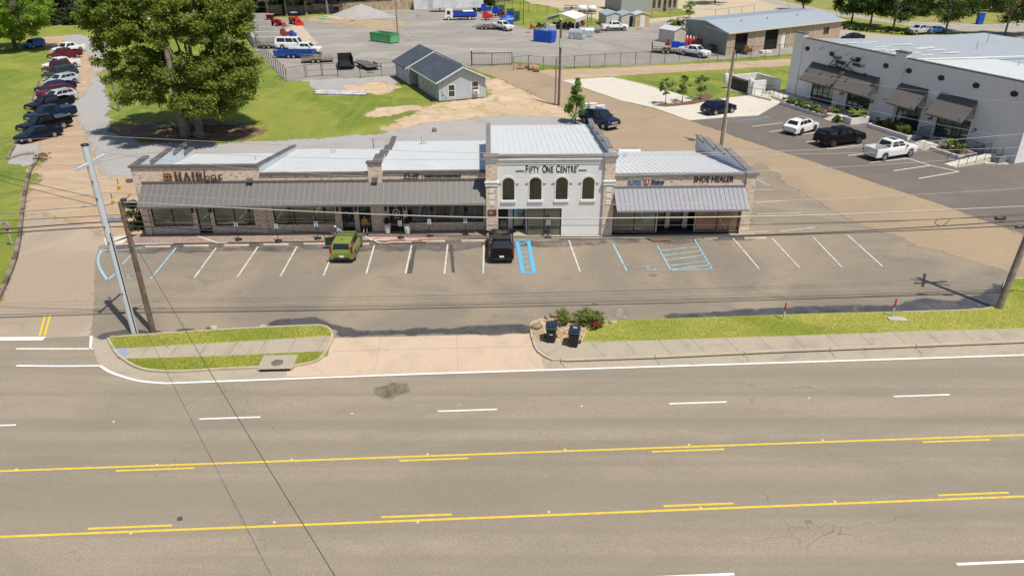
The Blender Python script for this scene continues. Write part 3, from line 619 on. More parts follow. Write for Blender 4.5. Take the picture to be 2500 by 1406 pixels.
# ---- tower
mb=MB(); arch=[]
tw=[(28.89,29.82),(31.0,31.94),(33.06,34.0),(35.14,36.08)]
wall(mb,28.5,36.8,0,6.10,T,T+.3,[(28.52,33.58,0,2.38)]+[(a,b,3.15,4.55) for a,b in tw]); 
w_=mb.build('stucco_wall',STUC,B)
MB().box((28.5,T-.002,6.1),(36.8,T+.3,6.62)).box((28.5,T-.05,6.02),(36.8,T-.003,6.10)).box((28.5,T-.09,6.2),(36.8,T-.003,6.28)).box((28.5,T-.14,6.36),(36.8,T-.003,6.50)).build('cornice',TRIMW,B)
for a,b in tw:
    c=(a+b)/2; r=(b-a)/2
    pts=[(a,3.15),(b,3.15)]+[(c+r*math.cos(t),4.55+r*.85*math.sin(t)) for t in [R(i*15) for i in range(13)]]
    o=MB().prism(pts,T-.012,T+.06,'y').build('arched_window',GLASSB,B)
    m=MB(); m.box((c-.012,T-.022,3.17),(c+.012,T-.013,4.9)).box((a,T-.022,3.62),(b,T-.013,3.645)).box((a,T-.022,4.08),(b,T-.013,4.105)).box((a,T-.022,4.54),(b,T-.013,4.565)); m.build('glazing_bars',mat('bronze_bar',(.075,.065,.045),.5,var=0),o)
    m=MB()
    for i in range(12):
        t0,t1=R(i*15),R(i*15+15); q=[(c+k*math.cos(t),4.55+k*(.85 if k<r*1.1 else .92)*math.sin(t)) for k,t in ((r*1.0,t0),(r*1.32,t0),(r*1.32,t1),(r*1.0,t1))]
        m.prism(q,T-.035,T-.001,'y')
    m.box((a-.09,T-.03,3.1),(a,T-.001,4.55)).box((b,T-.03,3.1),(b+.09,T-.001,4.55))
    m.build('window_surround',TRIMW,o)
    MB().box((a-.12,T-.12,2.92),(b+.12,T-.001,3.10)).build('window_sill',TRIMW,o)
    MB().box((a-.34,T-.05,4.42),(a-.12,T-.001,4.46)).box((b+.12,T-.05,4.42),(b+.34,T-.001,4.46)).build('impost',COP,o)
for u0,u1 in ((27.6,28.5),(36.8,37.62)):
    mb=MB(); mb.box((u0,T-.22,0),(u1,T+.32,4.35)); mb.box((u0,T-.22,4.75),(u1,T+.32,6.15)); pier=mb.build('brick_pier',BRICK,B)
    mb=MB(); mb.box((u0-.06,T-.28,4.352),(u1+.06,T+.30,4.748)); mb.box((u0-.1,T-.33,4.62),(u1+.1,T+.31,4.70)); mb.build('trim_bands',TRIMW,pier); mb=MB(); mb.box((u0-.02,T-.24,6.152),(u1+.02,T+.31,6.60)); mb.box((u0-.09,T-.31,6.45),(u1+.09,T+.32,6.62))
    c=(u0+u1)/2
    mb.build('trim_bands',TRIMW,pier)
    for z in (2.75,3.27,3.79): MB().box((c-.2,T-.25,z),(c+.2,T-.221,z+.36)).build('trim_panel',TRIMW,pier)
mb=MB(); mb.box((27.45,T-.42,6.62),(28.62,T+.45,6.76)); mb.box((36.68,T-.42,6.62),(37.78,T+.45,6.76)); mb.box((28.62,T-.16,6.622),(36.68,T+.32,6.72))
mb.add([(27.62,T+.45,6.78),(28.02,T+.45,6.78),(28.02,11.2,6.02),(27.62,11.2,6.02),(27.62,T+.45,6.6),(28.02,T+.45,6.6),(28.02,11.2,5.84),(27.62,11.2,5.84)],[(0,1,2,3),(7,6,5,4),(0,4,5,1),(1,5,6,2),(2,6,7,3),(3,7,4,0)])
for a,b,z in ((T+.45,2.0,7.05),(2.0,5.2,6.80),(5.2,8.2,6.5),(8.2,11.4,6.2)): mb.box((37.0,a,z),(37.42,b,z+.13))
mb.build('coping',COPW,B)
mb=MB()
for a,b,z in ((T+.35,2.0,7.05),(2.0,5.2,6.80),(5.2,8.2,6.5),(8.2,11.4,6.2)): mb.box((37.1,a,3.0),(37.34,b,z-.001))
mb.box((27.7,T+.35,3.0),(27.94,11.2,5.83)); mb.box((27.94,11.1,3.0),(37.1,11.3,5.6))
mb.build('parapet_cladding',CLAD,B)
seam_roof(B,27.96,37.08,T+.34,11.6,6.58,5.72)
# tower shopfront
window(B,30.85,33.55,.02,2.36,T+.02,2,GLASS,rail=.75)
mb=MB(); mb.box((28.52,T+1.55,0),(30.85,T+1.65,2.38)); mb.box((30.80,T+.15,0),(30.86,T+1.55,2.36)); mb.build('recess_wall',STUC,B)
MB().box((28.52,T+.3,2.385),(33.5,T+1.6,2.44)).build('recess_ceiling',DARKIN,B)
door(B,28.6,29.35,.02,2.3,T+1.40,GLASSD,panel=WOODD); door(B,29.75,30.7,.02,2.3,T+1.40,GLASS)
MB().box((28.56,T-.8,.03),(33.5,T+1.5,.09)).build('entry_floor',WALK,B)
# ---- right wing
mb=MB(); R0,R1=37.62,48.45
ro=[(37.72,41.2,.3,2.55),(41.3,44.35,0,2.55),(44.4,47.95,.3,2.55)]
wall(mb,R0,R1,0,5.0,T,T+.3,ro); mb.box((48.0,T-.14,0),(48.75,T-.002,4.98)); mb.box((47.95,T-.2,0),(48.8,T-.141,.55)); 
mb.box((48.4501,T-.0,0),(48.75,5.8,4.9)); mb.box((48.4501,5.8,0),(48.75,8.8,4.4)); mb.box((48.4501,8.8,0),(48.75,12.6,4.0)); mb.box((48.4501,12.6,0),(48.75,13.6,3.55)); mb.box((37.4,13.3,0),(48.45,13.6,2.4))
mb.build('brick_wall',BRICK,B)
mb=MB()
for u in (42.15,43.6): mb.box((u,T+.9,0),(u+.38,T+1.2,2.55))
mb.build('entry_brick',BRICK,B)
mb=MB(); mb.box((R0,T-.14,5.0),(48.3,T+.32,5.13)); mb.box((47.9,T-.24,5.002),(48.9,T+.3,5.2))
for a,b,z,sl in ((T+.32,5.9,4.95,.0),(5.8,8.9,4.42,0),(8.8,12.7,4.02,0),(12.6,15.3,3.6,0)): mb.box((48.32,a,z),(48.88,b,z+.13))
mb.build('coping',COPW,B)
mb=MB()
for a,b,z in ((T+.32,5.8,4.95),(5.8,8.8,4.42),(8.8,12.6,4.02),(12.6,15.2,3.6)):
    mb.box((48.40,a,2.3),(48.448,b,z-.001)); v=a+.15
    while v<b: mb.box((48.385,v-.015,2.3),(48.4,v+.015,z-.01)); v+=.24
mb.build('parapet_cladding',CLAD,B)
seam_roof(B,37.45,48.38,T+.34,13.9,4.95,2.45)
window(B,37.72,41.2,.3,2.55,T+.02,2,GLASS); window(B,44.4,47.95,.3,2.55,T+.02,2,glass_mat('brown_glass',(.20,.13,.095),.6))
MB().box((41.2,T+.3,2.56),(44.4,T+1.3,2.6)).build('recess_ceiling',DARKIN,B)
door(B,41.3,42.15,.02,2.5,T+1.0,GLASSD); door(B,42.53,43.6,.02,2.5,T+1.0,GLASSD); window(B,43.98,44.38,.02,2.5,T+1.0,1,GLASSD)
MB().box((37.7,T-.02,.02),(48,T+1.2,.28)).build('base_sill',BLK,B)
a2=awning(B,37.62,48.0,4.06,2.68,T,T-1.45,AWNS,fine=.12,seam=.36,skew=.12,rail=.14,m2=mat('seam_dark',(.10,.10,.12),.5,.1,var=.1))
# floodlights, gooseneck lanterns, vents as parts
FLM=mat('fixture_grey',(.16,.17,.18),.5,.2,var=0)
for (u,v,z) in ((9.1,-.25,4.62),(18.9,-.35,4.65),(-.25,-.1,4.6)):
    MB().cbox((u,v,z),(.42,.3,.26)).cbox((u,v+.18,z-.05),(.1,.25,.1)).build('floodlight',FLM,B)
for u in (4.12,5.55,15.62,17.1,19.5,21.02,):
    MB().cbox((u,-.09,2.05),(.16,.14,.34)).cbox((u,-.06,2.3),(.05,.08,.16)).build('wall_lantern',BLK,B)
VM=mat('vent_metal',(.55,.58,.6),.5,.3,var=0)
for (u,v,z) in ((7.0,8.5,3.5),(13.6,9.5,3.85),(13.9,9.4,3.85),(21.9,12.2,3.9),(40.2,9.2,3.25),(40.4,9.5,3.25)):
    MB().tube([(u,v,z-.1),(u,v,z+.35)],.06,8).lathe([(.1,0),(.1,.06)],(u,v,z+.3),8).build('roof_vent',VM,B)
MB().tube([(21.6,12.3,3.7),(21.6,12.3,4.6)],.13,8).build('roof_vent',VM,B)
# sidewalk in front
SW=BFr
def sw(name,pts,z,m,**k): return sheet(name,[tuple(SW.W(*p)[:2]) for p in pts],z,m,px=False,**k)
PAVER=ground_mat('brick_pavers',(.30,.235,.20),[((.36,.27,.23),1.5,.45,.65,.8,.5),((.24,.17,.145),.6,.55,.7,.6)],.3,7,.5,8,.9)
def slab(name,pts,z,m):
    mb=MB(); mb.prism([tuple(SW.W(*p)[:2]) for p in pts],0.02,z); return tag(mb.build(name,m),kind='structure')
slab('shop_walk',[(-1.0,-.02),(-1.0,-2.1),(15.5,-1.95),(27.55,-1.75),(27.55,-.02)],.10,PAVER)
slab('shop_walk',[(-3.0,-.9),(-2.2,-2.25),(-.98,-2.12),(-.98,-.02),(-.4,-.02)],.11,CONC)
slab('shop_walk',[(27.6,-2.2),(37.6,-2.05),(49.3,-1.95),(49.3,T-.02),(27.6,T-.25)],.095,WALK)
PINK=mat('pink_ramp',(.48,.31,.28),.85,var=.15,vs=1.5)
REDR=mat('red_tactile',(.23,.12,.09),.85,var=.15,vs=3)
sw('painted_walk',[(18.2,-1.2),(18.5,-1.95),(24.5,-1.78),(24.5,-1.3)],.112,PINK)
sw('ramp_pad',[(18.7,-1.9),(19.0,-2.6),(22.8,-2.5),(22.9,-1.9)],.108,REDR)
sw('ramp_pad',[(40.3,-2.1),(40.8,-2.75),(42.3,-2.7),(41.7,-2.1)],.108,REDR)
sw('walk_edge',[(1.6,-2.16),(15.5,-2.02),(18.5,-2.0),(18.5,-1.86),(15.5,-1.88),(1.6,-2.02)],.114,mat('walk_edge_red',(.26,.15,.12),.85))
mb=MB()
for a in ([(4.4,-.7),(6.4,-2.1),(7.2,-2.1)],[(-.9,-2.18),(3,-2.14)],[(17.6,-.9),(19.2,-2.55),(19.9,-2.55)],[(18.4,-1.95),(19.9,-1.9)],[(21.2,-1.98),(22.2,-1.95)]):
    band(mb,[tuple(SW.W(*p)[:2]) for p in a],.05,.05,.118)
tag(mb.build('walk_markings',WHITE),kind='structure')
# ---------------------------------------------------------------- lettering helpers
def text_mesh(t,size,ext=.03,bold=0,sx=1,shear=0,sp=1):
    c=bpy.data.curves.new('lettering','FONT'); c.body=t; c.size=size; c.extrude=ext; c.offset=bold; c.shear=shear; c.space_character=sp; c.resolution_u=3
    o=bpy.data.objects.new('tmp',c); COL.objects.link(o); dg=bpy.context.evaluated_depsgraph_get()
    me=bpy.data.meshes.new_from_object(o.evaluated_get(dg)); bpy.data.objects.remove(o)
    me.transform(Matrix.Scale(sx,4,(1,0,0))); me.transform(Matrix.Rotation(R(90),4,'X')); me.materials.clear()
    return me
def text(name,t,size,m,parent,loc,rz=0,**k):
    me=text_mesh(t,size,**k); me.name=name; me.materials.append(m); o=bpy.data.objects.new(name,me); COL.objects.link(o)
    o.parent=parent; o.location=loc; o.rotation_euler=(0,0,rz); return o
def strokes(mb,segs,s,ox,oz,v0,v1,w=.1):
    for q in segs:
        (x0,z0,x1,z1)=q[:4]; ww=(q[4] if len(q)>4 else w)*s/2
        d=Vector((x1-x0,z1-z0)); n=Vector((-d.y,d.x)).normalized()*ww
        a=Vector((ox+x0*s,oz+z0*s)); b=Vector((ox+x1*s,oz+z1*s))
        mb.prism([tuple(a+n),tuple(b+n),tuple(b-n),tuple(a-n)],v0,v1,'y')
def script_line(mb,pts,s,ox,oz,v,r): mb.tube([(ox+x*s,v,oz+z*s) for x,z in smooth_px(pts,4)],r,6)
def sign(name,label,u,v,z=0,fr=BFr,cat='shop sign'):
    p=fr.W(u,v,z); return empty(name,p,fr.a,label,cat)
# hash + HAIR bar
LB=mat('sign_brown',(.09,.055,.04),.5,var=0); CPR=mat('sign_copper',(.42,.21,.12),.45,.3,var=0)
s0=sign('shop_sign','brown raised letters HAIRbar with a copper hash on the left parapet',2.35,-.06,4.55)
mb=MB(); mb.cbox((.42,-.02,.33),(.62,.03,.50)); mb.build('hash_panel',LB,s0)
mb=MB(); strokes(mb,[(.12,.16,.82,.16,.06),(.12,.42,.82,.42,.06),(.28,-.1,.28,.72,.06),(.58,-.1,.58,.72,.06)],1,-.05,.02,-.10,-.04); mb.build('hash',CPR,s0)
mb=MB()
def serif(l,ox,s,oz=.02):
    D={'H':[(.12,.03,.12,.97,.2),(.62,.03,.62,.97,.2),(.12,.5,.62,.5,.08),(-.05,.03,.3,.03,.07),(-.05,.97,.3,.97,.07),(.45,.03,.8,.03,.07),(.45,.97,.8,.97,.07)],
       'A':[(.05,.03,.38,.97,.09),(.38,.97,.72,.03,.2),(.15,.36,.58,.36,.07),(-.08,.03,.2,.03,.07),(.54,.03,.88,.03,.07)],
       'I':[(.15,.03,.15,.97,.2),(-.03,.03,.33,.03,.07),(-.03,.97,.33,.97,.07)],
       'R':[(.15,.03,.15,.97,.2),(-.03,.03,.33,.03,.07),(.0,.96,.45,.96,.08),(.45,.96,.6,.84,.12),(.6,.86,.6,.62,.18),(.6,.64,.42,.5,.12),(.15,.5,.45,.5,.08),(.38,.5,.72,.03,.18),(.6,.03,.85,.03,.07)]}
    strokes(mb,D[l],s,ox,oz,-.08,-.01)
for l,ox in (('H',.98),('A',1.62),('I',2.3),('R',2.62)): serif(l,ox,.68)
mb.build('lettering',LB,s0)
mb=MB(); s_=.78; ox=3.10
for pts in ([(.3,1.0),(.28,.6),(.3,.1),(.55,.02),(.7,.25),(.55,.45),(.32,.3)],[(1.3,.45),(1.0,.5),(.85,.2),(1.05,.02),(1.28,.25),(1.3,.5),(1.3,.05),(1.45,.1)],[(1.62,.55),(1.64,.05),(1.68,.38),(1.85,.56),(2.02,.50)]):
    script_line(mb,pts,s_*1.02,ox,.03,-.09,.055)
mb.build('script_lettering',LB,s0)
# salon script + THIRTYONE
s1=sign('shop_sign','black script word beside small capitals over the middle awning',21.1,-.04,4.47)
mb=MB()
for pts in ([(0,.1),(.2,.55),(.3,.6),(.28,.3),(.1,.1),(.45,.15)],[(.45,.1),(.6,.7),(.52,.1),(.75,.35),(.72,.1),(.95,.35),(1.0,.1)],[(1.0,.12),(1.2,.7),(1.15,.1),(1.45,.6),(1.5,.55),(1.3,.1),(1.6,.25)]): script_line(mb,pts,.78,0,.0,-.05,.032)
mb.build('script_lettering',BLK,s1)
MB().cbox((1.5,-.03,.22),(.03,.04,.5)).build('bar',BLK,s1)
text('lettering','THIRTYONE TWENTYFIVE',.36,BLK,s1,(1.66,-.03,.09),bold=.012,sx=.68)
# FIFTY ONE CENTRE
s2=sign('building_sign','black letters FIFTY ONE CENTRE with dashes on the white middle facade',29.95,T-.018,5.34,cat='building sign')
x=.72
for big,small in (('F','IFTY'),('O','NE'),('C','ENTRE')):
    o=text('lettering',big,.84,BLK,s2,(x,0,0),bold=.013,sx=.55,ext=.012); x+=.26 if big=='F' else .345
    o=text('lettering',small,.72,BLK,s2,(x,0,0),bold=.013,sx=.54,ext=.012,sp=1.12); x+=max(v.co.x for v in o.data.vertices)+.20
MB().cbox((.3,0,.14),(.66,.03,.07)).build('dash',BLK,s2); MB().cbox((x+.28,0,.16),(.62,.03,.07)).build('dash',BLK,s2)
strk=MB(); strokes(strk,[(x-.16,.42,x-.06,.62,.06)],1,0,0,-.05,.0,.06); strk.build('accent',BLK,s2)
# Super Shakes
s3=sign('shop_sign','blue and white bubble letters SUPER Shakes with a red cup over the silver awning',38.75,T-.05,4.30)
BLS=mat('sign_blue',(.05,.18,.42),.5,var=0); NAV=mat('sign_navy',(.02,.035,.09),.5,var=0); REDS=mat('sign_red',(.42,.02,.06),.5,var=0)
me=text('backing','SUPER',.56,LET,s3,(-.02,.0,.06),bold=.035,sx=.66,ext=.02); text('lettering','SUPER',.56,BLS,s3,(-.02,-.05,.06),bold=.008,sx=.66,ext=.015)
text('backing','Shakes',.60,LET,s3,(1.78,.0,.06),bold=.035,sx=.62,ext=.02); text('lettering','Shakes',.60,NAV,s3,(1.78,-.05,.06),bold=.01,sx=.62,ext=.015)
MB().prism([(1.27,.0),(1.62,.0),(1.70,.55),(1.20,.55)],-.04,.02,'y').build('cup',LET,s3)
cup=MB().prism([(1.31,.03),(1.58,.03),(1.65,.50),(1.25,.50)],-.07,-.042,'y').build('cup_face',REDS,s3)
text('cup_letter','S',.36,LET,s3,(1.37,-.08,.14),bold=.012,sx=.8,ext=.01)
MB().tube([(1.45,-.05,.52),(1.38,-.05,.78)],.02,6).build('straw',LET,s3)
s4=sign('shop_sign','black capitals SHOE HEALER at the right end of the parapet',43.85,T-.025,4.44)
text('lettering','SHOE HEALER',.66,BLK,s4,(0,0,.02),bold=.008,sx=.76,ext=.02)
s5=sign('number_plaque','small brown plaque with pale house number on the tall brick pier',27.72,T-.26,1.93,cat='plaque')
MB().prism([(0,.08),(.08,0),(.60,0),(.68,.08),(.68,.42),(.60,.5),(.08,.5),(0,.42)],-.02,.03,'y').build('plate',mat('plaque_brown',(.13,.045,.02),.5,var=0),s5)
text('lettering','801',.36,mat('plaque_text',(.5,.42,.34),.6,var=0),s5,(.09,-.03,.13),sx=.75,ext=.01)
# ================================================================ WHITE PAINTED BRICK BUILDING (right)
WO=(39.53,106.98); WF=Frame(WO,-68.77)
Wb=empty('white_brick_building',(*WO,0),WF.a,'big white painted brick building with four dark slatted awnings and a wide grey metal roof','building')
mb=MB()
wops=[(4.5,8.6,.12,3.0),(11.0,14.9,.36,3.0),(19.1,22.6,.12,3.0),(24.8,29.1,.36,3.0)]
wall(mb,-.2,35.1,0,8.0,0,.4,wops)
mb.box((-.25,-.14,0),(1.6,-.002,8.55)); mb.box((-.25,-.0,8.0),(1.6,.5,8.55)); mb.box((17.3,-.14,0),(18.9,-.002,8.6)); mb.box((17.3,0,8.0),(18.9,.5,8.6))
mb.box((34.7,.4,0),(35.1,36,6.6)); mb.box((-.2,.4,0),(.2,36,6.6)); 
mb.build('brick_wall',WBRICK,Wb)
MB().box((1.6,-.05,8.0),(17.3,.45,8.12)).box((18.9,-.05,8.0),(35.15,.45,8.12)).box((-.35,-.24,8.55),(1.7,.55,8.7)).box((17.2,-.24,8.6),(19.0,.55,8.75)).build('coping',COP,Wb)
OLDR=seam_mat('old_metal_roof',(.44,.48,.52),.5,.25,(.70,.68,.60))
def gable_roof(par,u0,u1,v0,v1,ze,zr,axis,m,name='roof',th=.15,pitch=.6):
    # ridge runs along u at mid v (axis 'u') or along v at mid u
    for k,s_ in enumerate((0,1)):
        if axis=='u':
            vm=(v0+v1)/2; a,b=(v0,vm) if s_==0 else (vm,v1); za,zb=(ze,zr) if s_==0 else (zr,ze)
            seam_roof(par,u0,u1,a,b,za,zb,pitch,m,name,th)
        else:
            um=(u0+u1)/2; q=[(u0,ze),(um,zr)] if s_==0 else [(um,zr),(u1,ze)]
            b_=MB(); (xa,za),(xb,zb)=q
            b_.add([(xa,v0,za),(xb,v0,zb),(xb,v1,zb),(xa,v1,za),(xa,v0,za-th),(xb,v0,zb-th),(xb,v1,zb-th),(xa,v1,za-th)],[(0,1,2,3),(7,6,5,4),(0,4,5,1),(1,5,6,2),(2,6,7,3),(3,7,4,0)])
            if pitch:
                v=v0+pitch/2
                while v<v1:
                    b_.add([(xa,v-.02,za),(xb,v-.02,zb),(xb,v+.02,zb),(xa,v+.02,za),(xa,v-.02,za+.05),(xb,v-.02,zb+.05),(xb,v+.02,zb+.05),(xa,v+.02,za+.05)],[(4,5,6,7),(0,4,5,1),(3,2,6,7)]); v+=pitch
            b_.build(name,m,par)
seam_roof(Wb,.2,18.0,.42,14,7.75,7.0,.7,OLDR,'roof'); seam_roof(Wb,18.0,34.7,.42,14,7.75,7.2,.45,ROOFM,'roof')
seam_roof(Wb,.2,34.7,14,36,7.0,6.7,.7,OLDR,'roof')
mb=MB(); mb.add([(18.1,.45,7.80),(18.5,.45,7.80),(20.9,35,6.85),(20.5,35,6.85)],[(0,1,2,3)]); 
rw=random.Random(3)
for i in range(16):
    u=rw.uniform(1,16); v=rw.uniform(1.5,12); mb.box((u,v,7.83-.054*v),(u+rw.uniform(.1,.3),v+rw.uniform(.8,4),7.835-.054*v))
mb.build('sealant_streaks',mat('sealant_white',(.78,.78,.74),.8,var=0),Wb)
for (u,v) in ((24,12),(12,20),(8,27)): MB().tube([(u,v,6.8),(u,v,8.0)],.07,6).build('roof_vent',VM,Wb)
for i,(a,b,z0,z1) in enumerate(wops):
    f=window(Wb,a,b,z0,z1,.1,4,glass_mat('green_glass',(.07,.10,.10),.6),name='window',fw=.09)
AWW=seam_mat('slat_awning',(.16,.145,.135),.6,.2,(.2,.18,.17))
for (a,b) in ((3.75,9.4),(9.98,15.65),(18.75,22.85),(24.45,29.2)):
    aw=awning(Wb,a,b,5.18,3.18,0,-2.1,AWW,fine=.13,seam=.5,rail=.05,skew=.42)
    m=MB()
    for u in (a+.04,b-.04): m.tube([(u,-.02,5.1),(u,-.02,3.35)],.035,4).tube([(u,-.02,3.4),(u,-2.3,3.38)],.035,4).tube([(u,-.03,4.0),(u,-1.2,3.4)],.03,4).tube([(u,-.03,4.1),(u,-1.1,4.3)],.03,4)
    m.build('awning_bracket',BLK,aw)
for u in (2.46,7.03,11.63,16.14,19.57,24.07,28.49,32.9):
    m=MB(); m.prism([(u+.42*math.cos(t),6.74+.30*math.sin(t)) for t in [R(i*20) for i in range(18)]],-.06,-.003,'y'); m.build('round_vent',BLK,Wb)
for u in (5.5,8.1,10.2,12.75):
    m=MB(); m.tube([(u,-.02,7.2),(u,-.35,7.45),(u,-.6,7.2)],.02,5).lathe([(.03,.12),(.17,0)],(u,-.6,7.08),8); m.build('gooseneck_lamp',BLK,Wb)
for u in (10.3,15.3,24.2,29.9):
    m=MB(); m.cbox((u,-.05,2.25),(.12,.1,.3)).tube([(u,-.05,2.35),(u,-.3,2.5),(u,-.45,2.3)],.03,5).lathe([(.04,.16),(.22,.0)],(u,-.45,2.15),10); m.build('wall_lamp',BLK,Wb)
for u in (10.1,23.7):
    MB().prism([(u-.38,2.9),(u+.38,2.9),(u+.45,3.05),(u+.38,3.2),(u-.38,3.2),(u-.45,3.05)],-.05,-.003,'y').build('name_plate',mat('plate_bronze',(.08,.06,.03),.5,var=0),Wb)
# wall wear
ws=sign('wall_sign','large black script lettering with a dark bar high on the white brick wall',7.0,-.12,4.9,fr=WF,cat='wall sign')
mb=MB()
def sl(pts,r=.055): script_line(mb,pts,1,0,0,-.06,r)
sl([(1.0,1.55),(.5,1.7),(.55,1.5),(1.2,1.55),(1.9,1.75),(1.7,1.45),(1.0,1.35),(.5,.95),(.15,.5),(.4,.3),(1.2,.35),(1.6,.6),(1.1,.7),(.4,.35),(-.05,.0),(-.1,-.5),(.3,-.7),(.9,-.75)])
for i in range(5): sl([(1.1+i*.32,1.0),(1.3+i*.32,1.25),(1.22+i*.32,.9),(1.45+i*.32,1.0)],.06)
sl([(2.7,1.05),(2.9,1.3)]); sl([(2.6,1.1),(2.1,.5),(2.0,.25),(2.6,.35),(3.1,1.0)])
sl([(3.9,1.9),(3.5,1.75),(4.4,1.75),(5.1,2.05),(4.7,1.65),(3.8,1.55),(3.3,1.05),(3.0,.85),(4.2,.45),(5.4,.05),(6.4,.45),(6.3,.05),(5.5,-.15),(5.3,-.35)])
for i in range(4): sl([(4.0+i*.34,1.15),(4.2+i*.34,1.4),(4.14+i*.34,1.05),(4.35+i*.34,1.15)],.055)
sl([(5.3,1.1),(5.7,1.15),(6.0,1.4)])
mb.build('script_lettering',BLK,ws)
MB().prism([(1.15,.22),(4.15,-.05),(4.15,.28),(1.15,.55)],-.05,-.0,'y').build('lettering_bar',BLK,ws)
# porch, planters, steps, ramps, railings of the white building
PW=mat('planter_white',(.70,.69,.68),.8,var=.08,vs=1,bump=.2)
MULCH=ground_mat('mulch',(.16,.085,.05),[((.26,.15,.09),2.5,.5,.65,.8,.5)],.35,14,.8,12)
def at(fr,*p): return tuple(fr.W(*p)[:2])
def planter(name,label,u0,u1,v0,v1,z,soil=True):
    e=empty(name,WF.W((u0+u1)/2,(v0+v1)/2,0),WF.a,label,'planter'); du,dv=(u1-u0)/2,(v1-v0)/2; t=.18
    MB().box((-du,-dv,0),(du,-dv+t,z)).box((-du,dv-t,0),(du,dv,z)).box((-du,-dv+t,0),(-du+t,dv-t,z)).box((du-t,-dv+t,0),(du,dv-t,z)).build('wall',PW,e)
    MB().box((-du+t,-dv+t,.0),(du-t,dv-t,z-.06)).build('soil',MULCH,e); return e
planter('planter','long low white planter bed with hedge below the leftmost awning window',4.5,12.2,-5.0,-3.9,.45)
planter('planter','tall white planter box beside the door steps under the second awning',15.2,16.6,-4.2,-1.2,.8)
planter('planter','white planter bed with hedge under the third awning window',18.2,24.3,-3.2,-.9,.5)
planter('planter','white planter with loose shrubs next to the rightmost steps',28.3,32.0,-4.2,-1.5,.42)
def steps(label,u0,u1,v0,n,zt,dv=.36,land=3):
    e=empty('steps',WF.W((u0+u1)/2,v0,0),WF.a,label,'steps'); du=(u1-u0)/2; m=MB()
    for i in range(n): m.box((-du,i*dv,0),(du,(i+1)*dv,zt*(i+1)/(n+1)))
    m.box((-du,n*dv,0),(du,-v0-.02,zt)); m.build('treads',CONC,e)
    for s_ in (-du+.08,du-.08):
        r=MB(); r.tube([(s_,.1,0),(s_,.1,.95),(s_,n*dv+.2,zt+.95),(s_,n*dv+.2,zt)],.025,5); r.build('handrail',BLK,e)
steps('five pale concrete steps up to the left double door',13.0,15.0,-5.2,5,.42)
steps('four pale concrete steps up to the right door',26.0,28.1,-4.9,4,.42)

e=empty('ramp',WF.W(33.2,-4.6,0),WF.a,'pale concrete ramp with black railings at the right end of the white building','ramp')
MB().add([(-.75,-2.2,.03),(.75,-2.2,.03),(.75,4.2,.5),(-.75,4.2,.5),(-.75,-2.2,0),(.75,-2.2,0),(.75,4.2,0),(-.75,4.2,0)],[(0,1,2,3),(0,4,5,1),(1,5,6,2),(2,6,7,3),(3,7,4,0)]).build('slope',CONC,e)
def rail_mb(P,h=1.0,step=1.2,r=.028,mid=True,pick=0):
    m=MB(); P=[Vector(p) for p in P]
    up=Vector((0,0,h)); m.tube([p+up for p in P],r,5)
    if mid: m.tube([p+up*.12 for p in P],r*.8,5)
    for a,b in zip(P[:-1],P[1:]):
        n=max(1,round((b-a).length/step))
        for i in range(n+1): p=a.lerp(b,i/n); m.tube([p,p+up],r,5)
        if pick:
            n=int((b-a).length/pick)
            for i in range(n): p=a.lerp(b,i/n); m.tube([p+up*.12,p+up],.010,4,cap=False)
    return m
for s_ in (-.7,.7): rail_mb([(s_,-2.0,.04),(s_,4.1,.5)]).build('railing',BLK,e)
def railing(label,pts,fr=WF,pick=0,cat='railing',**k):
    P=[fr.W(*p) for p in pts]; o=P[0].copy(); o.z=0
    ob=rail_mb([p-o for p in P],pick=pick,**k).build('railing',BLK); ob.location=o; return tag(ob,label,cat)
railing('black picket railing on the landing right of the steps',[(25.9,-1.9,.42),(24.5,-1.9,.42),(24.5,-.2,.42)],pick=.14)
railing('black picket railing behind the shrubs near the right ramp',[(28.2,-1.3,.42),(32.4,-1.3,.42),(32.4,-3.8,.4)],pick=.14)
railing('black railing along the porch under the leftmost awning',[(-1.4,-2.9,.35),(4.5,-3.7,.35),(11.9,-3.6,.35)])
railing('black railing along the outer side of the long left ramp',[(2.0,-4.8,.42),(-4.0,-6.6,.02)])
railing('black railing on the yard side of the long left ramp',[(.5,-3.0,.5),(-6.0,-4.6,.02)])
slab2=MB(); slab2.prism([at(WF,-1.8,-.02),at(WF,-1.8,-3.4),at(WF,4.4,-3.85),at(WF,12.3,-3.85),at(WF,12.9,-3.3),at(WF,15.1,-3.3),at(WF,15.1,-.02)],.0,.35); tag(slab2.build('porch_slab',CONC),kind='structure')
slab3=MB(); P=[WF.W(*p) for p in ((-6.5,-6.2,.02),(-6.5,-4.7,.02),(.5,-3.45,.33),(2.6,-4.9,.33))]; slab3.add([tuple(p) for p in P],[(0,1,2,3)] ); 
slab3.add([(p.x,p.y,0) for p in P]+[tuple(p) for p in P],[(3,0,4,7)[::-1],(2,3,7,6)]); tag(slab3.build('ramp_slab',CONC),kind='structure')
e=empty('air_conditioner',WF.W(34.3,-1.4,0),WF.a,'grey outdoor condenser unit at the right corner of the white building','air conditioner')
MB().box((-.6,-.7,.04),(.6,.6,.1)).build('pad',CONC,e)
MB().box((-.5,-.55,.1),(.5,.45,.85)).build('casing',mat('ac_grey',(.22,.25,.28),.5,.2,var=.1,bump=.4,bs=40),e)
MB().lathe([(.40,.852),(.40,.87),(.05,.87)],(0,-.05,0),18).build('fan_grille',BLK,e)
m=MB(); m.box((33.2,-2.7,0),(33.4,.0,.12)); P=[at(WF,*p) for p in ((32.9,-1.7),(34.2,-3.1),(35.2,-1.0),(35.0,-.8),(34.1,-2.7),(33.1,-1.5))]
tag(MB().prism(P,0,.15).build('kerb',CONC),kind='structure')
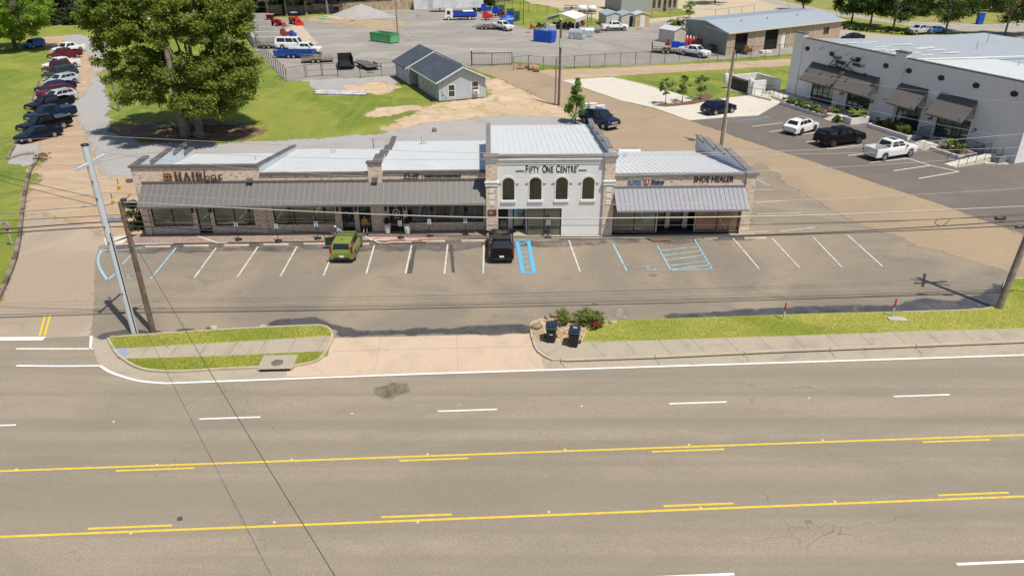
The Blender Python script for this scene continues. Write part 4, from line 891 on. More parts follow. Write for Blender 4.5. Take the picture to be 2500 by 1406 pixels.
# for-sale style board in the planter
e=empty('yard_sign',WF.W(28.9,-3.2,.3),WF.a,'small maroon and white board sign on two legs in front of the right door','yard sign')
MB().box((-.5,-.02,.35),(.5,.02,1.1)).build('board',LET,e); MB().box((-.5,-.045,.72),(.5,-.022,1.1)).build('maroon_panel',mat('maroon',(.20,.02,.07),.6,var=0),e)
MB().box((-.46,-.02,0),(-.42,.02,.35)).box((.42,-.02,0),(.46,.02,.35)).build('legs',LET,e)
text('lettering','OPEN',.26,LET,e,(-.33,-.055,.8),ext=.005,bold=.01)
# small white walled dumpster yard, left of the white building
e=empty('walled_enclosure',WF.W(-3.2,-3.3,0),WF.a,'low white walled enclosure with dark wooden gates left of the white building','enclosure')
MB().box((-3.4,-2.0,0),(-3.1,2.9,2.0)).box((-3.1,2.6,0),(1.9,2.9,2.0)).box((1.8,-2.0,0),(2.1,.2,2.1)).box((-3.5,-2.2,0),(-3.0,-1.7,2.3)).box((1.2,-2.2,0),(1.7,-1.7,2.3)).build('wall',PW,e)
MB().box((-2.98,-2.02,.1),(1.18,-1.94,1.95)).build('gate',mat('dark_gate',(.06,.045,.04),.7,var=.3,vs=3),e)
# ================================================================ METAL WAREHOUSE
HO=G(1771,137); HF=Frame(HO,32.8)
Hb=empty('metal_warehouse',(*HO,0),HF.a,'long metal warehouse with brick front and two open roller doors','building')
SID=mat('grey_green_siding',(.235,.26,.235),.6,.1,var=.06,vs=.4)
mb=MB(); wall(mb,0,33,0,4.0,0,.3,[(2.1,5.4,0,3.6),(10.2,13.9,0,3.7),(15.0,16.3,0,2.9),(27.5,29.2,1.6,3.0)]); mb.build('brick_wall',BRICK2,Hb)
mb=MB(); mb.prism([(0,0),(18.5,0),(18.5,3.9),(9.2,4.75),(0,4.0)],-.12,-.003,'x'); mb.prism([(.3,0),(18.5,0),(18.5,3.9),(9.2,4.75),(.3,4.0)],33.0,33.2,'x'); mb.box((0,18.4,0),(33,18.6,3.9)); mb.build('siding_wall',SID,Hb)
WRF=seam_mat('blue_grey_roof',(.46,.52,.57),.45,.2,(.55,.58,.6))
gable_roof(Hb,-.35,33.4,-.45,18.9,4.02,4.95,'u',WRF,pitch=.9)
MB().box((-.4,-.62,3.86),(33.45,-.455,4.06)).box((-.42,-.6,3.90),(-.352,9,4.08)).build('gutter',mat('beige_trim',(.62,.55,.45),.6,var=0),Hb)
m=MB()
for u in (1.2,7.7,17.2,24.5,32.2): m.box((u-.06,-.1,0),(u+.06,-.002,3.9))
m.build('downpipes',mat('beige_trim',(.62,.55,.45)),Hb)
m=MB().box((2.2,.45,1.95),(5.3,.52,3.6)); m.build('roller_shutter',mat('shutter_white',(.72,.74,.78),.6,var=.05),Hb)
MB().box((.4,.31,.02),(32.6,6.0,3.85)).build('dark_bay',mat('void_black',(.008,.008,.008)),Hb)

MB().box((15.1,.1,.02),(16.2,.18,2.85)).build('door',TRIMW,Hb)
window(Hb,27.5,29.2,1.6,3.0,.1,1,GLASSD)
for u in (7.5,15,24): MB().tube([(u,6,4.4),(u,6,5.1)],.15,8).lathe([(.25,0),(.25,.12)],(u,6,5.0),8).build('roof_vent',VM,Hb)
for o in COL.objects:      # the plan is a parallelogram: its end wall is not square to the brick front
    if o.parent==Hb or (o.parent and o.parent.parent==Hb):
        for v in o.data.vertices: v.co.x+=.432*max(v.co.y,0)
# ================================================================ BLUE GREY HOUSE
UO=G(1072,250); UF=Frame(UO,23.5)
Ub=empty('blue_grey_house',(*UO,0),UF.a,'small blue grey board sided house with dark shingle gable roof','house')
k=N('board_siding'); x=k.n('ShaderNodeSeparateXYZ'); k.l(k.tc,x.inputs[0]); cb=k.math('ADD',x.outputs[0],x.outputs[1])
gr=k.math('LESS_THAN',k.math('FRACT',k.math('MULTIPLY',cb,2.6)),.09); SIDB=k.end(k.mix(k.math('MULTIPLY',gr,.55),k.mix(k.rng(k.noise(.6,5),.35,.7),(.41,.455,.49),(.46,.505,.54)),(.14,.17,.18)),.8)
SHG=ground_mat('dark_shingles',(.060,.075,.10),[((.085,.10,.13),.6,.45,.65,.7,.5)],.3,5,.4,9,.9)
W_,D_=6.9,19.0; uo=[(1.45,2.3,.62,2.15),(4.9,5.8,.9,2.35)]
mb=MB(); wall(mb,0,W_,.15,2.75,0,.15,uo); mb.prism([(0,2.75),(W_,2.75),(W_/2,4.45)],.0,.15,'y')
mb.prism([(0,2.75),(W_,2.75),(W_/2,4.45)],D_-.15,D_,'y'); mb.box((W_-.15,.15,.15),(W_,D_-.15,2.75)); mb.box((0,D_-.15,.15),(W_,D_,2.75))
mb.box((0,.15,.15),(.15,9.5,2.75)); mb.box((1.3,9.5,.15),(1.45,12,2.75)); mb.box((-.7,12,.15),(-.55,D_,2.75)); mb.box((-.55,12,.15),(1.3,12.15,2.75)); mb.box((-.7,D_-.15,.15),(0,D_,2.75))
mb.build('siding_wall',SIDB,Ub)
MB().box((.05,.05,0),(W_-.05,D_-.05,.149)).build('foundation',mat('foundation',(.20,.15,.12),.9),Ub)
def rslab(par,pts,th,m,name): b=MB(); n=len(pts); b.add(pts+[(p[0],p[1],p[2]-th) for p in pts],[tuple(range(n)),tuple(range(n,2*n))[::-1]]+[(i,(i+1)%n,(i+1)%n+n,i+n)[::-1] for i in range(n)]); return b.build(name,m,par)
c=W_/2; sl_=1.75/(c+.5)
rslab(Ub,[(-.5,-.55,2.68),(c,-.55,4.55),(c,12,4.55),(-.5,12,2.68)],.12,SHG,'roof')
rslab(Ub,[(-1.2,12,2.55),(c,12,4.78),(c,D_+.5,4.78),(-1.2,D_+.5,2.55)],.12,SHG,'roof')
rslab(Ub,[(c,-.55,4.55),(W_+.5,-.55,2.68),(W_+.5,12,2.68),(c,12,4.55)],.12,SHG,'roof')
rslab(Ub,[(c,12,4.78),(W_+.9,12,2.6),(W_+.9,D_+.5,2.6),(c,D_+.5,4.78)],.12,SHG,'roof')
m=MB()
for P in ([(-.52,-.6,2.56),(c,-.6,4.44)],[(c,-.6,4.44),(W_+.52,-.6,2.56)],[(-1.2,11.93,2.46),(c,11.93,4.66)]):
    (a,v,za),(b,_,zb)=P; m.add([(a,v,za),(b,v,zb),(b,v,zb+.17),(a,v,za+.17),(a,v+.045,za),(b,v+.045,zb),(b,v+.045,zb+.17),(a,v+.045,za+.17)],[(0,1,2,3),(7,6,5,4),(3,2,6,7),(0,4,5,1),(0,3,7,4),(1,5,6,2)])
m.box((-.56,-.55,2.54),(-.502,12,2.68))
m.build('fascia',TRIMW,Ub)
for (a,b,z0,z1) in uo:
    f=MB(); f.box((a-.09,-.03,z0-.09),(a,.1,z1+.09)).box((b,-.03,z0-.09),(b+.09,.1,z1+.09)).box((a,-.03,z1),(b,.1,z1+.09)).box((a,-.03,z0-.09),(b,.1,z0)).box((a,.0,(z0+z1)/2-.03),(b,.08,(z0+z1)/2+.03))
    f=f.build('window',TRIMW,Ub); MB().box((a,.06,z0),(b,.075,z1)).build('pane',GLASSD,f)
for v in (2.6,4.6,6.6): f=MB().box((-.04,v,1.1),(-.002,v+.6,2.1)).build('window',TRIMW,Ub); MB().box((-.055,v+.08,1.18),(-.041,v+.52,2.02)).build('pane',GLASSD,f)
ac=MB().box((4.95,-.55,.75),(5.75,.0,1.25)).build('window_air_conditioner',TRIMW,Ub); MB().box((5.0,-.565,.8),(5.5,-.551,1.2)).build('grille',mat('ac_grille',(.25,.25,.25),.6),ac)
MB().box((.45,-.12,1.0),(.8,-.002,1.5)).box((.95,-.1,.55),(1.15,-.002,.8)).build('meter_box',mat('meter',(.42,.46,.47),.5),Ub)
MB().tube([(.62,-.06,.2),(.62,-.06,3.0)],.03,5).build('conduit',mat('meter',(.42,.46,.47)),Ub)
# ================================================================ FAR BUILDINGS
fo=G(1585,30); f2=Frame(fo,14)
e=empty('far_office',(*fo,0),f2.a,'far grey metal office building with a tan brick front and four dark windows','building')
mb=MB().box((0,0,0),(8,.3,4.5)).build('brick_front',BRICK2,e)
MB().box((-8,.3,0),(0,12,4.8)).box((0,.3,0),(8,12,4.8)).box((-8,.0,0),(-.01,.299,4.8)).build('siding_wall',mat('office_siding',(.33,.36,.36),.7,var=.05),e)
for u in (.8,2.3,3.9,5.3,6.7): MB().box((u,-.05,1.0 if u!=3.9 else .1),(u+.8,-.001,2.9)).build('window',GLASSD,e)
gable_roof(e,-8.3,8.3,-.3,12.3,4.85,5.6,'u',WRF,pitch=0)
def shed(label,px,py,w,d,h,deg,wc,rc,dr=None,group=None,axis='v'):
    o=G(px,py); e=empty('storage_shed',(*o,0),R(deg),label,'shed',group)
    mb=MB(); mb.box((0,0,0),(w,.06,h)).box((0,.06,0),(.06,d,h)).box((w-.06,.06,0),(w,d,h)).box((.06,d-.06,0),(w-.06,d,h)); mb.prism([(0,h),(w,h),(w/2,h+.55)],.0,.06,'y'); mb.prism([(0,h),(w,h),(w/2,h+.55)],d-.06,d,'y')
    mb.build('wall',wc,e); gable_roof(e,-.15,w+.15,-.15,d+.15,h-.02,h+.6,'v',rc,pitch=0,th=.08)
    if dr: MB().box((dr[0],-.04,.05),(dr[1],-.001,h-.15)).build('door',dr[2],e)
    m=MB()
    for i in range(5): m.box((.08,-.02,.3+i*.42),(w-.08 if not dr else dr[0]-.02,-.001,.33+i*.42))
    m.build('clapboards',wc,e)
LS=mat('lap_siding_cream',(.55,.52,.45),.8,var=.08); LG=mat('shed_grey',(.27,.29,.27),.7); LT=mat('shed_tan',(.55,.40,.23),.8); SR=mat('shed_roof',(.33,.38,.44),.6,var=.05); SRL=mat('shed_roof_light',(.52,.55,.57),.6,var=.05)
shed('cream fronted storage shed with closed door, leftmost of three in a row',1479,66,3.9,7,2.5,8,LS,SR,(1.3,3.0,mat('door_grey',(.55,.57,.58),.7)))
shed('cream storage shed with its dark doorway open, middle of the three',1516,67,3.8,6,2.5,8,LS,SR,(1.9,2.7,mat('void_black',(.008,.008,.008))))
shed('tan clapboard storage shed with white door, right end of the row',1549,67,3.4,4,2.6,6,LT,SRL,(1.2,2.3,TRIMW))
shed('grey green storage shed standing beside the warehouse end wall',1645,108,3.2,4.4,2.5,34,LS,SRL)
# open carport
o=G(1336,72); e=empty('carport',(*o,0),R(-24),'open white metal carport sheltering mowers','carport')
cw,cdp,chh=6.5,7.5,2.5
gable_roof(e,-.2,cw+.2,-.2,cdp,chh,chh+1.0,'v',mat('carport_white',(.66,.65,.63),.6,var=.15,vs=.8),pitch=0,th=.06)
m=MB()
for u in (0,cw):
    for v in (.1,cdp/2,cdp-.2): m.box((u-.06,v-.06,0),(u+.06,v+.06,chh-.05))
m.build('posts',TRIMW,e)
MB().box((-.2,0,chh-.75),(-.16,cdp,chh)).build('side_panel',mat('carport_white',(.66,.65,.63)),e)
MB().box((cw+.16,0,chh-.75),(cw+.2,cdp,chh)).build('side_panel',mat('carport_white',(.66,.65,.63)),e)
# semi trailer boxes far at the top
def boxtrailer(name,label,px,py,L,Wd,H,deg,m,cat,legs=True):
    o=G(px,py); e=empty(name,(*o,0),R(deg),label,cat)
    MB().box((0,0,1.1 if legs else .1),(L,Wd,H)).build('box_body',m,e)
    r=MB()
    for i in range(12): r.box((.3+i*(L-.6)/11,-.03,1.2 if legs else .2),(.36+i*(L-.6)/11,-.001,H-.1))
    r.build('side_ribs',m,e)
    if legs:
        for x in (L-2.4,L-1.2):
            for y in (.05,Wd-.35): MB().tube([(x,y,.5),(x,y+.3,.5)],.5,14).build('wheel',mat('tyre',(.02,.02,.02),.8,var=0),e)
        MB().box((1.6,.3,0),(1.8,.5,1.1)).box((1.6,Wd-.5,0),(1.8,Wd-.3,1.1)).build('landing_gear',BLK,e)
WT=mat('dirty_white_paint',(.68,.69,.70),.6,var=.12,vs=.5,dirt=((.33,.33,.34),.8,.58))
boxtrailer('semi_trailer','large dirty white box trailer parked behind the blue stake truck',1058,31,13.2,2.6,4.3,3,WT,'trailer')
boxtrailer('cargo_box','white cargo box left of the big box trailer',1011,26,3.6,2.6,4.2,3,WT,'cargo box',False)
# ================================================================ VEHICLES
def paint(name,c,rough=.28,metal=.0): 
    k=N('paint_'+name); o=k.mix(k.rng(k.noise(2.2,4),.4,.7,0,.25),c,tuple(x*.8 for x in c)); m=k.end(o,rough,metal,.25)
    k.b.inputs['Coat Weight'].default_value=.22; k.b.inputs['Coat Roughness'].default_value=.08; return m
PT={n:paint(n,c) for n,c in dict(black=(.004,.004,.005),navy=(.005,.009,.032),blue=(.015,.05,.20),white=(.78,.78,.78),silver=(.48,.50,.53),maroon=(.13,.010,.02),darkred=(.11,.012,.012),
    charcoal=(.045,.05,.055),green=(.20,.24,.05),slate=(.03,.045,.06),deepblue=(.006,.016,.055),royal=(.015,.06,.42),sky=(.02,.13,.42),red=(.55,.03,.015),lightblue=(.08,.19,.42)).items()}
TYRE=mat('tyre',(.02,.02,.02)); RIM=mat('alloy_rim',(.55,.56,.57),.3,.7,var=0); RIMD=mat('dark_rim',(.10,.10,.11),.35,.6,var=0)
CG=glass_mat('car_glass',(.015,.020,.024),.12,.04); CHR=mat('chrome',(.65,.65,.66),.2,.9,var=0); HL=mat('headlamp',(.75,.76,.78),.15,.2,var=0,spec=.8); TLM=mat('tail_lamp',(.26,.014,.012),.3,var=0)
PLT=mat('licence_plate_white',(.72,.74,.78),.5,var=0); PLST=mat('black_plastic',(.03,.03,.032),.7,var=0)
def interp(P,s):
    for (a,za),(b,zb) in zip(P[:-1],P[1:]):
        if s<=b: return za if b==a else za+(zb-za)*max(0,(s-a))/(b-a)
    return P[-1][1]
def vehicle(name,label,cat,P,col,loc,rz,group=None,rim=None,plate=True,anchor=None):
    """P: L,W,H,wb,fo (front overhang),r (wheel radius),clear,top [(s,z)], cab (base0,top0,top1,base1), belt, wins, bed, mirrors"""
    L,Wd,H=P['L'],P['W'],P['H']; r=P['r']; fo=P['fo']; wb=P['wb']; cl=P.get('clear',.28); bw=Wd/2
    root=empty(name,(0,0,0),0,label,cat,group); wc=[fo,fo+wb]
    X=lambda s: L/2-s
    bed=P.get('bed')
    st=set(np.round(np.arange(0,L+.001,L/36),3)); 
    for c in wc:
        Rr=r*1.18
        for k in range(9): st.add(round(c+Rr*math.cos(math.pi*k/8)*1.0,3))
    st=sorted(x for x in st if 0<=x<=L)
    S_=[(s,0) for s in st]
    if bed:
        S_=[q for q in S_ if abs(q[0]-bed[0])>.04 and abs(q[0]-bed[1])>.04]+[(bed[0],0),(bed[0]+.001,1),(bed[1]-.001,1),(bed[1],0)]; S_.sort()
        S_=[(s,1 if bed[0]<s<bed[1] else 0) for s,_ in S_]
    mb=MB(); n=9; rows=[]
    for s,inb in S_:
        zt=interp(P['top'],s); zb=cl
        if s<.25: zb=cl+(.25-s)*.35
        if s>L-.25: zb=cl+(s-L+.25)*.5
        for c in wc:
            d=abs(s-c); Rr=r*1.18
            if d<Rr: zb=max(zb,r+math.sqrt(Rr*Rr-d*d))
        w=bw*(1-.13*max(0,1-s/.7)**2-.07*max(0,1-(L-s)/.6)**2)
        if P.get('boxy'): w=bw*(1-.05*max(0,1-s/.5)**2-.03*max(0,1-(L-s)/.5)**2)
        zb=min(zb,zt-.06); h=zt-zb
        if inb: zf=.80; sec=[(0,zb),(w*.86,zb),(w*.98,zb+.1*h),(w,zb+.55*h),(w*.985,zb+.85*h),(w*.95,zt),(w*.87,zt),(w*.86,zf),(0,zf)]
        else: sec=[(0,zb),(w*.86,zb),(w*.97,zb+.1*h),(w,zb+.55*h),(w*.985,zb+.80*h),(w*.94,zb+.965*h),(w*.82,zt),(w*.5,zt+.018),(0,zt+.025)]
        rows.append([(X(s),y,z) for y,z in sec]+[(X(s),-y,z) for y,z in sec[-2:0:-1]])
    m_=len(rows[0]); vs=[p for r_ in rows for p in r_]
    fs=[(i*m_+k,i*m_+(k+1)%m_,(i+1)*m_+(k+1)%m_,(i+1)*m_+k) for i in range(len(rows)-1) for k in range(m_)]
    fs+=[tuple(range(m_))[::-1],tuple(range(len(vs)-m_,len(vs)))]
    mb.add(vs,fs)
    def cabin(mb,b0,t0,t1,b1,zb,zt,wbf=.93,wtf=.76,cap=.045):
        wb_,wt_=bw*wbf,bw*wtf
        B4=[Vector((X(b0),wb_*.94,zb)),Vector((X(b1),wb_*.97,zb)),Vector((X(b1),-wb_*.97,zb)),Vector((X(b0),-wb_*.94,zb))]
        T4=[Vector((X(t0),wt_*.93,zt-cap)),Vector((X(t1),wt_*.96,zt-cap)),Vector((X(t1),-wt_*.96,zt-cap)),Vector((X(t0),-wt_*.93,zt-cap))]
        I4=[Vector((X(t0+.16),wt_*.72,zt)),Vector((X(t1-.12),wt_*.76,zt)),Vector((X(t1-.12),-wt_*.76,zt)),Vector((X(t0+.16),-wt_*.72,zt))]
        mb.add(B4+T4+I4,[(0,1,5,4),(1,2,6,5),(2,3,7,6),(3,0,4,7),(4,5,9,8),(5,6,10,9),(6,7,11,10),(7,4,8,11),(8,9,10,11)])
        return B4,T4
    belt=P['belt']; b0,t0,t1,b1=P['cab']
    B4,T4=cabin(mb,b0,t0,t1,b1,belt-.05,H)
    if P.get('cap'): c0,c1=P['cap'][:2]; CB,CT=cabin(mb,c0,c0+.05,c1-.25,c1-.02,P['top'][-1][1]-.02 if False else belt-.08,P['cap'][2],.95,.84)
    mb.build('body',col,root,sharp=28)
    def pane(B4,T4,face,u0,u1,v0,v1,nm,m=CG,off=.012,bow=0):
        i,j=[(0,1),(1,2),(2,3),(3,0)][face]; a,b,c,d=B4[i],B4[j],T4[j],T4[i]
        nrm=(b-a).cross(d-a).normalized()
        cen=(B4[0]+B4[2])/2
        if (a-cen).dot(nrm)<0: nrm=-nrm
        def q(u,v): return (a.lerp(b,u)).lerp(d.lerp(c,u),v)+nrm*off
        P4=[q(u0,v0),q(u1,v0),q(u1,v1),q(u0,v1)]; b_=[p-nrm*(off+.01) for p in P4]
        MB().add(P4+b_,[(0,1,2,3),(7,6,5,4),(0,4,5,1),(1,5,6,2),(2,6,7,3),(3,7,4,0)]).build(nm,m,root)
    pane(B4,T4,3,.07,.93,.12,.93,'windshield'); pane(B4,T4,1,.09,.91,.22 if not bed else .12,.90,'rear_window')
    for (u0,u1) in P['wins']:
        pane(B4,T4,0,u0,u1,.16,.88,'side_window'); pane(B4,T4,2,1-u1,1-u0,.16,.88,'side_window')
    if P.get('cap'): 
        for f,(u0,u1) in ((0,(.12,.9)),(2,(.1,.88)),(1,(.1,.9))): pane(CB,CT,f,u0,u1,.3,.85,'cap_window')
    if P.get('sunroof'): MB().box((X(t0+1.05),-bw*.45,H-.004),(X(t0+.35),bw*.45,H+.008)).build('sunroof',CG,root)
    # wheels
    tw=P.get('tw',.23)
    for c in wc:
        for sd in (-1,1):
            y1=sd*(bw-.015); y0=y1-sd*tw
            t=MB(); t.tube([(0,y0-y1,0),(0,(y0-y1)*.96,0),(0,(y0-y1)*.04,0),(0,0,0)],[r*.93,r,r,r*.93],20)
            o=t.build('wheel',TYRE,root,loc=(X(c),y1,r))
            q=MB(); q.tube([(0,-sd*.02,0),(0,sd*.012,0)],r*.64,14,sm=False); rr=q.build('rim',rim or RIM,o)
            sp=MB()
            for k in range(5):
                a=k*2*math.pi/5+.3; sp.add([(math.cos(a-.2)*r*.25,sd*.016,math.sin(a-.2)*r*.25),(math.cos(a-.33)*r*.56,sd*.016,math.sin(a-.33)*r*.56),(math.cos(a+.33)*r*.56,sd*.016,math.sin(a+.33)*r*.56),(math.cos(a+.2)*r*.25,sd*.016,math.sin(a+.2)*r*.25)],[(0,1,2,3)])
            sp.build('spoke_gaps',TYRE,o)
    zh=interp(P['top'],.05)-.10; zt_=interp(P['top'],L-.05)
    truck=bool(bed) or P.get('boxy')
    for sd in (-1,1):
        y=sd*bw*.66; MB().box((X(.24),min(y-.0,y+sd*.2)-.06*(sd<0) ,zh-.17),(X(.012),max(y,y+sd*.2)+.06*(sd>0)-.03,zh)).build('headlight',HL,root)
        z0,z1=(zt_-.42,zt_-.08) if truck else (zt_-.30,zt_-.10)
        if P.get('hightail'): z0,z1=P['hightail']
        MB().box((X(L+.012),sd*bw*.88-.07,z0),(X(L-.08),sd*bw*.88+.07,z1)).build('taillight',TLM,root)
        if P.get('mirrors',True): MB().cbox((X(b0+.35),sd*(bw+.07),belt+.08),(.16,.20,.15)).build('mirror',col if not truck else PLST,root)
    MB().box((X(.16),-bw*.46,zh-.24),(X(-.006),bw*.46,zh-.03)).build('grille',CHR if truck else PLST,root)
    if truck:
        MB().box((X(.22),-bw*.93,cl+.10),(X(-.07),bw*.93,cl+.33)).build('front_bumper',P.get('bump',CHR),root)
        MB().box((X(L+.10),-bw*.92,cl+.16),(X(L-.1),bw*.92,cl+.36)).build('rear_bumper',P.get('bump',CHR),root)
    else:
        MB().box((X(.14),-bw*.7,cl+.06),(X(-.012),bw*.7,cl+.2)).build('lower_grille',PLST,root)
        MB().box((X(L+.010),-bw*.72,cl+.10),(X(L-.1),bw*.72,cl+.22)).build('rear_valance',PLST,root)
    if plate: MB().box((X(L+(.108 if truck else .018)),-.17,cl+.2 if truck else cl+.30),(X(L),.17,cl+.34 if truck else cl+.44)).build('license_plate',PLT,root)
    if bed and not P.get('cap'):
        MB().box((X(bed[1]-.03),-bw*.855,.802),(X(bed[0]+.03),bw*.855,.812)).build('bed_liner',PLST,root)
        if P.get('tonneau'): MB().box((X(bed[1]),-bw*.94,zt_+.005),(X(bed[0]),bw*.94,zt_+.045)).build('bed_cover',P['tonneau'],root)
    if P.get('rails'):
        for sd in (-1,1): MB().tube([(X(t0+.2),sd*bw*.66,H-.02),(X(t0+.3),sd*bw*.66,H+.05),(X(t1-.3),sd*bw*.66,H+.05),(X(t1-.2),sd*bw*.66,H-.02)],.02,5).build('roof_rail',PLST,root)
    if P.get('lower'): 
        for sd in (-1,1): MB().box((X(fo+wb-r*1.3),sd*bw*1.0-.012,cl+.02),(X(fo+r*1.3),sd*bw*1.0+.012,cl+.34)).build('lower_stripe',P['lower'],root)
    if P.get('spare'): MB().tube([(X(L+.02),0,1.0),(X(L+.24),0,1.0)],.36,16).build('spare_wheel',TYRE,root)
    root.rotation_euler=(0,0,rz)
    if anchor=='wheel':   # loc = ground contact of the camera-side rear wheel
        sd=-1 if Vector((math.sin(rz),-math.cos(rz))).dot(-Vector(loc).normalized())>0 else 1
        off=Matrix.Rotation(rz,2)@Vector((X(wc[1]),sd*(bw-.1))); root.location=(loc[0]-off.x,loc[1]-off.y,0)
    elif anchor=='rear':
        off=Matrix.Rotation(rz,2)@Vector((-L/2,0)); root.location=(loc[0]-off.x,loc[1]-off.y,0)
    else: root.location=(*loc,0)
    root.location.z=.03
    return root
SEDAN=dict(L=4.9,W=1.85,H=1.45,wb=2.85,fo=.9,r=.33,clear=.22,top=[(0,.62),(.15,.74),(1.35,.96),(1.6,.98),(3.9,1.02),(4.0,1.04),(4.75,1.02),(4.9,.86)],cab=(1.25,2.1,3.35,4.25),belt=1.0,wins=((.14,.47),(.5,.80)))
SUV=dict(L=4.75,W=1.9,H=1.70,wb=2.75,fo=.9,r=.37,clear=.25,top=[(0,.76),(.08,.92),(.5,1.02),(1.15,1.12),(1.4,1.14),(4.55,1.20),(4.70,1.14),(4.75,1.0)],cab=(1.05,1.85,4.05,4.66),belt=1.16,wins=((.12,.36),(.385,.64),(.665,.88)),rails=True)
BIGSUV=dict(SUV,L=5.1,W=2.0,H=1.88,wb=2.95,fo=.92,r=.39,boxy=True,top=[(0,.85),(.12,1.0),(1.3,1.14),(5.0,1.18),(5.1,1.05)],cab=(1.35,1.95,4.75,5.05),belt=1.16,clear=.3)
PICK=dict(L=5.85,W=2.02,H=1.97,wb=3.65,fo=.95,r=.41,clear=.36,boxy=True,tw=.27,top=[(0,1.02),(.07,1.19),(1.5,1.29),(3.9,1.31),(5.85,1.36)],cab=(1.42,2.15,3.72,3.97),belt=1.29,wins=((.12,.47),(.51,.90)),bed=(4.05,5.75))
JEEP=dict(SUV,L=4.4,W=1.85,H=1.83,wb=2.75,fo=.7,r=.40,boxy=True,top=[(0,.95),(.1,1.02),(1.4,1.12),(4.4,1.14)],cab=(1.4,1.65,4.1,4.3),belt=1.12,rails=False,spare=True,clear=.35)
HATCH=dict(L=4.1,W=1.79,H=1.62,wb=2.55,fo=.78,r=.34,clear=.22,top=[(0,.65),(.12,.84),(.95,1.02),(4.0,1.06),(4.1,.85)],cab=(.95,1.55,3.85,4.06),belt=1.04,wins=((.12,.42),(.45,.70),(.74,.88)),hightail=(.86,1.38),rails=False)
VAN=dict(SUV,L=5.9,W=2.05,H=2.15,wb=3.6,fo=.85,r=.38,boxy=True,top=[(0,.8),(.1,.95),(1.0,1.2),(5.8,1.25),(5.9,1.1)],cab=(.9,1.5,5.75,5.88),belt=1.2,wins=((.06,.22),(.25,.55),(.58,.92)),rails=False)
def gy(a,b):  # heading between two ground pixels
    A=Vector(G(*a));B=Vector(G(*b)); d=B-A; return math.atan2(d.y,d.x)
HR=R(-120); GR='vehicles parked in a row along the left drive'
row=[('parked_car','navy black sedan, nearest car of the left row, nose toward the timber edge','car',SEDAN,'navy',(134.5,336),-120,{}),
('pickup_truck','black crew cab pickup with flat bed cover behind the nearest dark sedan','pickup truck',dict(PICK,tonneau=PT['charcoal']),'black',(157.5,315),-118,{}),
('pickup_truck','dark blue pickup between two black pickups near the front of the left row','pickup truck',dict(PICK,tonneau=PT['deepblue']),'deepblue',(170,290),-117,{}),
('pickup_truck','shiny black pickup with open bed in front of a white wagon in the left row','pickup truck',PICK,'black',(165,265),-116,{}),
('parked_car','white station wagon wedged between a maroon wagon and a black pickup','car',SUV,'silver',(178,247),-116,{}),
('parked_car','maroon wagon beside the white wagon in the middle of the left row','car',dict(SUV,H=1.6),'maroon',(168,233),-116,{}),
('pickup_truck','small dark blue pickup with white wheels in the middle of the left row','pickup truck',dict(PICK,H=1.80,L=5.3,bed=(4.05,5.2)),'deepblue',(180,224),-115,{}),
('parked_car','silver sport utility car behind the small blue pickup','car',SUV,'silver',(184,206),-114,{}),
('parked_car','large slate coloured wagon between the silver car and the red off-roader','car',BIGSUV,'slate',(178,190),-114,{}),
('parked_car','dark red off-roader with black hardtop roof in the left row','off-roader',JEEP,'darkred',(168,176),-113,{}),
('pickup_truck','white crew cab pickup in front of the maroon pickup','pickup truck',PICK,'white',(184.6,166.7),-112,{}),
('pickup_truck','maroon pickup between two white pickups at the far end of the row','pickup truck',PICK,'maroon',(190,143),-111,{}),
('pickup_truck','white pickup farthest back in the left row','pickup truck',PICK,'white',(198,128),-110,{})]
for nm,lb,ct,P,c,px,hd,_ in row:
    vehicle(nm,lb,ct,P,PT[c],G(*px),R(hd),GR,anchor='wheel')
vehicle('parked_car','bright blue car half hidden under the light green tree','car',HATCH,PT['sky'],G(104,113),R(-100),GR,anchor='rear')
jt=[o for o in COL.objects if o.get('label','').startswith('dark red off')][0]
MB().box((-1.85,-.68,1.80),(.5,.68,1.86)).build('hard_top',PLST,jt)
soul=vehicle('parked_car','lime green boxy hatchback with its front left door open','car',HATCH,PT['green'],G(836,645),R(90),anchor='rear')
# open door of the hatchback
X_=lambda s:4.1/2-s
dr=MB(); dr.box((0,-.03,.30),(-1.02,.03,1.0)); od=dr.build('open_door',PT['green'],soul,loc=(X_(1.05),.90,0),rz=R(-68)); 
fr_=MB().tube([(-.05,0,1.0),(-.50,0,1.50),(-.98,0,1.52),(-1.0,0,1.0)],.03,5).build('window_frame',PLST,od); MB().box((-.98,-.045,.34),(-.06,-.031,.95)).build('door_lining',PLST,od)
MB().cbox((0,0,0),(.12,.12,.06)).build('antenna_base',PLST,soul,loc=(-1.3,0,1.63))
MB().box((-2.066,-.55,.40),(-2.05,.55,.52)).build('bumper_slot',PLST,soul)
vehicle('parked_car','glossy black sport utility car parked beside the bright blue hatching','car',dict(SUV,L=4.7,sunroof=1),PT['black'],G(1225,646),R(91.5),anchor='rear')
vehicle('pickup_truck','dark blue pickup with chrome grille parked behind the tall white facade','pickup truck',PICK,PT['deepblue'],G(1427,302),R(-57),anchor='wheel')
vehicle('parked_car','white sport utility car with dark sunroof, leftmost in the white building lot','car',dict(SUV,L=4.95,sunroof=1),PT['white'],G(1955,331),gy((1955,330),(2003,316)),anchor='wheel',rim=RIMD)
vehicle('pickup_truck','black pickup with camper cap between the white car and the white pickup','pickup truck',dict(PICK,cap=(4.0,5.8,1.86),bump=PLST),PT['black'],G(2033,361),R(22),anchor='wheel',rim=RIMD)
vehicle('pickup_truck','white crew cab pickup with open bed, rightmost in the white building lot','pickup truck',dict(PICK,sunroof=1),PT['white'],G(2157,394),R(23),anchor='wheel')
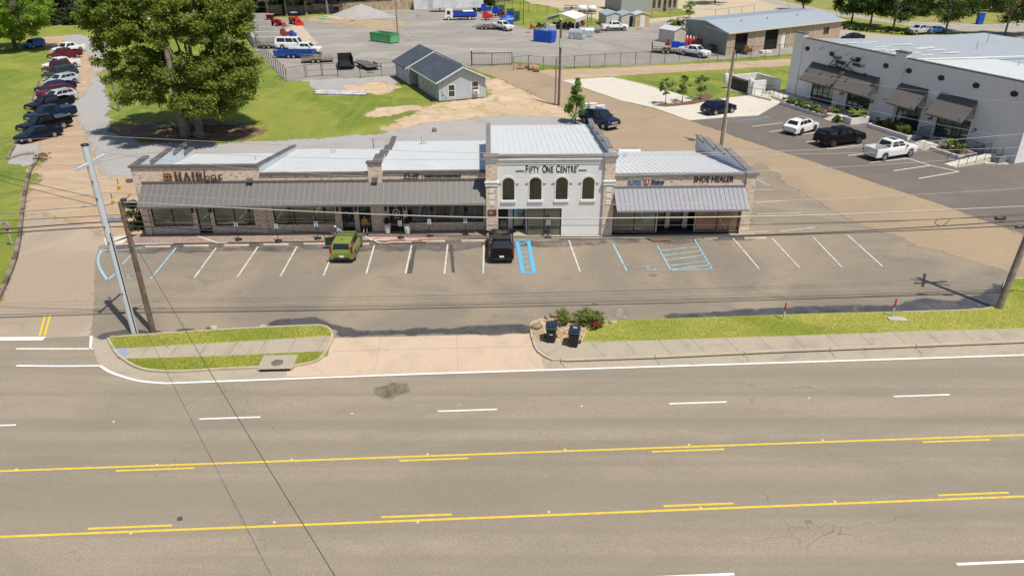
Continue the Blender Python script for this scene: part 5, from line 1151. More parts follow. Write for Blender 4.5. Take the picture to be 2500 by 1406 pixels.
vehicle('parked_car','dark navy sport utility car standing on the pale concrete pad','car',dict(SUV,sunroof=1),PT['navy'],G(1746,283),R(28),anchor='wheel')
DL=dict(PICK,lower=PT['navy'])
DG='white depot pickups with dark lower stripes'
vehicle('pickup_truck','white utility pickup beside the blue trailer on the left of the depot','pickup truck',PICK,PT['white'],G(722,133),R(-6),anchor='wheel')
vehicle('van','long white van behind the utility pickup','van',VAN,PT['white'],G(690,121),R(-5),anchor='wheel')
vehicle('pickup_truck','white depot pickup towing an empty flat trailer in the middle of the yard','pickup truck',DL,PT['white'],G(1207,73),R(-50),DG,anchor='wheel')
vehicle('pickup_truck','white depot pickup seen from its right side in front of the three sheds','pickup truck',DL,PT['white'],G(1484,77),R(8),DG,anchor='wheel')
vehicle('pickup_truck','white depot pickup by the fence hitched to the trailer with red tanks','pickup truck',DL,PT['white'],G(1668,137),R(-47),DG,anchor='wheel')
vehicle('pickup_truck','silver pickup parked under the trees beyond the white building roof','pickup truck',PICK,PT['silver'],G(2265,84),R(205),anchor='wheel')
vehicle('parked_car','silver blue car next to the silver pickup beyond the white building roof','car',SEDAN,PT['lightblue'],G(2300,82),R(205),anchor='wheel')
vehicle('parked_car','black sedan parked between the warehouse and the tree row','car',SEDAN,PT['black'],G(2100,100),R(203),anchor='wheel')
# white car roof seen behind the right wing
vehicle('parked_car','white car showing only its roof behind the right wing of the strip','car',SUV,PT['white'],(12.6,73.2),R(0))
# ---------------------------------------------------------------- depot equipment
def rootat(name,px,py,deg,label,cat,group=None): return empty(name,(*G(px,py),.012),R(deg),label,cat,group)
def wheels(root,pts,r,w=.2,rim=RIM):
    for x,y in pts:
        sd=1 if y>0 else -1
        o=MB().tube([(0,-w/2,0),(0,w/2,0)],r,16).build('wheel',TYRE,root,loc=(x,y,r)); MB().tube([(0,sd*(w/2-.01),0),(0,sd*(w/2+.012),0)],r*.55,12).build('rim',rim,o)
def trailer(px,py,deg,label,L,Wd,m,side='open',h=.6,deck=.55,gate=0,axles=2,dm=None,group='trailers in the depot'):
    e=rootat('trailer',px,py,deg,label,'trailer',group); 
    MB().box((-L/2,-Wd/2,deck-.08),(L/2,Wd/2,deck)).build('deck',dm or mat('deck_wood',(.20,.16,.12),.9,var=.2,vs=2),e)
    b=MB(); r=.035
    for y in (-Wd/2,Wd/2): b.box((-L/2,y-.04,deck-.18),(L/2,y+.04,deck-.081))
    if side=='open':
        for y in (-Wd/2,Wd/2):
            b.tube([(-L/2,y,deck+h),(L/2,y,deck+h)],r,4)
            for i in range(int(L/.8)+1): b.tube([(-L/2+i*.8,y,deck),(-L/2+i*.8,y,deck+h)],r*.8,4)
        b.tube([(L/2,-Wd/2,deck+h),(L/2,Wd/2,deck+h)],r,4)
    elif side=='solid':
        for y in (-Wd/2,Wd/2): b.box((-L/2,y-.03,deck+.001),(L/2,y+.03,deck+h))
        b.box((L/2-.06,-Wd/2+.03,deck+.001),(L/2,Wd/2-.03,deck+h))
        for y in (-Wd/2-.06,Wd/2+.03):
            b.box((-L/2,y-.01,deck+h-.1),(L/2,y+.04,deck+h))
            for i in range(int(L/1.1)+1): b.box((-L/2+i*1.08,y,deck),(-L/2+i*1.08+.08,y+.04,deck+h-.101))
    b.build('side_frame',m,e)
    MB().tube([(L/2,-Wd/2,deck-.1),(L/2+1.4,0,deck-.1),(L/2,Wd/2,deck-.1)],.05,4).box((L/2+1.2,-.08,.0),(L/2+1.3,.0,deck)).build('hitch',m,e)
    xs=(-.45,.45) if axles==2 else (0,)
    wheels(e,[(x-.3,y) for x in xs for y in (-Wd/2-.16,Wd/2+.16)],.36,.2,RIM)
    MB().box((-1.3,-Wd/2-.3,.76),(.8,-Wd/2-.05,.79)).build('fender',m,e); MB().box((-1.3,Wd/2+.05,.76),(.8,Wd/2+.3,.79)).build('fender',m,e)
    if gate:
        g=MB(); 
        for i in range(8): g.tube([(-L/2,-Wd/2+i*Wd/7,deck),(-L/2-.1,-Wd/2+i*Wd/7,deck+gate)],.025,4)
        for k in (0,.5,1): g.tube([(-L/2-.1*k,-Wd/2,deck+gate*k),(-L/2-.1*k,Wd/2,deck+gate*k)],.03,4)
        g.build('ramp_gate',m,e)
    return e
TB=mat('trailer_blue',(.02,.07,.33),.5,var=.15,vs=2); TK=mat('trailer_black',(.02,.021,.024),.55,var=.2,vs=2); TT=mat('trailer_khaki',(.25,.23,.15),.7,var=.15)
trailer(721,141,-3,'royal blue utility trailer with solid sides beside the white utility pickup',7.0,2.2,TB,'solid',.75,gate=1.4)
trailer(776,152,12,'khaki open sided flat trailer in front of the blue trailer',5.4,2.1,TT,'open',.5,.6)
trailer(845,166,105,'black high sided dump trailer behind the chain link gates',4.8,2.2,TK,'solid',1.3,.75,dm=TK)
trailer(897,166,122,'black flat tilt bed trailer next to the black dump trailer',6.2,2.3,TK,'none',.2,.65,dm=mat('steel_deck',(.14,.14,.14),.6,.2))
trailer(1188,72,-10,'empty flat black trailer behind the white depot pickup',4.5,2.1,TK,'open',.35)
trailer(660,118,-3,'dark mesh sided trailer by the concrete block bays',4.8,2.0,TK,'open',.6,gate=1.9)
tr=trailer(1630,130,-14,'dark trailer loaded with a blue tank and red bottles behind the depot pickup',5.8,2.1,TK,'open',.3,gate=1.3)
trailer(1440,80,5,'low trailer carrying blue equipment behind the white pickup near the sheds',5.0,2.0,TK,'open',.25)
e=rootat('blue_hopper',1655,124,-20,'long royal blue tank on the loaded trailer','tank'); MB().box((-1.3,-.55,.62),(1.3,.55,1.45)).box((-1.2,-.45,1.45),(.2,.45,1.6)).build('tank_body',mat('tank_blue',(.01,.07,.50),.5,var=.1),e)
e=rootat('equipment_crate',1630,120,-20,'rusty pump assembly at the rear of the loaded trailer','equipment'); MB().box((-.5,-.4,.62),(.4,.4,1.2)).cbox((0,0,1.5),(.4,.4,.6)).tube([(.3,0,.7),(.5,.2,1.9)],.05,6).build('pump_body',mat('rust_red',(.24,.06,.04),.8,var=.3,vs=3),e)
RDT=mat('cylinder_red',(.52,.05,.04),.5,var=.1)
for i in range(10):
    x,y=i%5,i//5; p=Vector(G(1676+x*8,112-y*3+x*0.4)); e=empty('gas_cylinder',(p.x,p.y,0),0,'red capped gas cylinder standing in the cluster beside the loaded trailer','gas cylinder','red gas cylinders beside the trailer')
    MB().lathe([(.28,.1),(.32,.2),(.32,1.2),(.2,1.45),(.08,1.5)],n=10).build('tank_shell',RDT,e); MB().lathe([(.15,1.5),(.15,1.68),(.05,1.7)],n=8).build('cap',TRIMW,e)
# roll-off dumpster
e=rootat('roll_off_dumpster',940,103,-38,'pale green open top roll-off dumpster left of the house','dumpster'); DG_=mat('dumpster_green',(.13,.40,.17),.6,var=.12,vs=1)
MB().box((-3,-1.2,.15),(3,-1.12,1.75)).box((-3,1.12,.15),(3,1.2,1.75)).box((-3,-1.12,.15),(-2.92,1.12,1.75)).box((2.92,-1.12,.15),(3,1.12,1.75)).box((-2.92,-1.12,.15),(2.92,1.12,.3)).build('body',DG_,e)
m=MB()
for i in range(9):
    for y in (-1.29,1.201): m.box((-2.95+i*.72,y,.2),(-2.83+i*.72,y+.09,1.7))
for y in (-1.3,1.2): m.box((-3.05,y,1.7),(3.05,y+.1,1.84))
m.box((2.999,-1.2,1.7),(3.1,1.2,1.84)).box((2.999,-.9,.2),(3.08,-.8,1.7)).box((2.999,.8,.2),(3.08,.9,1.7)).build('ribs',DG_,e)
# blue boxes and tanks
e=rootat('blue_dumpster',1330,103,-35,'big royal blue steel dumpster in the middle of the depot yard','dumpster'); RB_=mat('dumpster_blue',(.015,.09,.52),.5,var=.1,vs=1)
MB().prism([(-2.0,.1),(2.0,.1),(2.2,1.4),(2.2,2.25),(-2.2,2.25),(-2.2,.6)],-.9,.9,'y').build('body',RB_,e)
m=MB()
for i in range(5): m.box((-1.9+i*.9,-.98,.3),(-1.8+i*.9,-.901,2.15))
m.box((-2.1,-1.0,1.2),(2.1,-.981,1.4)).build('ribs',RB_,e); MB().box((-.4,-.5,2.25),(.5,.4,2.45)).build('hatch',mat('hatch_grey',(.4,.45,.5),.6),e)
for lb,px,py,dg in (('rounded silver grey propane tank box, left of the two','1409',95,-25),('rounded white topped propane tank box, right of the two','1430',90,10)):
    e=rootat('propane_tank',float(px),py,dg,lb,'tank'); pts=[(-1.1,.1),(1.1,.1),(1.1,1.2)]+[(1.1*math.cos(t),1.2+.75*math.sin(t)) for t in [R(15*i) for i in range(1,12)]]+[(-1.1,1.2)]
    MB().prism(pts,-1.5,1.5,'x').build('tank_cover',mat('tank_silver',(.42,.47,.50),.4,.3),e); MB().box((-1.52,-.9,.3),(-1.501,.9,.9)).box((1.501,-.9,.3),(1.52,.9,.9)).build('end_panel',CLAD,e)
for i,(px,py) in enumerate(((1342,72),(1349,76))):
    e=rootat('liquid_tote',px,py,-15,('left' if i==0 else 'right')+' of two caged white liquid totes in front of the carport','tote'); MB().box((-.6,-.6,.15),(.6,.6,1.25)).lathe([(.12,1.25),(.12,1.3)],n=8).build('bottle',mat('tote_white',(.60,.60,.56),.6),e)
    c=MB()
    for k in range(5):
        a=-.6+k*.3; c.box((a-.015,-.63,.1),(a+.015,-.601,1.3)).box((a-.015,.601,.1),(a+.015,.63,1.3)).box((-.63,a-.015,.1),(-.601,a+.015,1.3)).box((.601,a-.015,.1),(.63,a+.015,1.3))
    c.box((-.65,-.65,.0),(.65,.65,.12)); c.build('cage',mat('galvanised',(.45,.47,.48),.4,.5),e)
# blue flat-bed truck
e=rootat('flatbed_truck',1124,49,188,'blue and white cab-over flatbed truck in front of the dirty white trailer','truck'); 
MB().prism([(1.9,.5),(3.8,.5),(3.85,1.2),(3.6,2.3),(3.4,2.5),(1.9,2.5)],-1.05,1.05,'y').build('cab',PT['white'],e,sharp=30)
MB().prism([(3.66,1.4),(3.84,1.4),(3.64,2.25),(3.5,2.25)],-.9,.9,'y').build('windshield',CG,e); MB().box((2.5,-1.07,1.35),(3.3,-1.051,2.2)).box((2.5,1.051,1.35),(3.3,1.07,2.2)).build('side_window',CG,e)
MB().box((-4,-1.15,.9),(1.7,1.15,1.05)).box((-4,-1.2,1.051),(1.7,-1.12,1.75)).box((-4,1.12,1.051),(1.7,1.2,1.75)).box((1.6,-1.12,1.051),(1.7,1.12,2.0)).build('stake_body',PT['royal'],e)
MB().box((-3.8,-.4,.55),(3,.4,.9)).build('chassis',TK,e); wheels(e,[(2.9,-1.0),(2.9,1.0),(-2.2,-1.0),(-2.2,1.0)],.45,.26,TRIMW)
e=rootat('rooftop_load',1140,46,188,'white spray tank and hoses loaded on the blue flatbed truck','tank'); e.location.z=1.07; MB().tube([(-1.6,0,.45),(1.0,0,.45)],.42,12).build('tank_shell',PT['white'],e); MB().tube([(1.4,-.5,.3),(1.4,.5,.3)],.5,12).build('hose_reel',PT['navy'],e)
# coloured machines in the left middle of the yard
def machine(px,py,deg,label,m,sc=1,nm='machine',cat='machine'):
    e=rootat(nm,px,py,deg,label,cat); MB().box((-1.1*sc,-.5*sc,.45*sc),(1.1*sc,.5*sc,1.25*sc)).prism([(-1.0*sc,1.25*sc),(.2*sc,1.25*sc),(-.1*sc,1.9*sc),(-.9*sc,1.9*sc)],-.4*sc,.4*sc,'y').build('housing',m,e)
    MB().tube([(1.1*sc,0,.6*sc),(2.0*sc,0,.5*sc)],.06,5).build('drawbar',TK,e); MB().tube([(-.4*sc,.1,1.9*sc),(-.4*sc,.1,2.3*sc)],.07,6).build('exhaust_pipe',TK,e); wheels(e,[(-.2,-.6*sc),(-.2,.6*sc)],.36*sc,.2); return e
machine(1190,50,10,'red wood chipper nearest the blue flatbed truck',PT['red'],1.1); machine(1186,33,5,'royal blue machine at the upper left of the equipment group',PT['royal'],1.2)
machine(1216,40,-12,'royal blue machine in the middle of the equipment group',PT['royal'],1.3); machine(1230,48,20,'small dark red machine between two blue ones',PT['maroon'],.9)
machine(1252,52,-15,'royal blue machine at the right edge of the equipment group',PT['royal'],1.2)
e=rootat('water_tank',1238,61,0,'round royal blue tank with a white band behind the depot pickup','tank'); MB().lathe([(1.5,.1),(1.55,.9),(1.5,1.9),(.4,2.15)],n=20).build('tank_shell',RB_,e); MB().lathe([(1.56,1.3),(1.56,1.5)],n=20).build('band',TRIMW,e)
for px,py,lb in ((1224,36,'dark grey upright panel left of the green pair'),(1246,46,'dark green upright panel between blue machines'),(1260,53,'dark barred upright gate leaning at the lawn edge')):
    e=rootat('upright_panel',px,py,10,lb,'panel'); MB().box((-.8,-.05,.2),(.8,.05,2.3)).build('sheet',mat('panel_green',(.05,.10,.07),.7),e); MB().box((-.85,-.08,0),(-.78,.08,2.4)).box((.78,-.08,0),(.85,.08,2.4)).build('frame',TK,e)
# tractors
def tractor(px,py,deg,label,canopy,cm):
    e=rootat('tractor',px,py,deg,label,'tractor'); rd_=PT['red']
    MB().prism([(.1,.75),(1.75,.75),(1.8,1.25),(1.5,1.5),(.1,1.6)],-.38,.38,'y').build('hood',rd_,e,sharp=30)
    MB().box((-1.3,-.45,.7),(.1,.45,1.2)).box((-.9,-.25,1.2),(-.3,.25,1.45)).build('seat_platform',TK,e)
    for y in (-.75,.75): MB().prism([(-1.5,1.1),(-.2,1.1),(-.3,1.5),(-.6,1.65),(-1.2,1.65),(-1.5,1.45)],y-.25,y+.25,'y').build('fender',rd_,e)
    wheels(e,[(-.85,-.85),(-.85,.85)],.75,.42,rd_); wheels(e,[(1.3,-.72),(1.3,.72)],.48,.32,rd_)
    m=MB()
    for x in (-1.2,0):
        for y in (-.5,.5): m.tube([(x,y,1.2),(x,y,2.5)],.035,4)
    m.build('canopy_posts',TK,e); MB().box((-1.5,-.7,2.5),(.3,.7,2.62)).build('canopy',cm,e)
    if canopy: MB().box((-1.2,-.5,1.25),(-.02,.5,2.48)).build('cab_glass',CG,e)
    m=MB()
    for y in (-.5,.5): m.tube([(.2,y,1.25),(1.4,y,1.45),(2.5,y,.55)],.08,5)
    m.tube([(1.4,-.5,1.45),(1.4,.5,1.45)],.06,5); m.build('loader_arms',rd_,e)
    MB().prism([(2.4,.05),(3.2,.05),(3.2,.12),(2.55,.15),(2.5,.75),(2.4,.75)],-.95,.95,'y').build('bucket',rd_,e)
tractor(668,64,-8,'orange red cab tractor with front loader by the soil bay',True,mat('canopy_pink',(.6,.25,.22),.6)); tractor(722,60,-55,'red tractor with grey sunshade and front bucket',False,mat('canopy_grey',(.3,.33,.36),.5))
machine(697,92,-10,'rusty red implement standing beside the concrete block bays',mat('rust_red',(.24,.06,.04)),.9); machine(716,95,80,'bright blue upright machine between the bays and the white van',PT['royal'],.85)
for i,(px,py) in enumerate(((575,100),(1160,66),(1290,80),(1412,80),(1745,136),(1560,72),(860,52),(1020,40))):
    x,y=G(px,py) if i else G(905,178); e=empty('pallet',(x,y,.012),R(i*37),'weathered wooden pallet lying in the depot yard','pallet','loose pallets in the depot yard'); m=MB()
    for k in range(6): m.box((-.6,-.5+k*.19,.10),(.6,-.38+k*.19,.13))
    for k in (-.55,0,.45): m.box((k,-.5,0),(k+.1,.57,.099))
    m.build('slats',mat('pallet_wood',(.33,.26,.18),.9,var=.3,vs=3),e)
# concrete block bays
e=empty('block_bays',(0,0,0),0,'concrete block storage bays with long side wall left of the depot','block wall')
BLK_C=brick_mat('block_concrete',(.47,.46,.43),(.42,.41,.38),(.30,.29,.27),(.3,.3,.3),6.5,.9)
a=Vector(G(621,117)); b=Vector(G(572,54)); d=(b-a).normalized(); nn=Vector((d.y,-d.x)); L_=(b-a).length; an=math.atan2(d.y,d.x)
M_=Matrix.Translation((a.x,a.y,0))@Matrix.Rotation(an,4,'Z')
MB().box((0,-.6,0),(L_,0,1.9)).build('side_wall',BLK_C,e).matrix_local=M_
for i,(t,ln,h) in enumerate(((0,7,2.0),(.25,6.4,1.6),(.46,6.2,1.6),(.72,7.2,1.6),(1.0,7.8,1.9))):
    p=a+d*(L_*t); MB().box((0,-.3,0),(ln,.3,h)).build('bay_wall',BLK_C,e).matrix_local=Matrix.Translation((p.x,p.y,0))@Matrix.Rotation(R(1.5),4,'Z')@Matrix.Translation((.15,0,0))
def heap(name,px,py,rx,ry,h,m,label,cat,amp=.12,n=28):
    c=G(px,py); vs=[];rg=14; rr_=random.Random(px)
    for i in range(rg+1):
        for k in range(n):
            t=2*math.pi*k/n; f=i/rg; q=f*(1+.12*math.sin(3*t+px)+.08*math.sin(5*t+py)); x=rx*q*math.cos(t); y=ry*q*math.sin(t)
            z=h*(1-f)**.9*(1+.15*mn.noise(Vector((x*.8,y*.8,px))))+amp*mn.noise(Vector((x*2,y*2,px)))*(f<1); vs.append((x,y,z if i<rg else -.05))
    o=MB().add(vs,[(i*n+k,i*n+(k+1)%n,(i+1)*n+(k+1)%n,(i+1)*n+k)[::-1] for i in range(rg) for k in range(n)],True).build(name,m,loc=(*c,0)); return tag(o,label,cat)
heap('gravel_pile',882,41,8,5,3.0,GRAV,'large grey gravel pile in front of the wooden fence','gravel pile'); heap('soil_pile',610,66,3.6,2.2,1.6,mat('brown_soil',(.17,.095,.055),.95,var=.2,bump=.6,bs=5),'brown soil pile inside a concrete block bay','soil pile')
heap('dirt_mound',905,215,4.5,2.6,.45,SAND,'low pale dirt mound in the grass below the chain link fence','dirt mound'); heap('mulch_mound',510,318,6.0,2.4,.6,mat('mulch_brown',(.15,.085,.05),.95,var=.35,vs=.9,bump=.9,bs=6,dirt=((.30,.19,.11),2,.5)),'brown mulch and root mound right of the big tree trunk','mulch mound',.25)
e=rootat('panel_stack',828,226,-6,'two rows of pale framed panels lying flat on the gravel','panels')
m=MB()
for r_ in range(2):
    for c_ in range(4): m.box((-3.7+c_*1.9+r_*.5,-1.6-r_*1.3+1.3,.05),(-1.9+c_*1.9+r_*.5,-.5-r_*1.3+1.3,.12))
m.build('panel_faces',mat('panel_pale',(.55,.53,.55),.5,var=.2,vs=.8,dirt=((.5,.2,.18),.5,.6)),e)
m=MB()
for r_ in range(2): m.box((-3.85+r_*.5,-.42-r_*1.3,.02),(3.8+r_*.5,.92-r_*1.3,.048))
m.build('panel_frame',TK,e)
# mowers by the carport
MG='mowers and small machines around the carport'
for i in range(12):
    px,py=[(1300,72),(1318,68),(1332,66),(1366,62),(1376,68),(1384,60),(1392,66),(1402,70),(1412,66),(1422,62),(1352,66),(1432,72)][i]
    e=rootat('mower',px,py,i*47,'ride-on mower standing in the crowd around the carport','mower',MG)
    MB().box((-.5,-.35,.3),(.6,.35,.7)).box((-.55,-.25,.7),(-.1,.25,1.1)).build('body',[PT['red'],PT['charcoal'],mat('mower_tan',(.4,.34,.2),.7)][i%3],e)
    MB().tube([(-.4,-.4,.6),(-.4,-.4,1.7),(-.4,.4,1.7),(-.4,.4,.6)],.03,4).build('roll_bar',TK,e); wheels(e,[(-.4,-.5),(-.4,.5),(.5,-.4),(.5,.4)],.25,.18)
# ================================================================ VEGETATION
def leaf_mat(name,c1,c2,c3,tr=.35,ns=.7):
    k=N(name); a=k.mix(k.rng(k.noise(ns,3),.38,.62),c1,c2); a=k.mix(k.rng(k.noise(ns*5,2),.5,.75,0,.8),a,c3)
    k.l(a,k.b.inputs['Base Color']); k.b.inputs['Roughness'].default_value=.55; k.b.inputs['Specular IOR Level'].default_value=.35
    t=k.n('ShaderNodeBsdfTranslucent'); k.l(k.mix(1.,a,(1.3,1.5,.6),'MULTIPLY'),t.inputs[0]); mx=k.n('ShaderNodeMixShader'); mx.inputs[0].default_value=tr
    out=k.t.nodes['Material Output']; k.t.links.new(k.b.outputs[0],mx.inputs[1]); k.t.links.new(t.outputs[0],mx.inputs[2]); k.t.links.new(mx.outputs[0],out.inputs[0])
    MATS[name]=k.m; return k.m
LM=leaf_mat('magnolia_leaf',(.13,.18,.026),(.21,.25,.045),(.32,.32,.08),.42,.6)
LD=leaf_mat('dark_leaf',(.030,.055,.014),(.05,.08,.018),(.08,.11,.03))
LL=leaf_mat('light_leaf',(.20,.30,.045),(.27,.37,.06),(.33,.42,.08),.5)
LY=leaf_mat('myrtle_leaf',(.055,.10,.022),(.085,.14,.028),(.14,.18,.035))
LC=leaf_mat('conifer_leaf',(.10,.20,.03),(.15,.26,.04),(.20,.30,.05))
LS_=leaf_mat('shrub_leaf',(.13,.19,.03),(.20,.25,.045),(.30,.28,.08),.35,2.5)
LR=leaf_mat('red_leaf',(.30,.02,.02),(.20,.03,.02),(.12,.09,.02),.2,5)
BARK=mat('grey_bark',(.23,.195,.165),.95,var=.3,vs=2,bump=.6,bs=12); BARKD=mat('dark_bark',(.09,.07,.055),.95,var=.3,vs=3)
def leaves(rng,centres,radii,per,size,flat=.65,shell=.75):
    C=np.repeat(np.asarray(centres),per,0); Rr=np.repeat(np.asarray(radii),per)[:,None]
    d=rng.normal(size=C.shape); d/=np.linalg.norm(d,axis=1,keepdims=True)
    rad=Rr*np.clip(rng.normal(.72,.34,(len(C),1)),.05,1.7)
    P=C+d*rad*np.array([1,1,flat])
    nr=d*.7+np.array([0,0,.55])+rng.normal(size=C.shape)*.55; nr/=np.linalg.norm(nr,axis=1,keepdims=True)
    t=np.cross(nr,rng.normal(size=C.shape)); t/=np.linalg.norm(t,axis=1,keepdims=True); b=np.cross(nr,t)
    s=size*(.6+.8*rng.random((len(C),1)))
    V=np.stack([P-t*s*.5,P+b*s*.28,P+t*s*.5,P-b*s*.28],1).reshape(-1,3)
    return V
def tree(name,label,x,y,H,rx,ry,z0,nc,per,size,lm,trunk=.25,group=None,cat='tree',cr=.28,bark=None,trunks=None,seed=1,shape='round',parent=None,z1=None,branches=10,jit=1.):
    rng=np.random.default_rng(seed); root=empty(name,(x,y,0),0,label,cat,group); root.rotation_euler=(0,0,0)
    zc=(z0+H)/2; rz=(H-z0)/2; cs=[];rs=[]
    k=0
    while len(cs)<nc and k<nc*30:
        k+=1; d=rng.normal(size=3); d/=np.linalg.norm(d); f=.45+.55*rng.random()**.5
        if shape=='cone':
            h=rng.random()**.8; q=(1-h)*.95+.08; a=rng.random()*6.283; p=np.array([rx*q*math.cos(a)*f,ry*q*math.sin(a)*f,z0+(H-z0)*h]); r=rx*cr*(.4+.8*(1-h))
        elif shape=='dome':   # broad old crown: bulky shoulders, hanging skirts, clump layers with gaps
            g=np.sign(d)*np.abs(d)**.62; f=.35+.68*rng.random()**.55; p=np.array([rx*g[0]*f,ry*g[1]*f,zc+rz*g[2]*f])
            if p[2]<z0+1.6 and abs(p[0]+.3)<1.5 and p[1]<2: continue
            if p[0]<-.2*rx and p[2]<z0+3.0: continue
            if p[0]<-.62*rx and p[2]<zc-1.2: continue
            if (p[0]/rx)**2+(p[1]/ry)**2>1.02: continue
            r=min(rx,ry)*cr*(.45+.75*rng.random())
        else:
            p=np.array([rx*d[0]*f,ry*d[1]*f,zc+rz*d[2]*f]); r=min(rx,ry,rz*1.3)*cr*(.6+.7*rng.random())
        cs.append(p); rs.append(r)
    V=leaves(rng,cs,rs,per,size); F_=np.arange(len(V)).reshape(-1,4)
    o=np_mesh('crown',V,F_,lm,root)
    b=MB(); tr=trunks or [((0,0),(0,0),trunk)]
    for (x0,y0),(x1,y1),r in tr:
        zt=z0+(H-z0)*.5; b.tube([(x0,y0,-.1),(x0+(x1-x0)*.1,y0+(y1-y0)*.1,.5),(x0+(x1-x0)*.4,y0+(y1-y0)*.4,zt*.5),(x1,y1,zt)],[r*1.45,r*1.05,r*.8,r*.4],10,cap=False)
    idx=rng.permutation(len(cs))[:branches]
    for i in idx:
        p=cs[i]; (xa,ya),(xb,yb),r=tr[i%len(tr)]; zs=min(z0+.15*(H-z0),p[2]*.7); f=zs/(z0+(H-z0)*.5)
        st_=Vector((xa+(xb-xa)*f,ya+(yb-ya)*f,zs)); e_=Vector(p); m_=st_.lerp(e_,.5)+Vector((0,0,.12*(e_-st_).length))
        b.tube([st_,m_,e_],[r*.42,r*.25,r*.08],6,cap=False)
    b.build('trunk',bark or BARKD,root)
    return root,cs,rs,rng
# the big magnolia
mg,cs,rs,rng=tree('magnolia_tree','huge old magnolia with twin grey trunks and bare twigs behind the left roof',-37.4,85.2,17.6,8.5,7.5,2.2,620,280,.32,LM,shape='dome',cr=.125,bark=BARK,trunks=[((-.75,0),(-1.6,1.0),.60),((.8,-.1),(1.2,.9),.46)],seed=11,branches=6)
b=MB(); rr_=random.Random(4)
for i in range(60):
    p=Vector(cs[rr_.randrange(len(cs))]); q=Vector((p.x,p.y,p.z-9)).normalized(); o_=p+q*.9
    if o_.y>4 : continue
    pts=[o_]; dv=(q+Vector((rr_.uniform(-1,1),rr_.uniform(-1.2,.2),rr_.uniform(-.3,.9)))).normalized()
    for k in range(4): dv=(dv+Vector((rr_.uniform(-.5,.5),rr_.uniform(-.5,.5),rr_.uniform(-.5,.4)))).normalized(); pts.append(pts[-1]+dv*rr_.uniform(.25,.6))
    b.tube([p]+pts,[.06,.04,.032,.025,.018,.01],4,cap=False)
b.build('bare_twigs',mat('pale_twig',(.34,.31,.27),.9,var=.1),mg)['kind']='stuff'
bl=mat('blossom_white',(.78,.76,.62),.6,var=.05)
for i in range(16):
    p=Vector(cs[rr_.randrange(len(cs))]); q=Vector((p.x*.6,min(p.y,0)-4,p.z-9)).normalized(); MB().sph((0,0,0),.16,8,5,(1,1,.7)).build('blossom',bl,mg,loc=p+q*.9)
for a in range(7):
    t=a*.9; b=MB(); b.tube([(.3*math.cos(t),.3*math.sin(t),.25),(1.5*math.cos(t),1.3*math.sin(t),.12),(2.8*math.cos(t+.2),2.2*math.sin(t+.2),-.02)],[.22,.14,.06],6); b.build('root',BARK,mg)
x,y=G(402,317); b=empty('green_bench',(x,y,0),0,'low green plank bench beside the big trunk','bench'); MB().box((-.9,-.15,.38),(.9,.15,.43)).build('seat',mat('bench_green',(.05,.25,.14),.6),b); MB().box((-.7,-.12,0),(-.62,.12,.38)).build('leg',BARKD,b); MB().box((.62,-.12,0),(.7,.12,.38)).build('leg',BARKD,b)
# light green tree at the left edge
x,y=G(40,120); tree('pecan_tree','bright green feathery tree at the left edge over the blue car',x+1.2,y-2,15,8.2,6.5,2.2,200,240,.42,LL,.4,cr=.17,seed=5,branches=16)
x,y=G(-120,110); tree('pecan_tree','bright green tree mostly cut by the left frame edge',x,y,16,8,7,2.5,45,260,.6,LL,.4,cr=.26,seed=6)
# wood behind
WG='dark trees of the wood behind the depot and lawn'
ix=0
for i,(px,py) in enumerate([(-60,52),(20,48),(95,45),(140,52),(185,50),(235,45),(285,40),(345,35),(410,32),(470,30),(530,28),(585,24),(640,20),(700,18),(760,14),(820,12),(875,8),(930,4),(985,2),(1175,20),(1200,8),(150,25),(270,15),(400,8),(600,2)]):
    x,y=G(px,py); y+=4+((i*7)%5); H=15+(i*5)%6
    tree('forest_tree','dark leafy tree standing in the wood behind the lawn and depot fence',x,y,H,6.2,5.5,1.2 if i%3==0 else 3.2,26,110,.95,LD,.33,WG,cr=.32,seed=30+i,branches=6,bark=BARK if i%2 else BARKD)
for i,(px,py) in enumerate(((575,47),(612,46),(655,44),(700,40),(748,37),(800,34),(862,26),(925,20),(980,16))):
    x,y=G(px,py); tree('forest_tree','bare trunked tree standing just in front of the wooden board fence',x,y,15,5.5,5,6.5,24,110,.95,LD,.26,'tall trees shading the wooden fence',cr=.34,seed=170+i,branches=5,bark=BARK)
for i,(px,py) in enumerate(((112,60),(160,62),(205,60),(255,50),(590,34),(620,38),(700,30),(735,26),(1178,22))):
    x,y=G(px,py); tree('undergrowth_bush','dark bushy undergrowth at the foot of the wood',x,y+1,3.6,3.6,2.2,.1,12,150,.55,LD,.08,'undergrowth at the foot of the wood','bush',cr=.42,seed=70+i,branches=3)
sheet('wood_floor',[(-300,66),(120,64),(240,60),(330,45),(600,42),(640,40),(850,34),(1000,20),(1240,2),(1240,-60),(-300,-60)],.008,mat('leaf_litter',(.075,.055,.035),.95,var=.3,vs=.6),rag=1.)
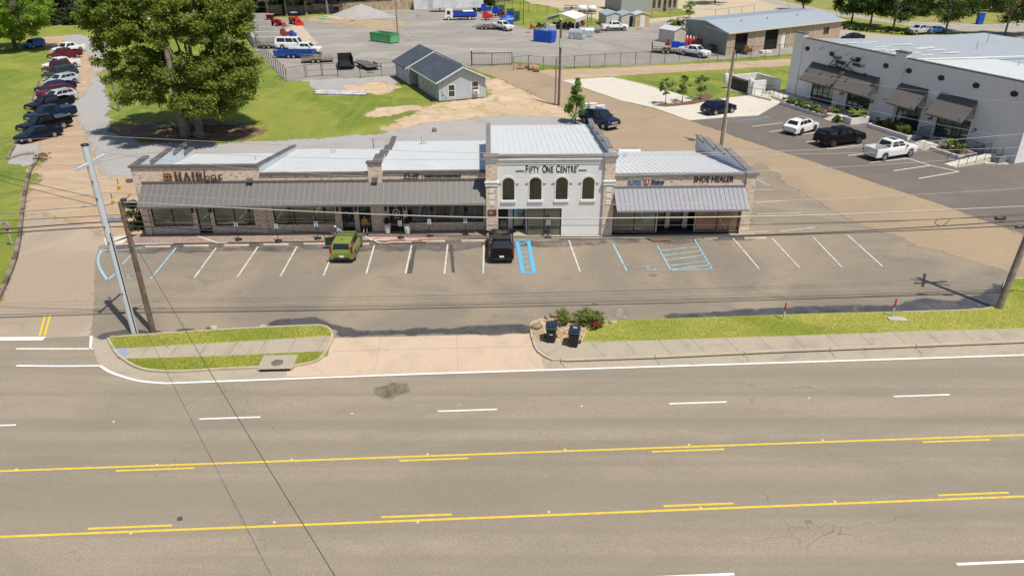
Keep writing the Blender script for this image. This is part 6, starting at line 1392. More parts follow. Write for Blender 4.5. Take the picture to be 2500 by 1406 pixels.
# tree row at the upper right
TR='clipped street trees in the row at the upper right'
for i,(px,py,r,H,lb) in enumerate(((1960,27,5.0,8,'dark round street tree beyond the warehouse roof'),(1745,10,6,9,'dark tree at the top edge with wide shadow'),(2078,58,4.6,8.6,'first of three round street trees above the black sedan'),(2124,64,4.4,9,'middle one of three round street trees above the black sedan'),(2180,73,4.4,9,'third round street tree, just left of the silver pickup'),(2308,80,5.6,9.5,'broad round street tree right of the silver pickup'),(2452,88,5.5,11,'tall round street tree at the right edge beside the blue box'),(2560,92,6,11,'round street tree cut by the right frame edge'))):
    x,y=G(px,py); tree('street_tree',lb,x,y,H,r,r*.9,2.3,34,330,.42,LY,.22,TR,cr=.30,seed=100+i,bark=BARK if i>1 else BARKD,branches=10)
for i,(px,py,r,H) in enumerate(((2240,30,6,6),(2340,28,7,7),(2420,30,7,8),(2500,35,7,9),(2200,40,3,3),(2270,45,4,3),(2370,45,4,3.5))):
    x,y=G(px,py); tree('hedgerow_tree','mid green leafy tree or bush in the hedgerow beyond the side street',x,y+6,H,r,r*.7,.3,24,180,.6,LY if i%2 else LD,.2,'hedgerow beyond the side street',cr=.36,seed=130+i,branches=4)
x,y=G(1405,301); tree('young_cypress','bright green pointed young cypress behind the white facade',x,y,5.6,1.25,1.25,.9,46,120,.22,LC,.07,shape='cone',cr=.42,seed=3,branches=4)
for i,(px,py) in enumerate(((1624,256),(1665,251),(1709,245))):
    x,y=G(px,py); tree('sapling',('leftmost','middle','rightmost')[i]+' thin sapling in the mulch strip of the concrete pad',x,y,3.6,1.0,1.0,1.1,18,26,.26,LY,.05,'saplings on the mulch strip',cr=.40,seed=20+i,branches=9)
sheet('mulch_strip',[(1592,258),(1625,262),(1690,256),(1728,248),(1742,236),(1730,229),(1700,232),(1706,244),(1660,252),(1620,254)],.036,MULCH,rag=.1)
x,y=G(1684,45); tree('sapling','small bright green tree beside the hedge left of the warehouse roof',x,y,4,1.5,1.5,1.2,10,90,.35,LL,.07,cr=.45,seed=9,branches=5)
# shrubs
def shrub(label,px,py,H,r,lm,seed=1,per=60,size=.09,name='shrub',group=None,pos=None,z=0,cat='shrub',nc=16,flat=1):
    x,y=pos or G(px,py,z); root,_,_,_=tree(name,label,x,y,H,r,r,.06,nc,per,size,lm,.025,group,cat,cr=.42,seed=seed,branches=5); root.location.z=z; return root
shrub('fine green shrub directly behind the left wheeled bin',1374,792,1.15,.48,LS_,1,z=.14,nc=30); shrub('bushy green shrub between the two wheeled bins and the red plant',1420,790,1.2,.58,LS_,2,z=.14,nc=34)
shrub('green shrub at the right end of the rock bed',1458,793,1.0,.50,LS_,3,z=.14,nc=30); shrub('small deep red leafed plant in front of the right shrub',1455,801,.55,.30,LR,4,70,.13,'red_plant',z=.14,nc=8)
shrub('low green ground plant left of the red plant',1440,799,.4,.45,LS_,5,50,.12,z=.14,nc=8)
shrub('dark green bush at the left corner of the shopping strip',336,558,2.2,.95,LD,6,110,.22)
HG='hedge shrubs in the white planters'
hs=[(5.2+i*.78,-4.45,.38) for i in range(9)]+[(18.8+i*.75,-1.7-.28*i*.3,.43) for i in range(7)]+[(28.9+i*.75,-2.6-.1*i,.35) for i in range(4)]
for i,(u,v,z) in enumerate(hs):
    p=WF.W(u,v); shrub('clipped leafy hedge shrub growing in a white planter bed',0,0,.85 if i<16 else 1.1,.55,LS_ if i%3 else LY,200+i,36,.20,'hedge_shrub',HG,(p.x,p.y),z,nc=9)
p=WF.W(12.5,-4.4); shrub('pink flowering plant at the foot of the left steps',0,0,.7,.5,leaf_mat('pink_flower',(.45,.12,.28),(.5,.2,.36),(.15,.2,.05),.2,6),250,50,.16,'flower_plant',None,(p.x,p.y),.5,nc=8)
def palm(label,u,v,z,seed):
    p=WF.W(u,v,z); e=empty('cycad_palm',p,0,label,'palm'); rr=random.Random(seed); m=MB()
    for k in range(26):
        a=rr.uniform(0,6.28); el=rr.uniform(.5,1.25); L=rr.uniform(.9,1.3); prev=Vector((0,0,.25)); w=.11; pts=[]
        for s_ in range(6): t=s_/5; pts.append(Vector((math.cos(a)*L*t*math.cos(el-.9*t),math.sin(a)*L*t*math.cos(el-.9*t),.25+L*t*math.sin(el)*1.0-.55*t*t)))
        sd=Vector((-math.sin(a),math.cos(a),0))
        for i in range(5):
            w0=.02+.13*math.sin(math.pi*(i/5)*.9+.2); w1=.02+.13*math.sin(math.pi*((i+1)/5)*.9+.2)
            m.add([pts[i]-sd*w0-Vector((0,0,.04)),pts[i],pts[i+1],pts[i+1]-sd*w1-Vector((0,0,.04))],[(0,1,2,3)]); m.add([pts[i],pts[i]+sd*w0-Vector((0,0,.04)),pts[i+1]+sd*w1-Vector((0,0,.04)),pts[i+1]],[(0,1,2,3)])
    m.build('fronds',LL,e); MB().lathe([(.16,0),(.2,.2),(.1,.35)],n=10).build('stem',BARKD,e)
palm('yellow green palm left of the steps under the second awning',11.9,-2.2,.36,1); palm('yellow green palm right of the steps in the tall planter',15.9,-2.6,.75,2)
shrub('round green shrub beside the palm planter',0,0,.9,.5,LY,77,60,.18,pos=tuple(WF.W(15.0,-4.9)[:2]),nc=10)
# hedge line beyond the black sedan
for i in range(14):
    x,y=G(2062+i*12.5,72+i*1.1); shrub('dark clipped hedge bush under the row of street trees',0,0,1.3,1.1,LD,300+i,40,.3,'hedge_bush','dark hedge under the street trees',(x,y),0,nc=9)
for i,(px,py) in enumerate(((1640,64),(1650,62),(1660,63),(1672,63))):
    shrub('low bush in the bed left of the warehouse corner',px,py,1.4,1.2,LD if i>1 else LS_,330+i,45,.3,'bed_bush','bushes by the warehouse corner',nc=9)
# turf blades along the verges (fine ground cover)
def turf(name,polys,n,h,m,seed,z=.13):
    rng=np.random.default_rng(seed); P=[]
    for poly in polys:
        Q=np.array([G(*p) for p in poly]); lo,hi=Q.min(0),Q.max(0); pts=rng.random((n*3,2))*(hi-lo)+lo
        ins=np.zeros(len(pts),bool); j=len(Q)-1
        for i in range(len(Q)):
            xi,yi=Q[i];xj,yj=Q[j]; c=((yi>pts[:,1])!=(yj>pts[:,1]))&(pts[:,0]<(xj-xi)*(pts[:,1]-yi)/(yj-yi+1e-12)+xi); ins^=c; j=i
        P.append(pts[ins][:n])
    P=np.concatenate(P); a=rng.random(len(P))*6.283; hh=h*(.4+rng.random(len(P))); w=.018
    dx,dy=np.cos(a)*w,np.sin(a)*w; lx,ly=rng.normal(size=len(P))*h*.4,rng.normal(size=len(P))*h*.4
    V=np.stack([np.stack([P[:,0]-dx,P[:,1]-dy,np.full(len(P),z)],1),np.stack([P[:,0]+dx,P[:,1]+dy,np.full(len(P),z)],1),np.stack([P[:,0]+lx,P[:,1]+ly,z+hh],1)],1).reshape(-1,3)
    o=np_mesh(name,V,np.arange(len(V)).reshape(-1,3),m); tag(o,'short mown grass blades on the roadside verges','grass',kind='stuff')
BLD=leaf_mat('grass_blade',(.36,.40,.07),(.46,.46,.10),(.54,.50,.16),.5,.8)
turf('verge_turf',[[(268,822),(420,815),(700,801),(775,798),(805,806),(811,822),(600,836),(340,851),(272,857)],[(300,882),(550,874),(796,863),(780,880),(720,897),(560,903),(440,910),(340,900)]],14000,.05,BLD,1)
turf('verge_turf',[[(1500,790),(1700,781),(2000,771),(2200,766),(2340,763),(2440,748),(2448,700),(2460,690),(2500,688),(2560,690),(2560,803),(2250,812),(2000,821),(1700,831),(1460,838),(1430,834),(1440,812)]],34000,.05,BLD,2)
# stones
for i,(px,py,r) in enumerate(((1309,806,.28),(1352,778,.24),(1336,782,.18),(1364,776,.2),(1488,793,.15))):
    x,y=G(px,py); m=MB(); m.sph((0,0,r*.5),r,9,6,(1.2,.9,.7)); rr=random.Random(i); m.v=[(a*(1+rr.uniform(-.15,.15)),b_*(1+rr.uniform(-.15,.15)),c*(1+rr.uniform(-.1,.1))) for a,b_,c in m.v]
    tag(m.build('boulder',mat('boulder_brown',(.30,.22,.17),.9,var=.2,vs=4,bump=.5,bs=14),loc=(x,y,.14)),['large upright brown boulder left of the bins','flat boulder behind the left bin','small boulder on the kerb behind the left bin','pale boulder between kerb and left shrub','small stone at the right tip of the rock bed'][i],'boulder')
rngp=np.random.default_rng(8); m=MB(); Q=[(1302,832),(1298,802),(1306,792),(1330,784),(1400,786),(1495,789),(1458,802),(1430,812),(1420,834),(1398,842),(1345,838)]; QG=[G(*p) for p in Q]
k=0
while k<900:
    t=rngp.random(2); x=G(1296+t[0]*200,815)[0]; y=G(1300,843-t[1]*61)[1]
    ins=False; j=len(QG)-1
    for i in range(len(QG)):
        (xi,yi),(xj,yj)=QG[i],QG[j]
        if (yi>y)!=(yj>y) and x<(xj-xi)*(y-yi)/(yj-yi)+xi: ins=not ins
        j=i
    if ins: r=.04+.07*rngp.random()**2; m.sph((x,y,.14+r*.4),r,5,3,(1.3,.9,.7)); 
    k+=1
tag(m.build('river_rocks',mat('river_rock_stones',(.50,.37,.24),.85,var=.45,vs=6)),'tan river rocks filling the bed around the bins','river rocks',kind='stuff')
# ================================================================ POLES AND WIRES
def pole(name,label,px,py,H,r0,r1,m,lean=(0,0),cat='utility pole'):
    x,y=G(px,py); e=empty(name,(x,y,0),0,label,cat); MB().tube([(0,0,-.2),(lean[0]*.5,lean[1]*.5,H/2),(lean[0],lean[1],H)],[r0,(r0+r1)/2,r1],16).build('shaft',m,e); return e
STEEL=mat('galvanised_steel',(.58,.60,.64),.6,.1,var=.06,vs=.7); WOODP=mat('weathered_pole_wood',(.17,.12,.085),.9,var=.3,vs=3,bump=.4,bs=10); WOODG=mat('grey_pole_wood',(.26,.22,.17),.9,var=.25,vs=3)
PORC=mat('insulator_grey',(.6,.6,.62),.3,var=0)
def insul(e,p,h=.28): MB().lathe([(.05,0),(.075,.05),(.045,.1),(.08,.15),(.045,.2),(.07,h)],p,10).build('insulator',PORC,e)
s1_=pole('steel_utility_pole','tall light grey steel utility pole with slanted crossarm left of the strip',330,815,11.9,.215,.185,STEEL,cat='utility pole')
MB().lathe([(.195,11.9),(.20,11.98),(.02,12.0)],n=16).build('cap',BLK,s1_)
A0=Vector(G(230,768)); A1=Vector(G(290,716)); sh=Vector((-SUNV.x/SUNV.z,-SUNV.y/SUNV.z)); ha=11.0
Pc=Vector(G(330,815)); da=(A1-A0).normalized(); 
MB().box((-1.5,-.07,-.07),(1.5,.07,.07)).build('crossarm',STEEL,s1_,loc=(0,.27,10.9),rz=math.atan2(da.y,da.x))
for t in (-1.4,1.4): insul(s1_,(da.x*t,.27+da.y*t,10.97))
MB().tube([(.1,.25,11.4),(.15,.25,12.7)],.035,6).build('top_pin',STEEL,s1_); insul(s1_,(.15,.25,12.6))
MB().tube([(.25,0,10.0),(.9,.1,10.15)],.03,5).tube([(.9,.1,9.8),(.95,.1,10.5)],.055,8).build('fuse_cutout',PORC,s1_)
MB().tube([(1.25,.2,8.35),(1.25,.2,8.75)],.17,12).build('cable_coil',mat('cable_dark',(.05,.045,.04),.6),s1_)
MB().box((.22,-.1,7.5),(.95,.12,7.72)).build('control_box',mat('box_grey',(.3,.33,.38),.5),s1_)
for z in (9.9,8.9,7.2,6.2,2.9): MB().cbox((0,-.20,z),(.08,.08,.1)).build('bolt',FLM,s1_)
MB().tube([(.18,-.15,.1),(.2,-.16,2.5),(.2,-.15,6.8)],.03,5).build('cable_riser',BLK,s1_)
s2_=pole('wooden_utility_pole','short dark brown leaning wooden utility pole beside the steel pole',375,812,8.62,.17,.14,WOODP)
MB().tube([(0,0,8.4),(.55,.3,9.0)],.03,5).tube([(0,0,8.3),(.8,.2,8.3)],.02,5).build('service_bracket',FLM,s2_)
s3_=pole('utility_pole','grey utility pole leaning at the right edge behind the grass island',2437,756,12,.22,.17,WOODG,lean=(.9,.4))
for z,a in ((11.2,60),(10.3,-25),(10.2,8)): MB().box((-1.25,-.06,-.06),(1.25,.06,.06)).build('crossarm',WOODG,s3_,loc=(.85,.35,z),rz=R(a))
for t in (-1.1,1.1): insul(s3_,(.85+t*.9,.35+t*.1,10.27))
s4_=pole('utility_pole','grey brown utility pole with a pale transformer between strip and white building lot',1760,358,10.3,.19,.14,WOODG,lean=(.1,0))
MB().lathe([(.24,7.0),(.26,7.05),(.26,7.9),(.2,8.0),(.05,8.03)],(-.42,-.1,0),14).build('transformer',PORC,s4_); MB().tube([(-.42,-.1,8.0),(-.42,-.1,8.35)],.05,6).build('bushing',PORC,s4_)
MB().tube([(.22,-.1,0),(.22,-.1,3.0)],.06,6).build('riser_pipe',PORC,s4_)
s5_=pole('utility_pole','brown utility pole with box and white riser pipe beside the young cypress',1364,258,11,.17,.13,WOODP)
MB().tube([(-.5,.1,0),(-.45,.1,6.2)],[.12,.1],8).build('stub_pole',WOODG,s5_); MB().tube([(.36,-.1,0),(.36,-.1,6.6)],.055,6).build('riser_pipe',PORC,s5_); MB().box((-.1,-.4,7.6),(.3,-.16,8.7)).build('equipment_box',mat('box_pale',(.5,.53,.5),.5),s5_); MB().lathe([(.15,11),(.12,11.2)],n=8).build('cap',PORC,s5_)
s6_=pole('utility_pole','thin grey leaning pole left of the magnolia tree',293,273,8.4,.14,.1,WOODG,lean=(-.5,.3))
s7_=pole('utility_pole','tall thin pale pole beside the green dumpster',972,98,9,.15,.11,WOODG)
s8_=pole('utility_pole','thin dark pole on the lawn left of the carport',1278,62,7.5,.10,.08,WOODP)
pole('lamp_pole','thin grey pole rising behind the warehouse roof',1922,38,9,.12,.09,STEEL)
WFm=Frame(G(330,815),math.degrees(math.atan2(G(2437,756)[1]-G(330,815)[1],G(2437,756)[0]-G(330,815)[0])))
CAB=mat('cable_black',(.035,.032,.03),.45,var=0,spec=.6); CABL=mat('cable_pale',(.42,.40,.37),.45,.4,var=0)
WIG='wires strung between the roadside poles'
def wire(pts,r,m,label,plane=0.,fr=None,nm='overhead_wire'):
    P=smooth_px(pts,8); Q=[]
    for p in P:
        u,z=(fr or WFm).on(p[0],p[1],plane); Q.append((fr or WFm).W(u,plane,z))
    o0=Q[0].copy(); o=MB().tube([q-o0 for q in Q],r,5).build(nm,m,loc=o0); return tag(o,label,'wire',WIG)
wire([(-200,530),(0,520),(241,502),(303,494),(520,505),(860,521),(1180,531),(1500,532.5),(2000,525),(2493,504),(2700,494)],.035,CABL,'thick pale bundled cable, highest of the four crossing the shop windows')
wire([(-200,546),(0,539),(250,527),(312,526),(600,537),(940,548),(1180,550),(1500,550),(2000,546),(2500,526),(2700,516)],.018,CAB,'thin dark cable just under the thick pale cable over the shop doors')
wire([(-200,570),(0,560),(308,541),(600,556),(940,570.6),(1500,578.8),(2000,568),(2500,539),(2700,526)],.036,CAB,'thick black cable running along the foot of the shop fronts')
wire([(-200,580),(0,570),(311,553),(600,567),(940,576),(1500,583),(2000,571),(2460,552),(2700,540)],.034,CAB,'lowest thick black cable above the wheel stops')
wire([(-200,348),(0,345),(212,331),(300,335),(640,352),(960,367),(1186,374),(1500,377),(2000,365),(2500,327),(2700,310)],.013,CABL,'thin pale wire across the roofs from the steel pole top pin')
wire([(-200,395),(0,383),(175,404),(390,372),(640,382),(940,389),(1186,389),(1500,381),(2000,376),(2500,360)],.012,CABL,'thin pale wire from the crossarm across the metal roofs')
wire([(243,470),(341,474.6),(684,491),(1186,500),(1500,499),(2000,487),(2500,460),(2700,448)],.013,CABL,'thin pale wire across the awning faces')
wire([(244,372),(600,412),(940,433),(1189,434),(1500,430),(2000,411),(2500,379),(2700,366)],.012,CABL,'thin pale wire passing under the facade letters')
wire([(-200,368),(0,428),(238,484)],.018,CAB,'dark cable sloping down from upper left to the steel pole')
wire([(-200,385),(0,441),(236,502)],.018,CAB,'second dark cable sloping from upper left, just below the first')
wire([(-150,470),(0,480),(139,483),(233,474)],.013,CABL,'sagging thin pale wire left of the steel pole')
wire([(1880,546),(2100,541),(2280,536),(2320,534),(2500,522)],.016,CAB,'short dark cable with a loop at the right edge')
lp=[(2321,534),(2290,536),(2283,546),(2300,551),(2316,540),(2321,534)]
wire(lp,.02,CAB,'spare loop of cable hanging near the right edge',nm='cable_loop')
u,z=WFm.on(2442,533); p=WFm.W(u,0,z); tag(MB().tube([(-.35,0,0),(-.3,0,0),(.3,0,0),(.35,0,0)],[.05,.12,.12,.05],10).build('splice_case',CAB,loc=p),'black cylindrical splice case on the cable at the right edge','splice case')
u,z=WFm.on(2492,554); p=WFm.W(u,0,z); tag(MB().tube([(-.35,0,0),(-.3,0,0),(.3,0,0),(.35,0,0)],[.05,.10,.10,.05],10).build('splice_case',CAB,loc=p),'second black splice case touching the right frame edge','splice case')
# wire crossing the avenue toward the viewer
a=Vector((*G(375,812),0)); a.z=6.7; b_=Vector((*G(818,1406,6.3),6.3)); d=b_-a; P=[a+d*t+Vector((0,0,-.25*math.sin(math.pi*min(t,1)))) for t in [i/12 for i in range(19)]]
o0=P[0].copy(); tag(MB().tube([p-o0 for p in P],.012,5).build('overhead_wire',CAB,loc=o0),'single black wire running diagonally across the avenue from the brown pole','wire')
a=Vector((*G(375,812),0)); o=MB().tube([(0,0,6.8),(1.9,-2.2,.12)],.010,5).build('guy_wire',CABL,loc=a); tag(o,'thin pale guy wire from the brown pole down to the verge','wire')
# wires from the pole behind to the white building
p4=Vector((*G(1760,358),0))+Vector((.1,0,9.2))
def wire3(A,Bp,sag,r,m,label,g='thin pale wires from the transformer pole'):
    A=Vector(A);Bp=Vector(Bp); P=[A.lerp(Bp,t)-Vector((0,0,sag*4*t*(1-t))) for t in [i/12 for i in range(13)]]; tag(MB().tube([p-A for p in P],r,4).build('service_wire',m,loc=A),label,'wire',g)
wire3(p4,WF.W(20,-5,7.5)+Vector((20,-30,1)),.8,.014,CABL,'thin pale wire over the white building facade, upper one'); wire3(p4-Vector((0,0,1.6)),WF.W(20,-5,5)+Vector((20,-33,0)),1,.014,CABL,'thin pale wire over the white building awnings, lower one')
wire3(p4,(*G(1364,258),10),.8,.012,CABL,'thin wire from the transformer pole back to the riser pole')
# ================================================================ FENCES
def chain_fence(label,pts,h,post=3.0,name='chain_link_fence',top=True,mesh=True,cat='fence',barb=False):
    P=[Vector(G(*p)) for p in pts]; o=P[0]; e=empty(name,(o.x,o.y,0),0,label,cat); FM=mat('fence_black',(.045,.05,.05),.5,.3,var=0)
    t=MB(); ms=MB()
    for a,b in zip(P[:-1],P[1:]):
        a=a-o;b=b-o; L=(b-a).length; d=(b-a)/L; n=max(1,round(L/post))
        for i in range(n+1):
            p=a+d*(L*i/n); MB().tube([(p.x,p.y,0),(p.x,p.y,h+.08)],.045,6).build('post',FM,e)
        if top: t.tube([(a.x,a.y,h),(b.x,b.y,h)],.028,4)
        if mesh:
            s=.22; k=int(L/s); r=.005; nx,ny=-d.y*r,d.x*r
            for i in range(k):
                for dr_ in (1,-1):
                    p=a+d*(i*s); q=a+d*min(L,max(0,i*s+dr_*h*.55)); ms.add([(p.x-d.x*r,p.y-d.y*r,.05),(p.x+d.x*r,p.y+d.y*r,.05),(q.x+d.x*r,q.y+d.y*r,h),(q.x-d.x*r,q.y-d.y*r,h)],[(0,1,2,3)])
    if top: t.build('top_rail',FM,e)
    if mesh: ms.build('mesh',FM,e)
    return e
chain_fence('black chain link fence along the lawn edge below the block bays',[(634,128),(700,200),(746,191)],2.0,2.6)
chain_fence('black chain link fence behind the dump trailers up to the house',[(826,190),(880,192),(932,185),(968,183)],1.9,4)
for lb,a,b in (('left leaf of the black double gate in the chain link fence',(750,190),(786,187)),('right leaf of the black double gate in the chain link fence',(789,187),(825,186))):
    P0,P1=Vector(G(*a)),Vector(G(*b)); L=(P1-P0).length; e=empty('yard_gate',(*P0,0),math.atan2((P1-P0).y,(P1-P0).x),lb,'gate'); FM=MATS['fence_black']
    MB().tube([(0,0,.1),(0,0,2.1)],.05,6).tube([(L,0,.1),(L,0,2.1)],.05,6).tube([(0,0,1.95),(L,0,1.95)],.035,5).tube([(0,0,.15),(L,0,.15)],.035,5).tube([(0,0,1.05),(L,0,1.05)],.03,5).build('gate_frame',FM,e)
chain_fence('long black chain link fence between depot yard and dirt road',[(1253,172),(1290,168),(1326,172),(1402,169),(1476,163),(1551,159.5),(1657,152),(1797,146),(1935,137)],2.1,3.3)
P0,P1=Vector(G(1152,162)),Vector(G(1250,160)); L=(P1-P0).length
e=empty('rolling_gate',(*P0,0),math.atan2((P1-P0).y,(P1-P0).x),'long black picket rolling gate right of the blue grey house','gate'); m=MB()
for z in (.15,2.05): m.box((0,-.04,z),(L,.04,z+.09))
for t in (0,.5,1): m.box((L*t-.05,-.05,.24),(L*t+.05,.05,2.05))
i=.3
while i<L: m.tube([(i,0,.24),(i,0,2.05)],.014,4,cap=False); i+=.28
m.build('gate_panel',MATS['fence_black'],e); MB().box((-.1,-.1,0),(.1,.1,2.5)).build('gate_post',BLK,e); MB().sph((0,0,2.62),.16,8,6).build('gate_lamp',TRIMW,e)
chain_fence('far chain link fence behind the storage sheds and warehouse',[(1590,45),(1680,42),(1745,44),(1840,32)],1.9,5,mesh=False)
chain_fence('chain link fence crossing the far lawn behind the carport',[(1215,12),(1290,28),(1360,40),(1440,50)],1.9,5,mesh=False)
# timber privacy fence behind the depot
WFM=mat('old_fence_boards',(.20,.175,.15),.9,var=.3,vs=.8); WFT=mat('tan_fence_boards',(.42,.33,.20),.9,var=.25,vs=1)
def board_fence(label,a,b,h,m,seed):
    P0,P1=Vector(G(*a)),Vector(G(*b)); L=(P1-P0).length; e=empty('wooden_fence',(*P0,0),math.atan2((P1-P0).y,(P1-P0).x),label,'fence'); q=MB(); rr=random.Random(seed); x=0
    while x<L: q.box((x,-.02,.05),(x+.16,.015,h+rr.uniform(-.08,.08))); x+=.18
    q.build('boards',m,e); q=MB()
    for z in (.5,h-.4): q.box((0,.016,z),(L,.08,z+.1))
    q.build('rails',m,e)
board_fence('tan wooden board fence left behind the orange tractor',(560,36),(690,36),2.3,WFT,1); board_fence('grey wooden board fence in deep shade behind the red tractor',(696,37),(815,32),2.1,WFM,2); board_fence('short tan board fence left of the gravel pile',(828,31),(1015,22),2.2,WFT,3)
board_fence('wooden board fence right of the dirty white trailer',(1170,12),(1250,2),2.2,WFM,4)
# ================================================================ SMALL THINGS
CREAM=mat('wheel_stop_cream',(.52,.46,.36),.85,var=.15,vs=2,bump=.2)
def stop(px0,px1,py,lb):
    a,b=Vector(G(px0,py)),Vector(G(px1,py)); c=(a+b)/2; L=(b-a).length; e=MB().prism([(-.09,0),(.09,0),(.07,.11),(.03,.13),(-.03,.13),(-.07,.11)],-L/2,L/2,'x').build('wheel_stop',CREAM,loc=(c.x,c.y,.02),rz=R(1.8)); tag(e,lb,'wheel stop','concrete wheel stops in front of the shops')
lbs=['leftmost cream wheel stop, near the brown pole','second cream wheel stop from the left','third cream wheel stop from the left','fourth cream wheel stop, left of the green car','cream wheel stop left behind the green car','cream wheel stop right behind the green car','cream wheel stop two bays left of the black car stop','cream wheel stop before the long clothes window','cream wheel stop just left of the black car','cream wheel stop right of the bright blue hatching','cream wheel stop before the plain white wall','cream wheel stop at the base of the right brick pier','cream wheel stop left of the corner brick pillar','rightmost cream wheel stop']
for i,(a,b,y) in enumerate(((356,417,604),(450,510,602),(548,608,601),(645,705,599),(742,800,597),(862,902,598),(948,1005,594),(1031,1087,591),(1126,1183,590),(1310,1365,586),(1417,1463,584.5),(1519,1574,583.5),(1718,1752,583),(1816,1870,583.5))): stop(a,b,y,lbs[i])
SGW=mat('sign_face_white',(.58,.60,.62),.5,var=0); SGB=mat('sign_face_blue',(.08,.25,.5),.5,var=0)
lbp=['leftmost parking sign on a black stand, before the second window','parking sign before the third window','parking sign just left of the green car','parking sign right in front of the black painted door','parking sign before the left half of the clothes window','parking sign before the right half of the clothes window','parking sign before the white facade shopfront']
for i,(px,py) in enumerate(((583,586),(680,589),(776,583),(979,581),(1050,577),(1137,574),(1338,580))):
    x,y=G(px,py,.1); e=empty('parking_sign',(x,y,.10),0,lbp[i],'parking sign','small parking signs on weighted stands'); MB().tube([(0,0,0),(0,0,1.35)],.03,6).build('post',BLK,e)
    MB().lathe([(.28,0),(.28,.06),(.06,.09)],n=14).build('base',BLK,e); MB().box((-.14,-.05,1.05),(.14,-.03,1.48)).build('sign_plate',SGW,e); MB().box((-.10,-.06,1.33),(.10,-.051,1.42)).box((-.05,-.06,1.1),(.06,-.051,1.26)).build('sign_symbol',BLK if i%3==0 else SGB,e)
POT=mat('pot_cream',(.62,.60,.56),.6,var=.05)
for i,(px,py) in enumerate(((947,571),(995,571))):
    x,y=G(px,py,.1); e=empty('tall_planter_pot',(x,y,.1),0,('left','right')[i]+' tall white tapered pot with dark shrub flanking the black door','planter pot'); MB().lathe([(.17,0),(.27,.45),(.30,.95),(.26,.96),(.24,.85)],n=16).build('pot',POT,e)
    V=leaves(np.random.default_rng(i),[(0,0,1.12),(.03,0,1.25)],[.22,.18],260,.14); np_mesh('plant',V,np.arange(len(V)).reshape(-1,4),LD,e)
# do-not-enter sign
x,y=G(32,603); e=empty('no_entry_sign',(x,y,0),R(-18),'white square sign with red no entry disc on the left grass','road sign'); MB().tube([(0,0,0),(0,0,1.7)],.035,6).build('post',STEEL,e)
MB().box((-.38,-.06,1.35),(.38,-.04,2.11)).build('sign_plate',SGW,e); MB().prism([(.34*math.cos(t),1.73+.34*math.sin(t)) for t in [R(i*15) for i in range(24)]],-.075,-.0601,'y').build('red_disc',mat('sign_red2',(.42,.03,.05),.5,var=0),e); MB().box((-.27,-.085,1.68),(.27,-.0751,1.78)).build('white_bar',SGW,e)
text('lettering','DO NOT',.16,SGW,e,(-.25,-.08,1.84),ext=.004,bold=.004,sx=.85); text('lettering','ENTER',.15,SGW,e,(-.22,-.08,1.51),ext=.004,bold=.004,sx=.85)
# white and red marker posts
for i,(px,py,ht) in enumerate(((1912,780,1.22),(2178,772,1.28))):
    x,y=G(px,py,.13); e=empty('marker_post',(x,y,.13),0,('left marker post with red top standing in the verge grass','right marker post with red top behind the small concrete pad')[i],'marker post','white marker posts with red tops')
    MB().tube([(0,0,0),(0,0,ht*.52)],.05,10).build('post_shaft',SGW,e); MB().lathe([(.052,ht*.52),(.056,ht*.97),(.02,ht)],n=10).build('red_sleeve',mat('marker_red',(.42,.03,.02),.5,var=0),e)
x,y=G(2180,779,.13); tag(MB().prism([(-.65,-.22),(.55,-.3),(.45,.22),(-.55,.24)],.14,.20).build('concrete_pad_slab',mat('pad_grey',(.46,.42,.40),.85),loc=(x+.3,y,0)),'small grey concrete slab in the grass below the right marker post','slab')
# wheeled bins
BIN=mat('bin_black',(.013,.017,.022),.45,var=.15,vs=3); BINL=mat('bin_lid_navy',(.018,.03,.05),.4,var=.1,vs=3)
def bin_(px,py,rz,lb,number):
    x,y=G(px,py,.14); e=empty('wheeled_bin',(x,y,.145),R(rz),lb,'bin'); m=MB(); b0,b1,t0,t1=-.24,.24,-.31,.31
    m.add([(b0,-.26,.06),(b1,-.26,.06),(b1,.26,.06),(b0,.26,.06),(t0,-.36,1.0),(t1,-.36,1.0),(t1,.36,1.0),(t0,.36,1.0)],[(3,2,1,0),(4,5,6,7),(0,1,5,4),(1,2,6,5),(2,3,7,6),(3,0,4,7)])
    m.box((-.33,-.385,.96),(.33,.38,1.02)); m.box((-.2,-.30,.06),(-.05,-.24,.5)); m.box((.05,-.30,.06),(.2,-.24,.5)); m.build('body',BIN,e)
    MB().add([(-.34,-.42,1.021),(.34,-.42,1.021),(.34,.40,1.06),(-.34,.40,1.06),(-.31,-.38,1.07),(.31,-.38,1.07),(.29,.36,1.16),(-.29,.36,1.16)],[(0,1,5,4),(1,2,6,5),(2,3,7,6),(3,0,4,7),(4,5,6,7),(3,2,1,0)]).box((-.2,-.3,1.105),(.2,.25,1.135)).build('lid',BINL,e)
    for s_ in (-1,1): MB().tube([(s_*.30,.34,.13),(s_*.37,.34,.13)],.13,14).build('wheel',TYRE,e)
    MB().tube([(-.24,.44,1.0),(.24,.44,1.0)],.02,6).build('handle',BIN,e)
    MB().box((-.09,-.402,.62),(.09,-.39,.68)).build('plate_mark',SGW,e) if number else MB().box((-.1,.1,1.141),(.14,.2,1.146)).build('lid_mark',SGW,e)
bin_(1345,832,-3,'left black wheeled bin with a small white mark on its front','1'); bin_(1401,843,-12,'right black wheeled bin, turned slightly, white mark on its navy lid','')
